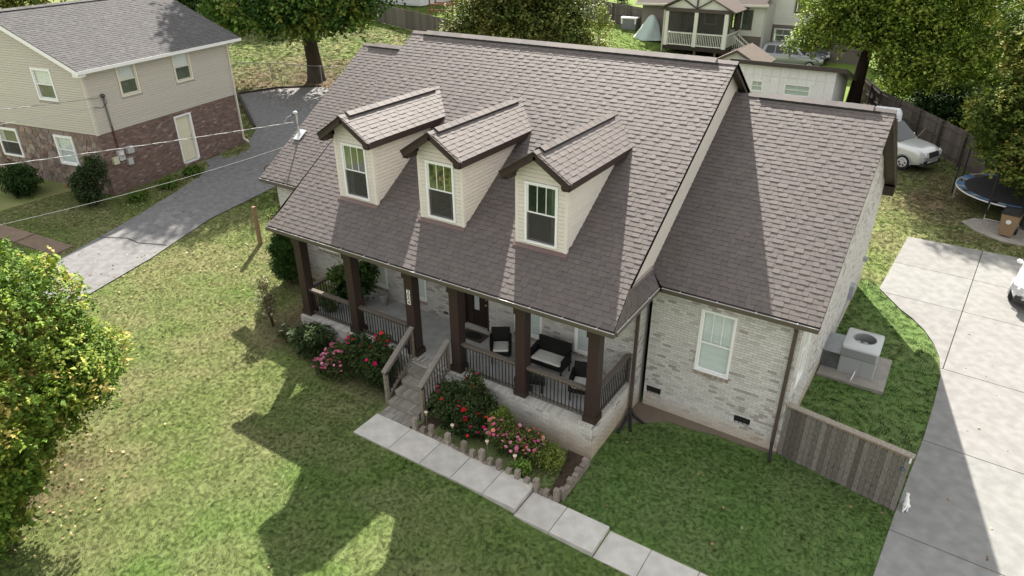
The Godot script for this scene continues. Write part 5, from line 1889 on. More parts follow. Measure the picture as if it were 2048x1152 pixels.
func yard_things() -> void:
	var X := Vector3.RIGHT
	var Z := Vector3.BACK
	# cars
	car("silver_car", "silver sport utility car parked nose out beside the rear fence", on(-1.25, -26.75, 0.02), deg_to_rad(66), Color(0.58, 0.59, 0.58), 1.14).scale = Vector3.ONE * 1.08
	car("white_car", "white sport utility car on the drive, cut off by the right edge", on(6.15, -14.35, 0.05), deg_to_rad(-10), Color(0.80, 0.80, 0.80), 1.04)
	car("grey_car", "grey hatchback with red tail light parked behind the tan shed", on(-11.0, -46.4, 0.02), deg_to_rad(97), Color(0.22, 0.23, 0.25), 1.1)
	car("dark_car", "dark blue car parked below the far garage window", on(-11.0, -48.8, 0.02), deg_to_rad(100), Color(0.035, 0.045, 0.07), 0.97)
	# packaged air conditioner with its duct box
	var ac := thing("air_conditioner", "grey boxy air conditioner with round fan opening on a concrete pad", "air conditioner", Vector3(1.1, ter(1.1, -5.2) + 0.1, -5.25))
	var gc := Color(0.33, 0.345, 0.345)
	var cab := MB.new()
	var hx := 0.505
	var hz := 0.615
	var ht := 0.9
	# cabinet without its top: rounded corners
	var prof := []
	for q in [[1, 1], [-1, 1], [-1, -1], [1, -1]]:
		for i in 4:
			var a := atan2(q[1], q[0]) - PI / 4 + i * PI / 6.0
			prof.append(Vector2(q[0] * (hx - 0.05) + cos(a) * 0.05, q[1] * (hz - 0.05) + sin(a) * 0.05))
	var ra := []
	var rb := []
	for p in prof:
		ra.append(Vector3(p.x, 0.0, p.y))
		rb.append(Vector3(p.x, ht - 0.05, p.y))
	loft(cab, [rb, ra], gc, true, false)
	put("cabinet", cab, M.metal_paint, ac)
	var lid := MB.new()
	var rc := []
	var ri := []
	var rj := []
	for i in 48:
		var a := TAU * i / 48
		var d := Vector2(cos(a), sin(a))
		var t := minf(hx / maxf(absf(d.x), 0.001), hz / maxf(absf(d.y), 0.001))
		rc.append(Vector3(d.x * t, ht, d.y * t))
		rj.append(Vector3(d.x * t * 1.01, ht - 0.06, d.y * t * 1.01))
		ri.append(Vector3(0.02 + d.x * 0.31, ht + 0.02, -0.08 + d.y * 0.31))
	loft(lid, [ri, rc, rj], Color(0.46, 0.475, 0.475), true, false, false)
	put("lid", lid, M.metal_paint, ac)
	var well := MB.new()
	well.lathe(Vector3(0.02, 0, -0.08), [Vector2(0.3, 0.45), Vector2(0.3, ht + 0.015), Vector2(0.32, ht + 0.035), Vector2(0.34, ht + 0.012)], 36, gc * 0.7)
	well.lathe(Vector3(0.02, 0, -0.08), [Vector2(0.0, 0.46), Vector2(0.3, 0.46)], 24, grey(0.03))
	put("fan_well", well, M.metal_paint, ac)
	var fan := MB.new()
	for i in 4:
		var a := TAU * i / 4 + 0.4
		fan.bar(Vector3(0.02, 0.62, -0.08), Vector3(0.02 + cos(a) * 0.28, 0.62, -0.08 + sin(a) * 0.28), 0.2, 0.008, grey(0.08), Vector3(0.4 * sin(a), 1, -0.4 * cos(a)))
	put("fan", fan, M.metal_paint, ac)
	var hub := MB.new()
	hub.lathe(Vector3(0.05, 0, -0.12), [Vector2(0.09, 0.6), Vector2(0.09, 0.76), Vector2(0.0, 0.78)], 16, gc * 1.1)
	hub.lathe(Vector3(-0.16, 0, -0.02), [Vector2(0.1, 0.55), Vector2(0.1, 0.8), Vector2(0.0, 0.83)], 16, Color(0.45, 0.45, 0.43))
	put("fan_motor", hub, M.metal_paint, ac)
	var gri := MB.new()
	for i in 26:
		gri.box(Vector3(-0.44 + i * 0.0345, 0.7, hz + 0.003), Vector3(0.012, 0.24, 0.012), gc * 0.75)
	gri.box(Vector3(0, 0.56, hz + 0.003), Vector3(0.98, 0.012, 0.008), gc * 0.35)
	gri.box(Vector3(0.12, 0.28, hz + 0.002), Vector3(0.008, 0.54, 0.005), gc * 0.5)
	put("louvre", gri, M.metal_paint, ac)
	var duct := MB.new()
	duct.span(Vector3(-1.0, 0.0, -0.6), Vector3(-0.51, 0.55, 0.55), Color(0.30, 0.32, 0.345))
	duct.span(Vector3(-1.02, 0.55, -0.63), Vector3(-0.5, 0.565, 0.58), Color(0.42, 0.45, 0.48))
	put("duct_box", duct, M.metal, ac)
	pipe(ac, "drain_pipe", [Vector3(0.0, 0.14, hz), Vector3(0.0, 0.14, hz + 0.12), Vector3(-0.03, 0.02, hz + 0.3), Vector3(-0.06, -0.07, hz + 0.34)], 0.016, grey(0.75), M.vinyl)
	var pd := thing("concrete_pad", "square concrete pad under the grey air conditioner", "pad", Vector3(1.05, ter(1, -5.2), -5.2))
	var pm := MB.new()
	pm.span(Vector3(-0.92, -0.1, -0.93), Vector3(0.92, 0.095, 1.02), Color(0.33, 0.31, 0.275))
	put("slab", pm, M.concrete, pd)
	# front privacy fence from the house corner to the drive
	var fe := thing("privacy_fence", "weathered vertical board fence with pale flat cap from brick corner to drive", "fence", Vector3(0.03, 0, 0.02))
	var fd := Vector3(2.84, 0, 0.52)
	var fl := fd.length()
	fd = fd.normalized()
	var fn := -fd.cross(Vector3.UP)
	var fb := Basis(fd, Vector3.UP, -fn)
	for i in 23:
		var t := (i + 0.5) * fl / 23
		var p := fd * t
		var y0 := ter(p.x, p.z) - 0.0 + rf(0.0, 0.03)
		var y1 := 1.52 + 0.05 * t / fl
		var mb := MB.new()
		mb.box(Vector3(p.x, (y0 + y1) / 2, p.z) - fn * rf(-0.004, 0.004), Vector3(fl / 23 - 0.011, y1 - y0, 0.022), pick([Color(0.27, 0.245, 0.215), Color(0.22, 0.2, 0.178), Color(0.31, 0.285, 0.255), Color(0.19, 0.165, 0.145)], 0.14), fb)
		put("board", mb, M.wood, fe)
	var cp := MB.new()
	cp.box(fd * (fl / 2) + Vector3(0, 1.57, 0) + fn * 0.03, Vector3(fl + 0.06, 0.035, 0.17), Color(0.48, 0.42, 0.35), fb * Basis(Z, 0.017))
	put("cap_rail", cp, M.rail_wood, fe)
	for y in [0.35, 1.45]:
		var r := MB.new()
		r.box(fd * (fl / 2) + Vector3(0, y, 0) + fn * 0.035, Vector3(fl, 0.09, 0.04), Color(0.26, 0.21, 0.16), fb)
		put("rail", r, M.wood, fe)
	var hb := MB.new()
	hb.box(fd * (fl / 2) + Vector3(0, 1.525, 0) - fn * 0.016, Vector3(fl, 0.05, 0.012), Color(0.36, 0.26, 0.18), fb)
	put("trim_board", hb, M.wood, fe)
	for i in 3:
		var q := fd * (fl * (0.03 + i * 0.47)) + fn * 0.1
		var pb := MB.new()
		pb.box(q + Vector3(0, 0.7, 0), Vector3(0.09, 1.6, 0.09), Color(0.3, 0.25, 0.19), fb)
		put("post", pb, M.wood, fe)
	var bl := MB.new()
	bl.ball(fd * (fl - 0.12) + Vector3(0, 1.2, 0) - fn * 0.05, Vector3(0.045, 0.045, 0.05), Color(0.05, 0.07, 0.12))
	bl.box(fd * (fl - 0.02) + Vector3(0, 1.5, 0) - fn * 0.03, Vector3(0.04, 0.16, 0.03), grey(0.7), fb)
	put("latch", bl, M.metal_paint, fe)
	# timber edging round the rose bed
	var te := thing("timber_edging", "row of cut grey landscape timbers of mixed heights edging the rose bed", "garden edging", Vector3(-8.4, 0, 4.46))
	var ti := 0
	var x := -8.38
	while x < -3.9:
		var tall := 0.07 + rf(0, 0.05)
		if ti % 4 == 0:
			tall = rf(0.38, 0.46)
		elif ti % 4 == 2 and rng.randf() < 0.6:
			tall = rf(0.22, 0.3)
		timber(te, Vector3(x - te.position.x, ter(x, 4.5), rf(-0.02, 0.02) + (x + 8.4) * 0.03), tall)
		x += 0.138
		ti += 1
	var z := 4.42
	while z > 3.0:
		timber(te, Vector3(-3.9 - te.position.x, ter(-3.9, z), z - 4.46), 0.34 if ti % 3 == 0 else 0.2 + rf(0, 0.06))
		z -= 0.13
		ti += 1
	# small solar lights stuck in the bed
	var sl := thing("solar_light", "copper stake light at the bed edge nearest the steps", "garden light", on(-8.2, 4.2), 0.0, "solar stake lights along the bed")
	var st := MB.new()
	st.tube([Vector3(0, 0, 0), Vector3(0, 0.42, 0)], [0.008], 6, grey(0.2))
	put("stake", st, M.metal_paint, sl)
	var sc := MB.new()
	sc.lathe(Vector3.ZERO, [Vector2(0.01, 0.4), Vector2(0.045, 0.5), Vector2(0.05, 0.52)], 10, Color(0.5, 0.36, 0.24))
	put("shade", sc, M.metal_paint, sl)
	var sp := MB.new()
	sp.lathe(Vector3.ZERO, [Vector2(0.05, 0.52), Vector2(0.052, 0.535), Vector2(0.0, 0.545)], 10, Color(0.62, 0.5, 0.4))
	put("cap", sp, M.metal_paint, sl)
	copy(sl, "copper stake light in front of the red rose bush, second from the steps", on(-7.28, 4.25))
	copy(sl, "copper stake light before the pink rose bush by the walk", on(-6.16, 4.28))
	copy(sl, "copper stake light beside the small bright green plant", on(-5.3, 4.32))
	# cut post standing in the lawn
	var wp := MB.new()
	wp.box(Vector3(0, 0.8, 0), Vector3(0.13, 1.75, 0.13), Color(0.40, 0.28, 0.17))
	var po := put("wooden_post", wp, M.wood)
	po.position = on(-20.34, -0.4, -0.1)
	tag(po, "lone square wooden post standing in the lawn left of the house", "post")
	# cat
	var cm := MB.new()
	var cat := [[Vector3(0, 0.235, -0.13), Vector3(0, 0.245, 0.12), 0.075, 0.066], [Vector3(0, 0.25, 0.13), Vector3(0, 0.315, 0.215), 0.048, 0.045], [Vector3(0, 0.33, 0.235), Vector3(0, 0.325, 0.27), 0.05, 0.038], [Vector3(0, 0.31, 0.29), Vector3(0, 0.305, 0.305), 0.022, 0.018], [Vector3(0.028, 0.365, 0.235), Vector3(0.036, 0.405, 0.232), 0.018, 0.005], [Vector3(-0.028, 0.365, 0.235), Vector3(-0.036, 0.405, 0.232), 0.018, 0.005]]
	for s in [-1, 1]:
		var st2: float = 0.03 * s
		cat.append([Vector3(s * 0.045, 0.22, 0.1), Vector3(s * 0.045, 0.12, 0.1 + st2), 0.034, 0.022])
		cat.append([Vector3(s * 0.045, 0.12, 0.1 + st2), Vector3(s * 0.045, 0.02, 0.11 + st2 * 2), 0.022, 0.017])
		cat.append([Vector3(s * 0.045, 0.018, 0.11 + st2 * 2), Vector3(s * 0.045, 0.016, 0.135 + st2 * 2), 0.019, 0.016])
		cat.append([Vector3(s * 0.045, 0.22, -0.12), Vector3(s * 0.05, 0.135, -0.09 - st2), 0.055, 0.032])
		cat.append([Vector3(s * 0.05, 0.135, -0.09 - st2), Vector3(s * 0.05, 0.075, -0.165 - st2), 0.028, 0.018])
		cat.append([Vector3(s * 0.05, 0.075, -0.165 - st2), Vector3(s * 0.05, 0.018, -0.15 - st2), 0.018, 0.017])
		cat.append([Vector3(s * 0.05, 0.017, -0.15 - st2), Vector3(s * 0.05, 0.015, -0.12 - st2), 0.019, 0.016])
	cat.append([Vector3(0, 0.26, -0.19), Vector3(0.04, 0.2, -0.28), 0.02, 0.018])
	cat.append([Vector3(0.04, 0.2, -0.28), Vector3(0.1, 0.17, -0.34), 0.018, 0.012])
	blob(cm, cat, 0.011, Color(0.70, 0.69, 0.67), 0.03)
	var ct := thing("cat", "white cat walking away along the shaded edge of the drive", "cat", on(3.06, 0.35, 0.045), PI + 0.1)
	put("body", cm, M.cloth, ct)
	ct.scale = Vector3.ONE * 0.82
	var ey := MB.new()
	for s in [-1, 1]:
		ey.ball(Vector3(s * 0.021, 0.335, 0.284), Vector3(0.009, 0.009, 0.006), Color(0.2, 0.22, 0.06))
		ey.box(Vector3(s * 0.034, 0.385, 0.246), Vector3(0.016, 0.03, 0.004), Color(0.35, 0.2, 0.18), Basis(Z, -s * 0.2))
	ey.ball(Vector3(0, 0.315, 0.322), Vector3(0.007, 0.005, 0.004), Color(0.4, 0.2, 0.18))
	put("face", ey, M.cloth, ct)
	# wheeled bins
	var bin := bin_cart(on(4.74, -19.05, 0.05), deg_to_rad(-12), Color(0.245, 0.165, 0.1), "tan wheeled rubbish bin with black lid and round white mark on the pad")
	var bin2 := bin_cart(on(5.6, -20.2, 0.05), deg_to_rad(-12), Color(0.04, 0.05, 0.05), "dark wheeled bin standing behind the tan bin beside the trampoline")
	# trampoline
	var tr := thing("trampoline", "round trampoline with worn blue edge pad and black poles under the tree", "trampoline", on(5.0, -22.6), 0.3)
	var ring := MB.new()
	var rp := []
	var pad_in := []
	var pad_out := []
	for i in 49:
		var a := TAU * i / 48
		rp.append(Vector3(cos(a) * 2.55, 0.82, sin(a) * 2.55))
		pad_in.append(Vector3(cos(a) * 2.2, 0.84, sin(a) * 2.2))
		pad_out.append(Vector3(cos(a) * 2.53, 0.88, sin(a) * 2.53))
	ring.tube(rp, [0.035], 8, grey(0.55), false)
	put("frame_ring", ring, M.metal_paint, tr)
	for i in 48:
		if i % 9 == 4 or i % 5 == 2:
			continue
		var mb := MB.new()
		mb.face([pad_in[i], pad_in[i + 1], pad_out[i + 1], pad_out[i]], Color(0.07, 0.14, 0.26) * rf(0.7, 1.3) if i % 4 else Color(0.22, 0.27, 0.32))
		put("edge_pad", mb, M.cloth, tr)
	var mt := MB.new()
	mt.lathe(Vector3.ZERO, [Vector2(0.0, 0.8), Vector2(1.2, 0.805), Vector2(2.2, 0.83)], 40, grey(0.02))
	put("jumping_mat", mt, M.cloth, tr)
	for i in 4:
		var a := TAU * i / 4 + 0.5
		var lg := MB.new()
		var pts := []
		for q in [[-0.25, 0.82, 1.0], [-0.27, 0.05, 1.0], [0.27, 0.05, 1.0], [0.25, 0.82, 1.0]]:
			pts.append(Vector3(cos(a + q[0]) * 2.5, q[1], sin(a + q[0]) * 2.5))
		lg.tube(pts, [0.03], 8, grey(0.5))
		put("leg", lg, M.metal_paint, tr)
		for e in [-0.25, 0.25]:
			var pm2 := MB.new()
			pm2.tube([Vector3(cos(a + e) * 2.6, 0.3, sin(a + e) * 2.6), Vector3(cos(a + e) * 2.62, 2.3, sin(a + e) * 2.62)], [0.035], 8, grey(0.015))
			put("pole", pm2, M.rubber, tr)
	# white wrapped bulk behind the silver car
	var wb := MB.new()
	var rr := []
	for s in [[0.0, 0.9], [0.5, 1.0], [1.05, 0.98], [1.12, 0.9], [1.2, 0.98], [1.75, 0.95], [1.95, 0.75]]:
		var r := []
		for i in 16:
			var a := TAU * i / 16
			var sq := 1.0 / maxf(absf(cos(a)), absf(sin(a)))
			r.append(Vector3(cos(a) * lerpf(1, sq, 0.75) * s[1] * 0.85 + rf(-0.04, 0.04), s[0], sin(a) * lerpf(1, sq, 0.75) * s[1] * 0.6 + rf(-0.03, 0.03)))
		rr.append(r)
	rr.reverse()
	loft(wb, rr, Color(0.72, 0.74, 0.76), true)
	var wo := put("wrapped_load", wb, M.cloth)
	wo.position = on(-1.75, -29.7)
	tag(wo, "white sheeted bundle tied round the middle behind the silver car", "bundle")
	var pk := MB.new()
	pk.bar(Vector3(0, 0, 0), Vector3(0.75, 1.25, -0.5), 0.06, 0.04, Color(0.42, 0.33, 0.24))
	var pko := put("wooden_plank", pk, M.wood)
	pko.position = on(-0.35, -28.9)
	tag(pko, "pale plank leaning on the rear fence behind the silver car", "plank")
	# tarp, storage box, swing frame, stake on the bright rear lawn
	var tp := MB.new()
	var tpr := []
	for s in [[2.05, 0.12], [1.85, 0.35], [1.2, 0.75], [0.5, 1.05], [0.0, 1.35]]:
		var r := []
		for i in 20:
			var a := TAU * i / 20
			var q: float = s[1] * (1.0 + 0.12 * sin(a * 5 + s[0] * 2.0) + rf(-0.04, 0.04))
			r.append(Vector3(cos(a) * q + 0.3 * s[0] * 0.4, s[0], sin(a) * q * 0.8))
		tpr.append(r)
	loft(tp, tpr, Color(0.42, 0.5, 0.48), true)
	var tpo := put("tarpaulin", tp, M.cloth)
	tpo.position = on(-23.75, -47.0)
	tag(tpo, "pale green tarpaulin draped over a heap beside the screened porch", "tarpaulin")
	var sb := thing("storage_box", "grey storage box with white lid by the rear gate", "box", on(-26.6, -49.2), 0.1)
	var s1 := MB.new()
	s1.span(Vector3(-0.7, 0, -0.4), Vector3(0.7, 0.95, 0.4), Color(0.17, 0.18, 0.19))
	put("body", s1, M.vinyl, sb)
	var s2 := MB.new()
	s2.span(Vector3(-0.78, 0.95, -0.45), Vector3(0.78, 1.08, 0.45), WHITE)
	put("lid", s2, M.vinyl, sb)
	for e in [-0.66, 0.66]:
		var s3 := MB.new()
		s3.span(Vector3(e - 0.07, 0.5, 0.4), Vector3(e + 0.07, 0.95, 0.43), WHITE)
		put("latch", s3, M.vinyl, sb)
	var sk := MB.new()
	sk.tube([Vector3(0, 0, 0), Vector3(0.02, 3.6, 0)], [0.03], 7, Color(0.30, 0.22, 0.12))
	var sko := put("wooden_stake", sk, M.wood)
	sko.position = on(-25.4, -40.5)
	tag(sko, "tall thin stake standing in the bright rear lawn", "stake")
	var sw := thing("swing_frame", "red wooden climbing frame behind the grey board fence", "climbing frame", on(-44.6, -44.0), 0.3)
	for e in [[-1.2, 0, -0.8, -1.2, 2.6, -0.8], [1.2, 0, -0.8, 1.2, 2.6, -0.8], [-1.2, 0, 0.8, -1.2, 2.6, 0.8], [1.2, 0, 0.8, 1.2, 2.6, 0.8], [-1.3, 1.3, 0.8, 1.3, 1.3, 0.8], [-1.3, 1.3, -0.8, 1.3, 1.3, -0.8], [-1.3, 2.5, 0.8, 3.5, 2.5, 0.8], [-1.3, 0.75, 0.8, 1.3, 0.75, 0.8], [-1.3, 1.9, 0.8, 1.3, 1.9, 0.8], [3.5, 0, 0.1, 3.5, 2.5, 0.8]]:
		var b := MB.new()
		b.bar(Vector3(e[0], e[1], e[2]), Vector3(e[3], e[4], e[5]), 0.12, 0.12, Color(0.36, 0.15, 0.1), Z if absf(e[1] - e[4]) > 1 else Vector3.UP)
		put("beam", b, M.wood, sw)
	# chain link fence under the big tree
	var cl := thing("chain_link_fence", "thin grey chain link fence at the head of the neighbour's drive", "fence", on(-38.5, -17.0))
	var cb := cl.position
	var cps := [[-41.5, -15.8], [-38.9, -17.1], [-35.4, -18.4], [-33.2, -19.6]]
	for i in cps.size():
		var p := on(cps[i][0], cps[i][1]) - cb
		pipe(cl, "post", [p, p + Vector3(0, 1.2, 0)], 0.03, grey(0.28), M.metal_paint)
		if i < cps.size() - 1:
			var q := on(cps[i + 1][0], cps[i + 1][1]) - cb
			pipe(cl, "rail", [p + Vector3(0, 1.17, 0), q + Vector3(0, 1.17, 0)], 0.02, grey(0.28), M.metal_paint)
			var wm := MB.new()
			var n_ := int(p.distance_to(q) / 0.14)
			for k in n_:
				var a := p.lerp(q, float(k) / n_)
				for e in [0.5, -0.5]:
					var bq := p.lerp(q, clampf((k + e * 11.0) / n_, 0, 1))
					wm.bar(a + Vector3(0, 0.05, 0), bq + Vector3(0, 1.15, 0), 0.004, 0.004, grey(0.25), Z)
			put("wire_mesh", wm, M.metal_paint, cl)
	# service cables
	cable("service_cable", "white twisted service cable running to the mast on the brick house", Vector3(-18.5, 5.75, -1.42), Vector3(-19.6, 7.6, 16), 0.12, 0.0085, grey(0.5), true)
	cable("service_cable", "thin grey cable below the twisted one, tied at the left roof edge", Vector3(-18.72, 4.9, -1.1), Vector3(-21.0, 5.2, 14), 0.35, 0.006, grey(0.32), false)
	cable("service_cable", "twisted cable reaching the neighbour's electric mast", Vector3(-28.0, 5.85, 0.3), Vector3(-27.5, 8.0, 16), 0.3, 0.009, grey(0.42), true)
	cable("service_cable", "thin cable below the one at the neighbour's mast", Vector3(-27.95, 5.5, 0.35), Vector3(-27.8, 7.1, 16), 0.35, 0.01, grey(0.4), false)

func cable(called: String, label: String, a: Vector3, b: Vector3, sag: float, r: float, col: Color, twisted: bool) -> void:
	var mb := MB.new()
	for s in ([0.0, PI] if twisted else [0.0]):
		var pts := []
		var n_ := 150 if twisted else 24
		for i in n_ + 1:
			var t := float(i) / n_
			var p := a.lerp(b, t) - Vector3(0, sag * 4 * t * (1 - t), 0)
			if twisted:
				var w: float = t * a.distance_to(b) * 9.0 + s
				p += Vector3(cos(w), sin(w), 0) * r * 0.9
			pts.append(p - a)
		mb.tube(pts, [r], 5, col if s == 0.0 else col * 0.35)
	var o := put(called, mb, M.rubber)
	o.position = a
	tag(o, label, "cable")

func timber(te: Node3D, at: Vector3, tall: float) -> void:
	var mb := MB.new()
	var col := pick([Color(0.38, 0.325, 0.275), Color(0.32, 0.275, 0.235), Color(0.43, 0.37, 0.31)], 0.12)
	var b := Basis(Vector3.UP, rf(-0.06, 0.06)) * Basis(Vector3.RIGHT, rf(-0.03, 0.03))
	mb.box(at + Vector3(0, tall / 2 - 0.08, 0), Vector3(0.122, tall + 0.14, 0.122), col, b)
	put("timber", mb, M.wood, te)

func bin_cart(at: Vector3, turn: float, col: Color, label: String) -> Node3D:
	var o := thing("wheeled_bin", label, "bin", at, turn)
	var mb := MB.new()
	var r := []
	for s in [[1.0, 0.34, 0.38], [0.94, 0.335, 0.37], [0.1, 0.25, 0.28], [0.06, 0.24, 0.27]]:
		var q := []
		for p in [[1, 1], [-1, 1], [-1, -1], [1, -1]]:
			for i in 3:
				var a := atan2(p[1], p[0]) - PI / 4 + i * PI / 4
				q.append(Vector3(p[0] * (s[1] - 0.05) + cos(a) * 0.05, s[0], p[1] * (s[2] - 0.05) + sin(a) * 0.05 + (1.0 - s[0]) * 0.04))
		r.append(q)
	loft(mb, r, col, true)
	put("body", mb, M.vinyl, o)
	var lid := MB.new()
	lid.box(Vector3(0, 1.05, 0.0), Vector3(0.72, 0.07, 0.82), grey(0.022), Basis(Vector3.RIGHT, 0.06))
	lid.box(Vector3(0, 1.09, -0.02), Vector3(0.56, 0.05, 0.62), grey(0.03), Basis(Vector3.RIGHT, 0.06))
	put("lid", lid, M.vinyl, o)
	var hd := MB.new()
	hd.bar(Vector3(-0.3, 1.04, -0.46), Vector3(0.3, 1.04, -0.46), 0.04, 0.04, grey(0.02))
	put("handle", hd, M.vinyl, o)
	for s in [-1, 1]:
		var w := MB.new()
		w.lathe(Vector3(s * 0.29, 0.13, -0.28), [Vector2(0.0, 0.04), Vector2(0.11, 0.045), Vector2(0.13, 0.02), Vector2(0.13, -0.03), Vector2(0.0, -0.04)], 16, grey(0.015), Basis(Vector3(0, 1, 0), Vector3(s, 0, 0), Vector3(0, 0, 1)))
		put("wheel", w, M.rubber, o)
	var em := MB.new()
	em.lathe(Vector3(0, 0.68, 0.362), [Vector2(0.0, 0.012), Vector2(0.095, 0.01), Vector2(0.1, 0.0)], 20, grey(0.6), Basis(Vector3(1, 0, 0), Vector3(0, 0.1, 0.995), Vector3(0, -0.995, 0.1)))
	put("round_mark", em, M.vinyl, o)
	return o

# ------------------------------------------------------------------ porch furniture
func porch_things() -> void:
	var bk := Color(0.014, 0.013, 0.014)
	var deck_y := 1.05
	var seat := func(called: String, label: String, at: Vector3, turn: float, w: float) -> Node3D:
		var o := thing(called, label, "garden chair" if w < 0.8 else "garden bench", at, turn)
		var h := w / 2
		var fr := MB.new()
		fr.box(Vector3(0, 0.33, 0.02), Vector3(w, 0.14, 0.52), bk)
		put("seat", fr, M.wicker, o)
		var ba := MB.new()
		ba.box(Vector3(0, 0.62, -0.27), Vector3(w + 0.04, 0.52, 0.05), bk, Basis(Vector3.RIGHT, -0.16))
		put("backrest", ba, M.wicker, o)
		for s in [-1, 1]:
			var ar := MB.new()
			ar.box(Vector3(s * (h + 0.03), 0.44, 0.02), Vector3(0.05, 0.3, 0.54), bk)
			ar.bar(Vector3(s * (h + 0.03), 0.6, 0.29), Vector3(s * (h + 0.03), 0.68, -0.28), 0.07, 0.03, bk)
			put("armrest", ar, M.wicker, o)
			for z in [-0.25, 0.26]:
				var lg := MB.new()
				lg.box(Vector3(s * h, 0.14, z), Vector3(0.04, 0.28, 0.04), bk)
				put("leg", lg, M.black_metal, o)
		var cu := MB.new()
		var rings := []
		for e in [[0.0, 0.94], [0.025, 0.99], [0.05, 0.98], [0.065, 0.88]]:
			var r := []
			for p in [[1, 1], [-1, 1], [-1, -1], [1, -1]]:
				for i in 4:
					var a := atan2(p[1], p[0]) - PI / 4 + i * PI / 6
					r.append(Vector3((p[0] * (h - 0.07) + cos(a) * 0.05) * e[1], 0.405 + e[0], (p[1] * 0.2 + sin(a) * 0.05) * e[1] + 0.035))
			rings.append(r)
		rings.reverse()
		loft(cu, rings, Color(0.62, 0.61, 0.585), true)
		put("cushion", cu, M.cloth, o)
		for k in (5 if w > 0.8 else 2):
			var cb := MB.new()
			var p := Vector3(rf(-h * 0.7, h * 0.7), 0.472, rf(-0.1, 0.12))
			cb.bar(p, p + Vector3(rf(-0.16, 0.16), 0, rf(-0.1, 0.1)), 0.012, 0.008, Color(0.56, 0.55, 0.53))
			put("cushion_fold", cb, M.cloth, o)
		return o
	seat.call("wicker_chair", "black wicker armchair with white cushion angled beside the front door", Vector3(-7.56, deck_y, 1.52), deg_to_rad(33), 0.5)
	seat.call("wicker_bench", "black wicker two seat bench with white cushion under the porch windows", Vector3(-6.08, deck_y, 1.28), deg_to_rad(1), 0.98)
	seat.call("wicker_chair", "black wicker chair with white cushion half hidden by the last post", Vector3(-4.78, deck_y, 1.86), deg_to_rad(16), 0.5)
	var t := thing("wicker_table", "low black wicker table behind the porch railing", "table", Vector3(-6.12, deck_y, 2.28), 0.35)
	var tb := MB.new()
	tb.box(Vector3(0, 0.4, 0), Vector3(0.78, 0.03, 0.42), Color(0.02, 0.022, 0.025))
	put("tabletop", tb, M.car_glass, t)
	var ta := MB.new()
	ta.span(Vector3(-0.39, 0.28, 0.19), Vector3(0.39, 0.383, 0.21), bk)
	ta.span(Vector3(-0.39, 0.28, -0.21), Vector3(0.39, 0.383, -0.19), bk)
	ta.span(Vector3(-0.39, 0.28, -0.19), Vector3(-0.37, 0.383, 0.19), bk)
	ta.span(Vector3(0.37, 0.28, -0.19), Vector3(0.39, 0.383, 0.19), bk)
	put("apron", ta, M.wicker, t)
	for sx in [-1, 1]:
		for sz in [-1, 1]:
			var lg := MB.new()
			lg.box(Vector3(sx * 0.36, 0.19, sz * 0.18), Vector3(0.045, 0.38, 0.045), bk)
			put("leg", lg, M.black_metal, t)
	var mt := thing("doormat", "brown doormat with dark oval centre before the front door", "doormat", Vector3(-8.95, deck_y + 0.002, 0.95), 0.02)
	var mm := MB.new()
	mm.box(Vector3(0, 0.009, 0), Vector3(0.85, 0.016, 0.5), Color(0.075, 0.05, 0.04))
	put("border", mm, M.cloth, mt)
	var mo := MB.new()
	mo.lathe(Vector3(0, 0, 0), [Vector2(0.0, 0.024), Vector2(0.2, 0.022), Vector2(0.21, 0.017)], 24, grey(0.015))
	var mi := put("oval", mo, M.cloth, mt)
	mi.scale = Vector3(1.5, 1, 0.9)
	for e in [[-13.5, 1.15, 0.2, 0.28, Color(0.13, 0.07, 0.05), "dark clay flower pot on the porch's left end"], [-13.1, 1.5, 0.16, 0.22, Color(0.2, 0.12, 0.09), "smaller clay flower pot beside the leafy porch plants"], [-12.55, 0.95, 0.15, 0.42, Color(0.42, 0.40, 0.37), "tall pale planter under the left porch window"]]:
		var pm := MB.new()
		pm.lathe(Vector3.ZERO, [Vector2(0.0, 0.0), Vector2(e[2] * 0.7, 0.0), Vector2(e[2] * 0.95, e[3] * 0.85), Vector2(e[2] * 1.05, e[3] * 0.86), Vector2(e[2] * 1.05, e[3]), Vector2(e[2] * 0.9, e[3]), Vector2(e[2] * 0.88, e[3] * 0.9), Vector2(0, e[3] * 0.9)], 20, e[4])
		var po := put("flower_pot", pm, M.brick)
		po.position = Vector3(e[0], deck_y, e[1])
		tag(po, e[5], "flower pot", "porch pots")

# ------------------------------------------------------------------ trees and plants
func leaf_clump(k: int, length: float, width: float, spread: float) -> ArrayMesh:
	var mb := MB.new()
	for i in k:
		var c := Vector3(rf(-1, 1), rf(-0.7, 0.7), rf(-1, 1)) * spread
		var d := Vector3(rf(-1, 1), rf(-0.7, 0.35), rf(-1, 1)).normalized()
		var up := (Vector3(rf(-0.7, 0.7), 1.0, rf(-0.7, 0.7)) + c.normalized() * 0.5).normalized()
		var s := d.cross(up).normalized()
		up = s.cross(d).normalized()
		var l := length * rf(0.7, 1.2)
		var w := width * rf(0.75, 1.15) * 0.5
		var p0 := c
		var p1 := c + d * l * 0.45 + s * w + up * w * 0.35
		var p2 := c + d * l - up * l * 0.12
		var p3 := c + d * l * 0.45 - s * w + up * w * 0.35
		var col := grey(rf(0.78, 1.12))
		var i0 := mb.v.size()
		for q in [[p0, up], [p1, (up + s * 0.35).normalized()], [p2, up], [p3, (up - s * 0.35).normalized()]]:
			mb.v.append(q[0])
			mb.n.append(q[1])
			mb.c.append(col)
		mb.ix.append_array([i0, i0 + 2, i0 + 1, i0, i0 + 3, i0 + 2])
	return mb.mesh()

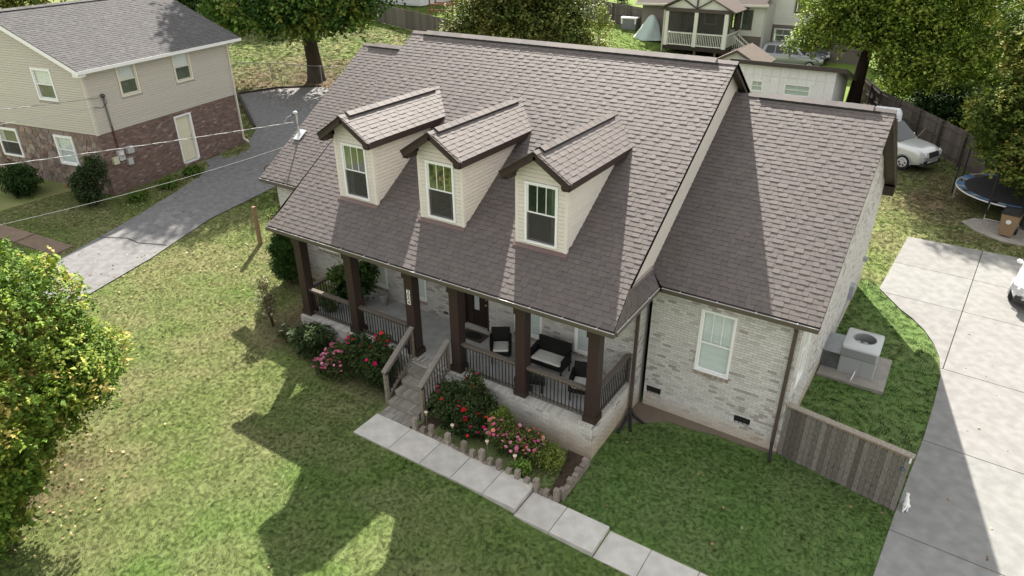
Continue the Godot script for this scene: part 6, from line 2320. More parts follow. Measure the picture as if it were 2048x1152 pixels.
var clumps := {}
func clump(kind: String) -> ArrayMesh:
	if not clumps.has(kind):
		match kind:
			"broad": clumps[kind] = leaf_clump(7, 0.13, 0.095, 0.13)
			"big": clumps[kind] = leaf_clump(8, 0.24, 0.18, 0.3)
			"far": clumps[kind] = leaf_clump(9, 0.3, 0.22, 0.42)
			"small": clumps[kind] = leaf_clump(8, 0.055, 0.034, 0.06)
			"blade": clumps[kind] = leaf_clump(6, 0.24, 0.034, 0.06)
			"scale": clumps[kind] = leaf_clump(10, 0.075, 0.022, 0.05)
	return clumps[kind]

# leaves through the lobes of a crown; lobes are [centre, radii] about the thing's base
func crown(parent: Node, called: String, lobes: Array, count: int, kind: String, cols: Array, size := 1.0, gap := 0.12, shell := 0.45) -> void:
	var total := 0.0
	for l in lobes:
		total += pow(l[1].x * l[1].y * l[1].z, 0.7)
	var buf := PackedFloat32Array()
	var n_ := 0
	for l in lobes:
		var m := int(count * pow(l[1].x * l[1].y * l[1].z, 0.7) / total)
		for i in m:
			var d := Vector3(rng.randfn(), rng.randfn(), rng.randfn()).normalized()
			var r := pow(rng.randf(), shell)
			var bump := 1.0 + 0.22 * noise.get_noise_3d(d.x * 16 + l[0].x * 7, d.y * 16 + l[0].y * 7, d.z * 16 + l[0].z * 7) * 2.0
			var p: Vector3 = l[0] + d * l[1] * r * bump
			if noise.get_noise_3d(p.x * 9 + 50, p.y * 9, p.z * 9) < gap - 0.45:
				continue
			if p.y < 0.02:
				continue
			var q := noise.get_noise_3d(p.x * 5, p.y * 5 + 90, p.z * 5) * 1.2 + 0.5 + rf(-0.35, 0.35)
			var c: Color = cols[clampi(int(q * cols.size()), 0, cols.size() - 1)]
			var f := rf(0.8, 1.2)
			var b := Basis.from_euler(Vector3(rf(-0.5, 0.5), rf(0, TAU), rf(-0.5, 0.5))).scaled(Vector3.ONE * size * rf(0.75, 1.25))
			buf.append_array(PackedFloat32Array([b.x.x, b.y.x, b.z.x, p.x, b.x.y, b.y.y, b.z.y, p.y, b.x.z, b.y.z, b.z.z, p.z, c.r * f, c.g * f, c.b * f, 1]))
			n_ += 1
	var mm := MultiMesh.new()
	mm.transform_format = MultiMesh.TRANSFORM_3D
	mm.use_colors = true
	mm.mesh = clump(kind)
	mm.instance_count = n_
	mm.buffer = buf
	var o := MultiMeshInstance3D.new()
	o.name = called
	o.multimesh = mm
	o.material_override = M.leaf
	parent.add_child(o, true)
	stuff(o)

func tree(called: String, label: String, at: Vector3, lobes: Array, count: int, kind: String, cols: Array, trunk_r: float, fork: float, size := 1.0, bark := Color(0.12, 0.095, 0.075), gap := 0.12, twigs := 3) -> Node3D:
	var o := thing(called, label, "tree", at)
	var top := Vector3.ZERO
	for l in lobes:
		top += l[0]
	top /= lobes.size()
	var tm := MB.new()
	var f := Vector3(top.x * 0.15, fork, top.z * 0.15)
	tm.tube([Vector3(0, -0.3, 0), Vector3(0.02, 0.12, 0), Vector3(f.x * 0.3, fork * 0.4, 0), f, f.lerp(top, 0.55), top + Vector3(0, 0.4, 0)], [trunk_r * 1.75, trunk_r * 1.25, trunk_r, trunk_r * 0.85, trunk_r * 0.5, trunk_r * 0.12], 10, bark)
	put("trunk", tm, M.bark, o)
	for l in lobes:
		var c: Vector3 = l[0]
		var start := f.lerp(top, rf(0.0, 0.4))
		var mid := start.lerp(c, 0.5) + Vector3(rf(-0.2, 0.2), rf(-0.1, 0.3), rf(-0.2, 0.2))
		var lm := MB.new()
		lm.tube([start, mid, c, c + (c - start).normalized() * l[1].x * 0.5], [trunk_r * 0.4, trunk_r * 0.28, trunk_r * 0.15, trunk_r * 0.04], 7, bark)
		for k in twigs:
			var e: Vector3 = c + Vector3(rf(-1, 1), rf(-0.5, 0.9), rf(-1, 1)) * l[1] * 0.8
			lm.tube([mid.lerp(c, rf(0.2, 1.0)), c.lerp(e, 0.5) + Vector3(0, 0.1, 0), e], [trunk_r * 0.13, trunk_r * 0.08, trunk_r * 0.025], 5, bark)
		put("limb", lm, M.bark, o)
	crown(o, "leaves", lobes, count, kind, cols, size, gap)
	return o

func flower(mb: MB, p: Vector3, r: float, col: Color) -> void:
	var tilt := Basis.from_euler(Vector3(rf(-0.6, 0.6), rf(0, TAU), rf(-0.6, 0.6)))
	for ring in 2:
		for k in 6:
			var a := TAU * k / 6 + ring * 0.5
			var d := tilt * Vector3(cos(a), 0.25 + ring * 0.5, sin(a)).normalized()
			var s := tilt * Vector3(-sin(a), 0, cos(a))
			var l := r * (1.0 - ring * 0.35)
			mb.face([p, p + d * l * 0.6 + s * l * 0.42, p + d * l, p + d * l * 0.6 - s * l * 0.42], col * rf(0.8, 1.15))
	mb.ball(p + tilt * Vector3(0, r * 0.25, 0), Vector3.ONE * r * 0.22, col * 0.7, Basis.IDENTITY, 6)

func bush(called: String, label: String, at: Vector3, lobes: Array, count: int, kind: String, cols: Array, size := 1.0, blooms := [], n_blooms := 0, bloom_r := 0.05, single := true, cat := "bush") -> Node3D:
	var o := thing(called, label, cat, at)
	var st := MB.new()
	for l in lobes:
		for k in 3:
			st.tube([Vector3(rf(-0.06, 0.06), -0.05, rf(-0.06, 0.06)), l[0] * 0.5 + Vector3(rf(-0.08, 0.08), 0, rf(-0.08, 0.08)), l[0] + Vector3(rf(-0.4, 0.4), 0.3, rf(-0.4, 0.4)) * l[1]], [0.012, 0.009, 0.005], 5, Color(0.10, 0.075, 0.045))
	put("stems", st, M.bark, o)
	crown(o, "leaves", lobes, count, kind, cols, size, 0.1, 0.5)
	var all := MB.new()
	for i in n_blooms:
		var l: Array = lobes[rng.randi() % lobes.size()]
		var d := Vector3(rf(-1, 1), rf(0.0, 1), rf(-0.3, 1)).normalized()
		var p: Vector3 = l[0] + d * l[1] * rf(0.95, 1.1)
		var mb := MB.new() if single else all
		flower(mb, p, bloom_r * rf(0.75, 1.2), pick(blooms, 0.15))
		if single:
			put("flower", mb, M.petal, o)
	if n_blooms and not single:
		stuff(put("flowers", all, M.petal, o))
	return o

func L(x: float, y: float, z: float, a: float, b := 0.0, c := 0.0) -> Array:
	return [Vector3(x, y, z), Vector3(a, b if b > 0 else a, c if c > 0 else a)]

const G_MAPLE := [Color(0.045, 0.105, 0.024), Color(0.065, 0.14, 0.03), Color(0.09, 0.175, 0.035), Color(0.125, 0.215, 0.04), Color(0.19, 0.225, 0.045)]
const G_PEAR := [Color(0.106, 0.185, 0.031), Color(0.151, 0.235, 0.038), Color(0.213, 0.291, 0.047), Color(0.302, 0.336, 0.062), Color(0.403, 0.325, 0.095)]
const G_LIME := [Color(0.108, 0.176, 0.027), Color(0.162, 0.243, 0.038), Color(0.230, 0.304, 0.047), Color(0.297, 0.351, 0.068)]
const G_OLIVE := [Color(0.087, 0.123, 0.032), Color(0.138, 0.167, 0.043), Color(0.189, 0.210, 0.058), Color(0.246, 0.239, 0.072)]
const G_DARK := [Color(0.018, 0.042, 0.012), Color(0.028, 0.06, 0.016), Color(0.042, 0.08, 0.022)]
const G_ROSE := [Color(0.022, 0.045, 0.016), Color(0.036, 0.065, 0.022), Color(0.06, 0.085, 0.03)]

func plants() -> void:
	# trees
	tree("pear_tree", "yellow green pear tree in the front lawn at the left edge", on(-14.75, 11.75), [L(0.0, 3.1, 0.0, 2.4, 1.9, 2.3), L(1.75, 3.9, 0.5, 1.75, 1.45, 1.7), L(0.7, 5.1, -0.8, 1.9, 1.35, 1.8), L(-1.3, 5.0, 0.3, 2.0, 1.5, 2.0), L(1.6, 2.5, 0.8, 1.5, 1.1, 1.5), L(0.5, 1.9, 1.5, 1.35, 1.0, 1.3), L(-1.5, 3.0, 1.2, 1.8, 1.4, 1.8), L(1.2, 3.5, -1.5, 1.6, 1.4, 1.4), L(-0.6, 6.1, -0.4, 1.3, 1.0, 1.3), L(0.3, 3.0, 1.9, 1.4, 1.1, 1.2), L(-0.4, 1.5, 2.2, 1.1, 0.8, 1.0), L(-0.9, 1.1, 1.6, 1.2, 0.7, 1.2), L(-2.6, 1.6, 1.4, 1.5, 1.0, 1.3), L(1.35, 1.2, 0.75, 1.0, 0.8, 0.9), L(1.0, 1.9, 0.1, 1.25, 1.0, 1.2), L(1.5, 0.75, 1.2, 0.7, 0.5, 0.7)], 34000, "broad", G_PEAR, 0.15, 1.1, 0.74, Color(0.15, 0.125, 0.1), 0.12)
	tree("shade_tree", "tall broad dark green tree at the head of the neighbour's drive", on(-36.5, -18.9), [L(0, 8, 0, 5.0, 3.6, 5.0), L(-4.0, 6.2, 1.5, 3.2, 2.4, 3.2), L(4.0, 6.4, 1.0, 3.4, 2.5, 3.4), L(1.2, 5.4, 3.6, 3.0, 1.9, 2.8), L(-2.2, 5.2, 3.4, 2.6, 1.7, 2.6), L(5.6, 8.2, -1.0, 3.0, 2.4, 3.0), L(-5.0, 9.0, -1.0, 3.2, 2.6, 3.2), L(2, 11.5, 0, 4.2, 3.2, 4.2), L(-2.5, 12, 1, 4.0, 3.2, 4.0), L(0.5, 15.5, 0.2, 3.4, 2.8, 3.4), L(3.6, 4.8, 3.0, 2.0, 1.4, 2.0), L(-4.6, 4.5, 2.6, 1.8, 1.2, 1.8), L(0.2, 4.9, 3.2, 2.2, 1.3, 2.0), L(5.0, 5.2, 2.0, 2.2, 1.5, 2.0)], 14000, "big", G_MAPLE, 0.5, 3.2, 1.15, Color(0.095, 0.075, 0.058), 0.1)
	tree("garden_tree", "loose yellow green tree rising behind the main ridge", on(-22.6, -24.0), [L(0, 4.6, 0, 3.0, 2.2, 2.8), L(-3.2, 4.9, 0.2, 2.2, 1.8, 2.2), L(2.9, 4.7, 0.2, 2.0, 1.7, 2.0), L(-1.4, 6.4, 0, 2.5, 1.9, 2.5), L(1.8, 6.5, -0.3, 2.3, 1.8, 2.3), L(-4.6, 4.0, 0.6, 1.5, 1.1, 1.5), L(4.4, 3.6, 0.5, 1.4, 1.1, 1.4), L(0, 8.2, 0, 2.2, 1.6, 2.2)], 5200, "big", G_OLIVE, 0.2, 2.0, 0.95, Color(0.2, 0.17, 0.135), 0.2)
	tree("sapling", "thin yellow sapling beside the stake on the rear lawn", on(-25.2, -39.6), [L(0.2, 3.2, 0, 0.8, 0.7, 0.8), L(0.6, 2.2, 0.2, 0.9, 0.4, 0.7), L(-0.5, 1.7, 0.2, 0.7, 0.5, 0.6), L(0.9, 1.3, 0.3, 0.6, 0.35, 0.6)], 190, "big", [Color(0.2, 0.24, 0.04), Color(0.27, 0.29, 0.06)], 0.04, 1.0, 0.8, Color(0.2, 0.15, 0.1), 0.25)
	tree("forked_tree", "tall green tree with dark forked trunk right of the outbuilding", on(-4.45, -36.2), [L(-2.2, 6.0, 0.5, 2.4, 2.0, 2.4), L(-1.2, 7.0, 1.0, 2.8, 2.2, 2.8), L(1.8, 6.6, 0.6, 2.8, 2.2, 2.8), L(4.2, 5.6, 0, 2.6, 2.1, 2.6), L(-3.3, 4.3, 1.4, 1.4, 0.9, 1.4), L(-1.4, 4.9, 2.0, 1.9, 1.2, 1.8), L(3.4, 3.8, 1.2, 2.2, 1.6, 2.0), L(0.5, 9.0, 0, 3.2, 2.4, 3.2), L(-2.0, 9.0, 0, 2.4, 2.0, 2.4), L(5.5, 7.6, -0.5, 2.4, 2.0, 2.4), L(1.6, 4.4, 1.8, 1.6, 1.1, 1.5), L(4.6, 3.4, 1.6, 1.9, 1.4, 1.8), L(6.2, 4.2, 0.8, 2.0, 1.6, 1.8), L(2.4, 3.2, 2.4, 1.6, 1.1, 1.4), L(-1, 12.2, 0, 3.4, 2.4, 3.4), L(2.5, 12.0, 0.5, 3.0, 2.4, 3.0), L(0.6, 15.2, 0, 2.8, 2.2, 2.8), L(-2.5, 15.8, 1.0, 2.2, 1.8, 2.2)], 11000, "big", G_LIME, 0.4, 3.6, 0.95, Color(0.055, 0.043, 0.035), 0.2)
	tree("drive_tree", "dense glossy green tree over the trampoline at the right edge", on(6.7, -24.2), [L(0, 4.6, 0, 2.8, 2.3, 2.8), L(-2.4, 4.0, 1.4, 2.0, 1.7, 2.0), L(-2.6, 5.8, 0.6, 1.9, 1.6, 1.9), L(-1.2, 2.8, 2.0, 1.7, 1.0, 1.6), L(-0.4, 7.0, 0.4, 2.4, 2.0, 2.4), L(1.5, 5.5, 1.5, 2.4, 2.0, 2.4), L(-2.9, 2.7, 0.4, 1.4, 0.9, 1.3), L(-1.0, 3.6, 3.2, 1.8, 1.3, 1.6), L(0.8, 2.7, 2.9, 1.5, 1.0, 1.4), L(-2.2, 2.6, 3.0, 1.5, 1.0, 1.4), L(-3.4, 4.4, 1.8, 1.5, 1.3, 1.5), L(-0.6, 2.2, 4.3, 1.4, 1.0, 1.3), L(0.7, 1.9, 4.2, 1.5, 0.9, 1.3), L(-1.6, 2.0, 2.6, 1.3, 0.8, 1.2), L(-3.2, 7.6, -0.6, 1.6, 1.4, 1.6), L(0.5, 9.2, 0, 2.4, 1.8, 2.4)], 9500, "broad", [Color(0.075, 0.12, 0.027), Color(0.115, 0.165, 0.035), Color(0.165, 0.21, 0.043), Color(0.25, 0.25, 0.06)], 0.22, 1.8, 1.35, Color(0.12, 0.095, 0.075), 0.16)
	for b in [[-20.6, 14.2, "leafy young tree off the left edge of the lawn, behind the pear tree"], [-25.8, 14.6, "leafy young tree off the left edge, beside the neighbour's drive"]]:
		tree("lawn_tree", b[2], on(b[0], b[1]), [L(0, 3.0, 0, 2.4, 2.0, 2.2), L(-1.2, 2.2, 0.4, 1.6, 1.3, 1.5), L(1.2, 2.4, 0.2, 1.6, 1.4, 1.5), L(0, 1.3, -0.4, 1.8, 1.0, 1.4)], 3000, "big", G_LIME, 0.14, 1.0, 0.8)
	var back := [[3.2, -46, 7.5, 4.4, 0, "lime green tree above the rear fence"], [9, -42, 9, 5.0, 0, "broad lime tree behind the glossy drive tree"], [-1.6, -54, 10, 4.6, 1, "olive tree behind the forked trunk"], [6, -60, 12, 6, 0, "pale tree rising behind the upper right fence yard"], [16, -52, 11, 6, 1, "tree beyond the right edge of the rear yard"], [-62, -26, 9, 5.5, 2, "dark tree behind the neighbour's ridge, rightmost of its row"], [-74, -18, 10, 6, 1, "olive tree above the neighbour's roof, middle of its row"], [-80, -4, 11, 6.5, 1, "olive tree above the neighbour's roof at the left corner"], [-58, -36, 10, 5, 2, "dark tree left of the big shade tree"], [-72, -44, 12, 6.5, 1, "tree beyond the far lawn left of the white house"], [-40, -62, 9, 5, 1, "olive tree in the distance above the garden tree"], [-47, -58, 8, 4.4, 0, "light tree in the distance beside the far white house"], [-52, -72, 12, 7, 2, "dark tree in the far distance, left of the gate lawn"], [-20, -74, 11, 6, 1, "olive tree behind the screened porch house"], [2, -76, 13, 7, 2, "dark tree in the far distance at the upper right"], [16, -76, 13, 7, 0, "light tree in the far distance at the right corner"]]
	for b in back:
		var h: float = b[2]
		var r: float = b[3]
		tree("background_tree", b[5], on(b[0], b[1]), [L(0, h * 0.55, 0, r, h * 0.33, r), L(-r * 0.55, h * 0.38, r * 0.3, r * 0.6, h * 0.2, r * 0.6), L(r * 0.55, h * 0.4, r * 0.2, r * 0.65, h * 0.22, r * 0.6), L(0.3, h * 0.8, 0, r * 0.65, h * 0.2, r * 0.65), L(0, h * 0.26, r * 0.6, r * 0.6, h * 0.16, r * 0.5)], 2000, "far", [G_LIME, G_OLIVE, G_DARK + [Color(0.07, 0.11, 0.03)]][b[4]], 0.28, h * 0.2, 1.15, Color(0.08, 0.065, 0.05), 0.16, 1)
	for b in [[1.2, -35.5, 1.7, "glossy dark shrub behind the rear fence"], [4.6, -33.5, 2.0, "bright lime shrub behind the rear fence beside the drive tree"], [7.5, -31, 2.4, "lime shrub at the far right behind the trampoline"], [-0.8, -40, 2.2, "leafy bush behind the dark short fence"]]:
		bush("shrub", b[3], on(b[0], b[1]), [L(0, b[2] * 0.7, 0, b[2], b[2] * 0.8, b[2]), L(b[2] * 0.7, b[2] * 0.5, 0.3, b[2] * 0.7), L(-b[2] * 0.7, b[2] * 0.55, 0.3, b[2] * 0.7)], 800, "big", G_DARK if b[0] == 1.2 else G_LIME, 0.9)
	for b in [[-35.3, -60.4, 0.9], [-33.6, -62.4, 1.0]]:
		bush("shrub", "round dark shrub on the far bank, the %s of two" % ["nearer to the fence gate", "one further along the bank"][int(b[2] * 10) - 9], on(b[0], b[1]), [L(0, 0.9, 0, b[2])], 160, "big", G_DARK, 0.8)
	# clipped cedar by the porch
	var ced := thing("cedar_shrub", "dark green clipped cedar of stacked balls at the porch's left end", "shrub", on(-17.35, 0.75))
	var ct := MB.new()
	ct.tube([Vector3(0, -0.1, 0), Vector3(0.03, 2.3, 0)], [0.06, 0.02], 7, Color(0.14, 0.1, 0.07))
	put("trunk", ct, M.bark, ced)
	crown(ced, "leaves", [L(0, 0.75, 0, 0.58, 0.52, 0.58), L(0.02, 1.5, 0.02, 0.55, 0.5, 0.55), L(0, 2.25, -0.1, 0.36, 0.42, 0.36)], 3600, "scale", [Color(0.022, 0.055, 0.014), Color(0.035, 0.08, 0.018), Color(0.055, 0.11, 0.024)], 1.1, 0.0, 0.3)
	# beds in front of the porch
	var red := [Color(0.55, 0.012, 0.02), Color(0.62, 0.03, 0.03), Color(0.55, 0.015, 0.12)]
	var pink := [Color(0.62, 0.16, 0.30), Color(0.66, 0.28, 0.40), Color(0.55, 0.10, 0.22)]
	bush("rose_bush", "tall dark rose bush with red flowers left of the steps", on(-10.75, 3.45), [L(0, 0.7, 0, 0.75, 0.65, 0.55), L(-0.45, 1.1, 0.05, 0.5, 0.55, 0.4), L(0.4, 1.0, 0.1, 0.5, 0.5, 0.45), L(0.35, 1.55, -0.1, 0.22, 0.3, 0.2)], 2600, "small", G_ROSE, 1.3, red, 24, 0.066)
	bush("rose_bush", "low bush covered in pink flowers left of the red rose", on(-11.95, 3.75), [L(0, 0.45, 0, 0.55, 0.5, 0.45), L(0.15, 0.85, -0.1, 0.42, 0.35, 0.35), L(-0.25, 0.4, 0.2, 0.4, 0.35, 0.35)], 1100, "small", [Color(0.05, 0.08, 0.025), Color(0.08, 0.11, 0.035)], 1.2, pink, 85, 0.052, false)
	bush("rose_bush", "broad dark rose bush with red flowers right of the steps", on(-7.45, 3.55), [L(0, 0.55, 0.1, 0.85, 0.55, 0.6), L(-0.4, 0.75, 0.1, 0.5, 0.5, 0.45), L(0.5, 0.7, -0.1, 0.55, 0.5, 0.45), L(0.2, 1.15, -0.25, 0.35, 0.4, 0.3), L(0.55, 0.35, 0.35, 0.5, 0.3, 0.35)], 3200, "small", G_ROSE, 1.3, red, 20, 0.066)
	bush("rose_bush", "pink flowering rose bush right of the red roses by the timbers", on(-5.75, 3.75), [L(0, 0.4, 0, 0.65, 0.42, 0.45), L(-0.3, 0.6, 0.1, 0.4, 0.35, 0.35), L(0.45, 0.42, -0.1, 0.5, 0.35, 0.4)], 1500, "small", [Color(0.045, 0.07, 0.025), Color(0.07, 0.10, 0.032), Color(0.12, 0.15, 0.04)], 1.2, pink + [Color(0.6, 0.22, 0.16)], 90, 0.052, false)
	bush("azalea", "yellow green low shrub at the right end of the rose bed", on(-4.95, 3.6), [L(0, 0.28, 0, 0.5, 0.3, 0.35), L(0.3, 0.3, 0.1, 0.34, 0.28, 0.3)], 700, "small", [Color(0.13, 0.17, 0.035), Color(0.18, 0.22, 0.05)], 1.1)
	bush("azalea", "upright bright green shoot behind the pink rose bush", on(-6.15, 3.5), [L(0, 0.75, 0, 0.22, 0.4, 0.2), L(-0.25, 0.55, 0.1, 0.2, 0.3, 0.2)], 380, "small", [Color(0.11, 0.17, 0.03), Color(0.16, 0.22, 0.045)], 1.2)
	bush("seedling", "small bright green plant among the timbers by the walk", on(-5.15, 4.25), [L(0, 0.2, 0, 0.2, 0.2, 0.18)], 130, "small", [Color(0.11, 0.2, 0.03), Color(0.16, 0.26, 0.05)], 1.4)
	bush("oleander", "dark bush of long narrow leaves at the left porch corner", on(-13.35, 3.35), [L(0, 0.5, 0, 0.6, 0.5, 0.5), L(0.2, 0.85, 0, 0.45, 0.35, 0.4), L(-0.35, 0.7, 0.1, 0.4, 0.35, 0.35)], 620, "blade", [Color(0.03, 0.058, 0.022), Color(0.05, 0.085, 0.03), Color(0.075, 0.11, 0.045)], 1.0)
	bush("pale_rose", "thin straggling rose with faded cream blooms left of the porch", on(-15.75, 3.0), [L(0, 1.0, 0, 0.4, 0.45, 0.35), L(-0.15, 1.5, 0, 0.35, 0.3, 0.3), L(0.1, 0.55, 0.1, 0.22, 0.3, 0.2)], 240, "small", [Color(0.12, 0.12, 0.06), Color(0.16, 0.14, 0.08)], 1.0, [Color(0.5, 0.42, 0.3), Color(0.45, 0.36, 0.26), Color(0.55, 0.48, 0.4)], 46, 0.05, false)
	bush("white_rose", "small plant with a white bloom below the oleander", on(-14.65, 3.4), [L(0, 0.4, 0, 0.28, 0.3, 0.25)], 150, "small", [Color(0.07, 0.1, 0.04), Color(0.1, 0.13, 0.05)], 1.0, [Color(0.7, 0.7, 0.62)], 3, 0.09)
	# potted plants on the porch
	bush("porch_plant", "large dark leafy potted plant at the left end of the porch", Vector3(-13.45, 1.25, 1.2), [L(0, 0.55, 0, 0.55, 0.55, 0.5), L(0.3, 0.95, -0.1, 0.4, 0.4, 0.35), L(-0.25, 0.25, 0.25, 0.4, 0.35, 0.35)], 700, "broad", [Color(0.022, 0.05, 0.015), Color(0.035, 0.075, 0.02), Color(0.06, 0.11, 0.03)], 0.9)
	bush("porch_plant", "light green trailing plant over the left porch railing", Vector3(-14.0, 1.95, 1.3), [L(0, 0.15, 0, 0.3, 0.25, 0.45), L(0.2, -0.2 + 0.3, 0.5, 0.25, 0.35, 0.2)], 130, "broad", [Color(0.10, 0.16, 0.04), Color(0.16, 0.22, 0.07)], 0.9)
	bush("porch_plant", "small plant low behind the first porch railing", Vector3(-13.75, 1.06, 2.2), [L(0, 0.35, 0, 0.25, 0.35, 0.2)], 120, "broad", [Color(0.05, 0.1, 0.03), Color(0.09, 0.14, 0.05)], 0.8)
	# neighbour's bushes and tufts
	bush("shrub", "round dark evergreen bush under the neighbour's stone wall", on(-31.3, 2.95), [L(0, 0.65, 0, 0.95, 0.7, 0.75), L(0.5, 0.5, 0.2, 0.6, 0.5, 0.5)], 1700, "small", G_DARK, 1.5)
	bush("shrub", "loose dark camellia with one red bloom at the neighbour's house corner", on(-27.75, 1.75), [L(0, 1.15, 0, 0.7, 0.6, 0.6), L(0.3, 1.7, -0.2, 0.5, 0.45, 0.45), L(-0.5, 0.9, 0.2, 0.6, 0.45, 0.5), L(0.2, 0.5, 0.3, 0.55, 0.4, 0.45)], 1500, "small", G_DARK + [Color(0.06, 0.085, 0.04)], 1.5, [Color(0.6, 0.02, 0.05)], 1, 0.07)
	var tuft_words := ["left of three below the meters", "middle one of three along the brick wall", "largest of three, nearest the cream door"]
	for i in 3:
		var q: Array = [[-26.95, 0.35], [-27.2, -1.25], [-27.75, -2.9]][i]
		bush("daylily", "clump of arching green leaves, " + tuft_words[i], on(q[0], q[1]), [L(0, 0.18, 0, 0.32, 0.2, 0.35), L(0.1, 0.2, 0.2, 0.25, 0.18, 0.25)], 190 + i * 60, "blade", [Color(0.08, 0.15, 0.03), Color(0.12, 0.2, 0.04)], 0.9, [], 0, 0.0, true, "plant")

func _ready() -> void:
	rng.seed = 20240917
	noise.seed = 7
	noise.frequency = 0.09
	noise.fractal_octaves = 3
	var cam := Camera3D.new()
	cam.name = "camera"
	cam.position = Vector3(1.852, 12.35, 15.443)
	cam.rotation = Vector3(deg_to_rad(-28.1515), deg_to_rad(32.933), deg_to_rad(-0.3716))
	cam.fov = 44.88
	cam.near = 0.1
	cam.far = 600.0
	add_child(cam)
	cam.current = true
	var env := Environment.new()
	env.background_mode = Environment.BG_SKY
	var sky := Sky.new()
	var sm := ProceduralSkyMaterial.new()
	sm.sky_top_color = Color(0.72, 0.725, 0.735)
	sm.sky_horizon_color = Color(0.86, 0.85, 0.825)
	sm.sky_curve = 0.2
	sm.ground_bottom_color = Color(0.3, 0.32, 0.25)
	sm.ground_horizon_color = Color(0.62, 0.64, 0.62)
	sm.sky_energy_multiplier = 1.0
	sky.sky_material = sm
	env.sky = sky
	env.background_energy_multiplier = 0.92
	env.tonemap_mode = Environment.TONE_MAPPER_LINEAR
	env.tonemap_exposure = 2.75
	env.sdfgi_enabled = true
	env.ssao_enabled = true
	env.ssil_enabled = true
	var we := WorldEnvironment.new()
	we.name = "world"
	we.environment = env
	add_child(we)
	var sun := DirectionalLight3D.new()
	sun.name = "sun"
	sun.light_color = Color(1.0, 0.97, 0.925)
	sun.light_energy = 1.6
	sun.light_angular_distance = 0.5
	sun.shadow_enabled = true
	add_child(sun)
	sun.look_at_from_position(Vector3.ZERO, Vector3(0.63, -1.0, 1.04))
	materials()
	paving()
	ground_sheet()
	house()
	neighbour_house()
	rear()
	yard_things()
	porch_things()
	plants()
	grass("lawn_grass", "short dry and green grass of the front lawn around the porch", -30, 3.4, -2, 13, 900, 0.72, cam)
	grass("side_grass", "short green grass between the brick side wall and the drive", -24, 6, -36, -2, 170, 1.35, cam)
	grass("yard_grass", "grass of the yards behind the houses, thin and littered in places", -62, -14, -58, -2, 42, 2.4, cam)
	scatter_leaves("fallen_leaves", "fallen dry leaves strewn over lawns and drives", [[-36, -18, 8, 5, 2600], [-24, 0, 4, 9, 260], [-14, 9, 6, 4, 45], [-15, 11.5, 2.5, 2.5, 260], [3.5, -21, 5, 5, 900], [1, 2, 5, 4, 40], [-27, -9, 5, 5, 200], [-19, 4, 4, 5, 160], [5, -4, 2.5, 9, 30], [-27.5, 1, 2, 4, 120]], [Color(0.33, 0.22, 0.12), Color(0.42, 0.31, 0.18), Color(0.26, 0.16, 0.09), Color(0.38, 0.33, 0.22)])

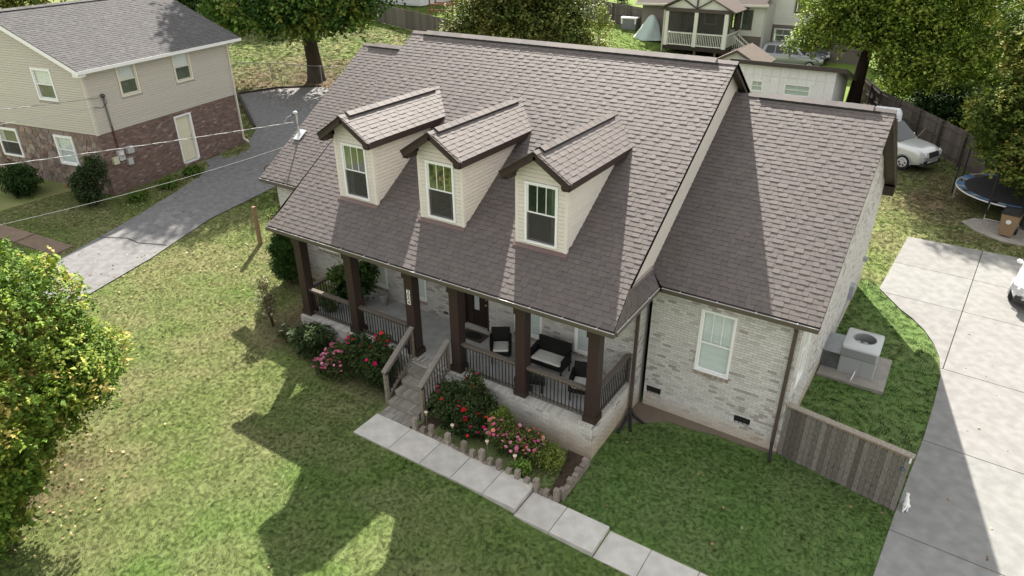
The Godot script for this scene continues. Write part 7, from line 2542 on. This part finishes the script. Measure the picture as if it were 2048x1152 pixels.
func materials() -> void:
	var fine := noise_tex(0.06, 0.74, 1.0, 3)
	var blot := noise_tex(0.006, 0.86, 1.0, 11, 1024, 6)
	var gritty := noise_tex(0.16, 0.6, 1.0, 5, 512, 2)
	var streak := noise_tex(0.035, 0.55, 1.0, 9, 512, 5)
	mat("plain", 0.8)
	mat("shingle", 0.72, gritty, Vector3.ONE * 2.2, 0.57)
	mat("shingle_matte", 0.95, gritty, Vector3.ONE * 2.2, 0.25)
	mat("brick", 0.88, fine, Vector3.ONE * 1.7, 0.35)
	mat("vinyl", 0.45, null, Vector3.ONE, 0.5)
	mat("siding", 0.5, noise_tex(0.02, 0.95, 1.0, 21, 512, 4), Vector3.ONE * 0.5, 0.5)
	mat("metal_paint", 0.35, null, Vector3.ONE, 0.5)
	mat("metal", 0.32, blot, Vector3.ONE * 0.8, 0.5, 0.85)
	mat("dark_paint", 0.5, fine, Vector3.ONE * 1.2, 0.4)
	mat("black_metal", 0.4, null, Vector3.ONE, 0.5)
	var w: StandardMaterial3D = mat("wood", 0.85, streak, Vector3(2.2, 0.35, 2.2), 0.3)
	relief(w, streak, 0.4)
	var wr: StandardMaterial3D = mat("rail_wood", 0.85, streak, Vector3(0.6, 2.5, 2.5), 0.3)
	var con: StandardMaterial3D = mat("concrete", 0.9, blot, Vector3.ONE * 0.33, 0.3)
	con.detail_enabled = true
	con.detail_blend_mode = BaseMaterial3D.BLEND_MODE_MUL
	con.detail_albedo = noise_tex(0.16, 0.93, 1.0, 6, 512, 3)
	con.detail_uv_layer = BaseMaterial3D.DETAIL_UV_1
	var asp: StandardMaterial3D = mat("asphalt", 0.85, noise_tex(0.012, 0.78, 1.0, 17, 1024, 7), Vector3.ONE * 0.22, 0.4)
	mat("soil", 1.0, noise_tex(0.05, 0.55, 1.0, 13, 1024, 5), Vector3.ONE * 0.9, 0.2)
	mat("cloth", 0.95)
	var ink := StandardMaterial3D.new()
	ink.resource_name = "ink"
	ink.albedo_color = Color(0.05, 0.045, 0.04)
	M.ink = ink
	mat("wicker", 0.6, noise_tex(0.25, 0.4, 1.0, 23, 256, 1, FastNoiseLite.TYPE_CELLULAR), Vector3(9, 9, 9), 0.4)
	mat("rubber", 0.75)
	mat("car_paint", 0.28, null, Vector3.ONE, 0.5, 0.25)
	M.car_paint.clearcoat_enabled = true
	M.car_paint.clearcoat = 0.8
	M.car_paint.clearcoat_roughness = 0.05
	mat("car_glass", 0.06, null, Vector3.ONE, 0.5)
	mat("bark", 0.95, streak, Vector3(3, 0.7, 3), 0.2)
	for e in [["leaf", Color(0.46, 0.54, 0.11), 0.5], ["grass", Color(0.14, 0.17, 0.035), 0.7], ["petal", Color(0.25, 0.06, 0.06), 0.6]]:
		var m := mat(e[0], e[2] + 0.15, null, Vector3.ONE, 0.22)
		m.cull_mode = BaseMaterial3D.CULL_DISABLED
		m.backlight_enabled = true
		m.backlight = e[1]
	var g := StandardMaterial3D.new()
	g.resource_name = "glass"
	g.transparency = BaseMaterial3D.TRANSPARENCY_ALPHA
	g.albedo_color = Color(0.75, 0.85, 0.8, 0.06)
	g.roughness = 0.03
	g.metallic_specular = 0.75
	M.glass = g
	var g2: StandardMaterial3D = g.duplicate()
	g2.resource_name = "coated_glass"
	g2.metallic_specular = 0.5
	g2.refraction_enabled = true
	g2.refraction_scale = 0.12
	g2.albedo_color = Color(0.75, 0.85, 0.8, 0.03)
	M.coated_glass = g2
	var s := StandardMaterial3D.new()
	s.resource_name = "screen"
	s.transparency = BaseMaterial3D.TRANSPARENCY_ALPHA
	s.albedo_color = Color(0.26, 0.25, 0.24, 0.5)
	s.roughness = 0.9
	M.screen = s
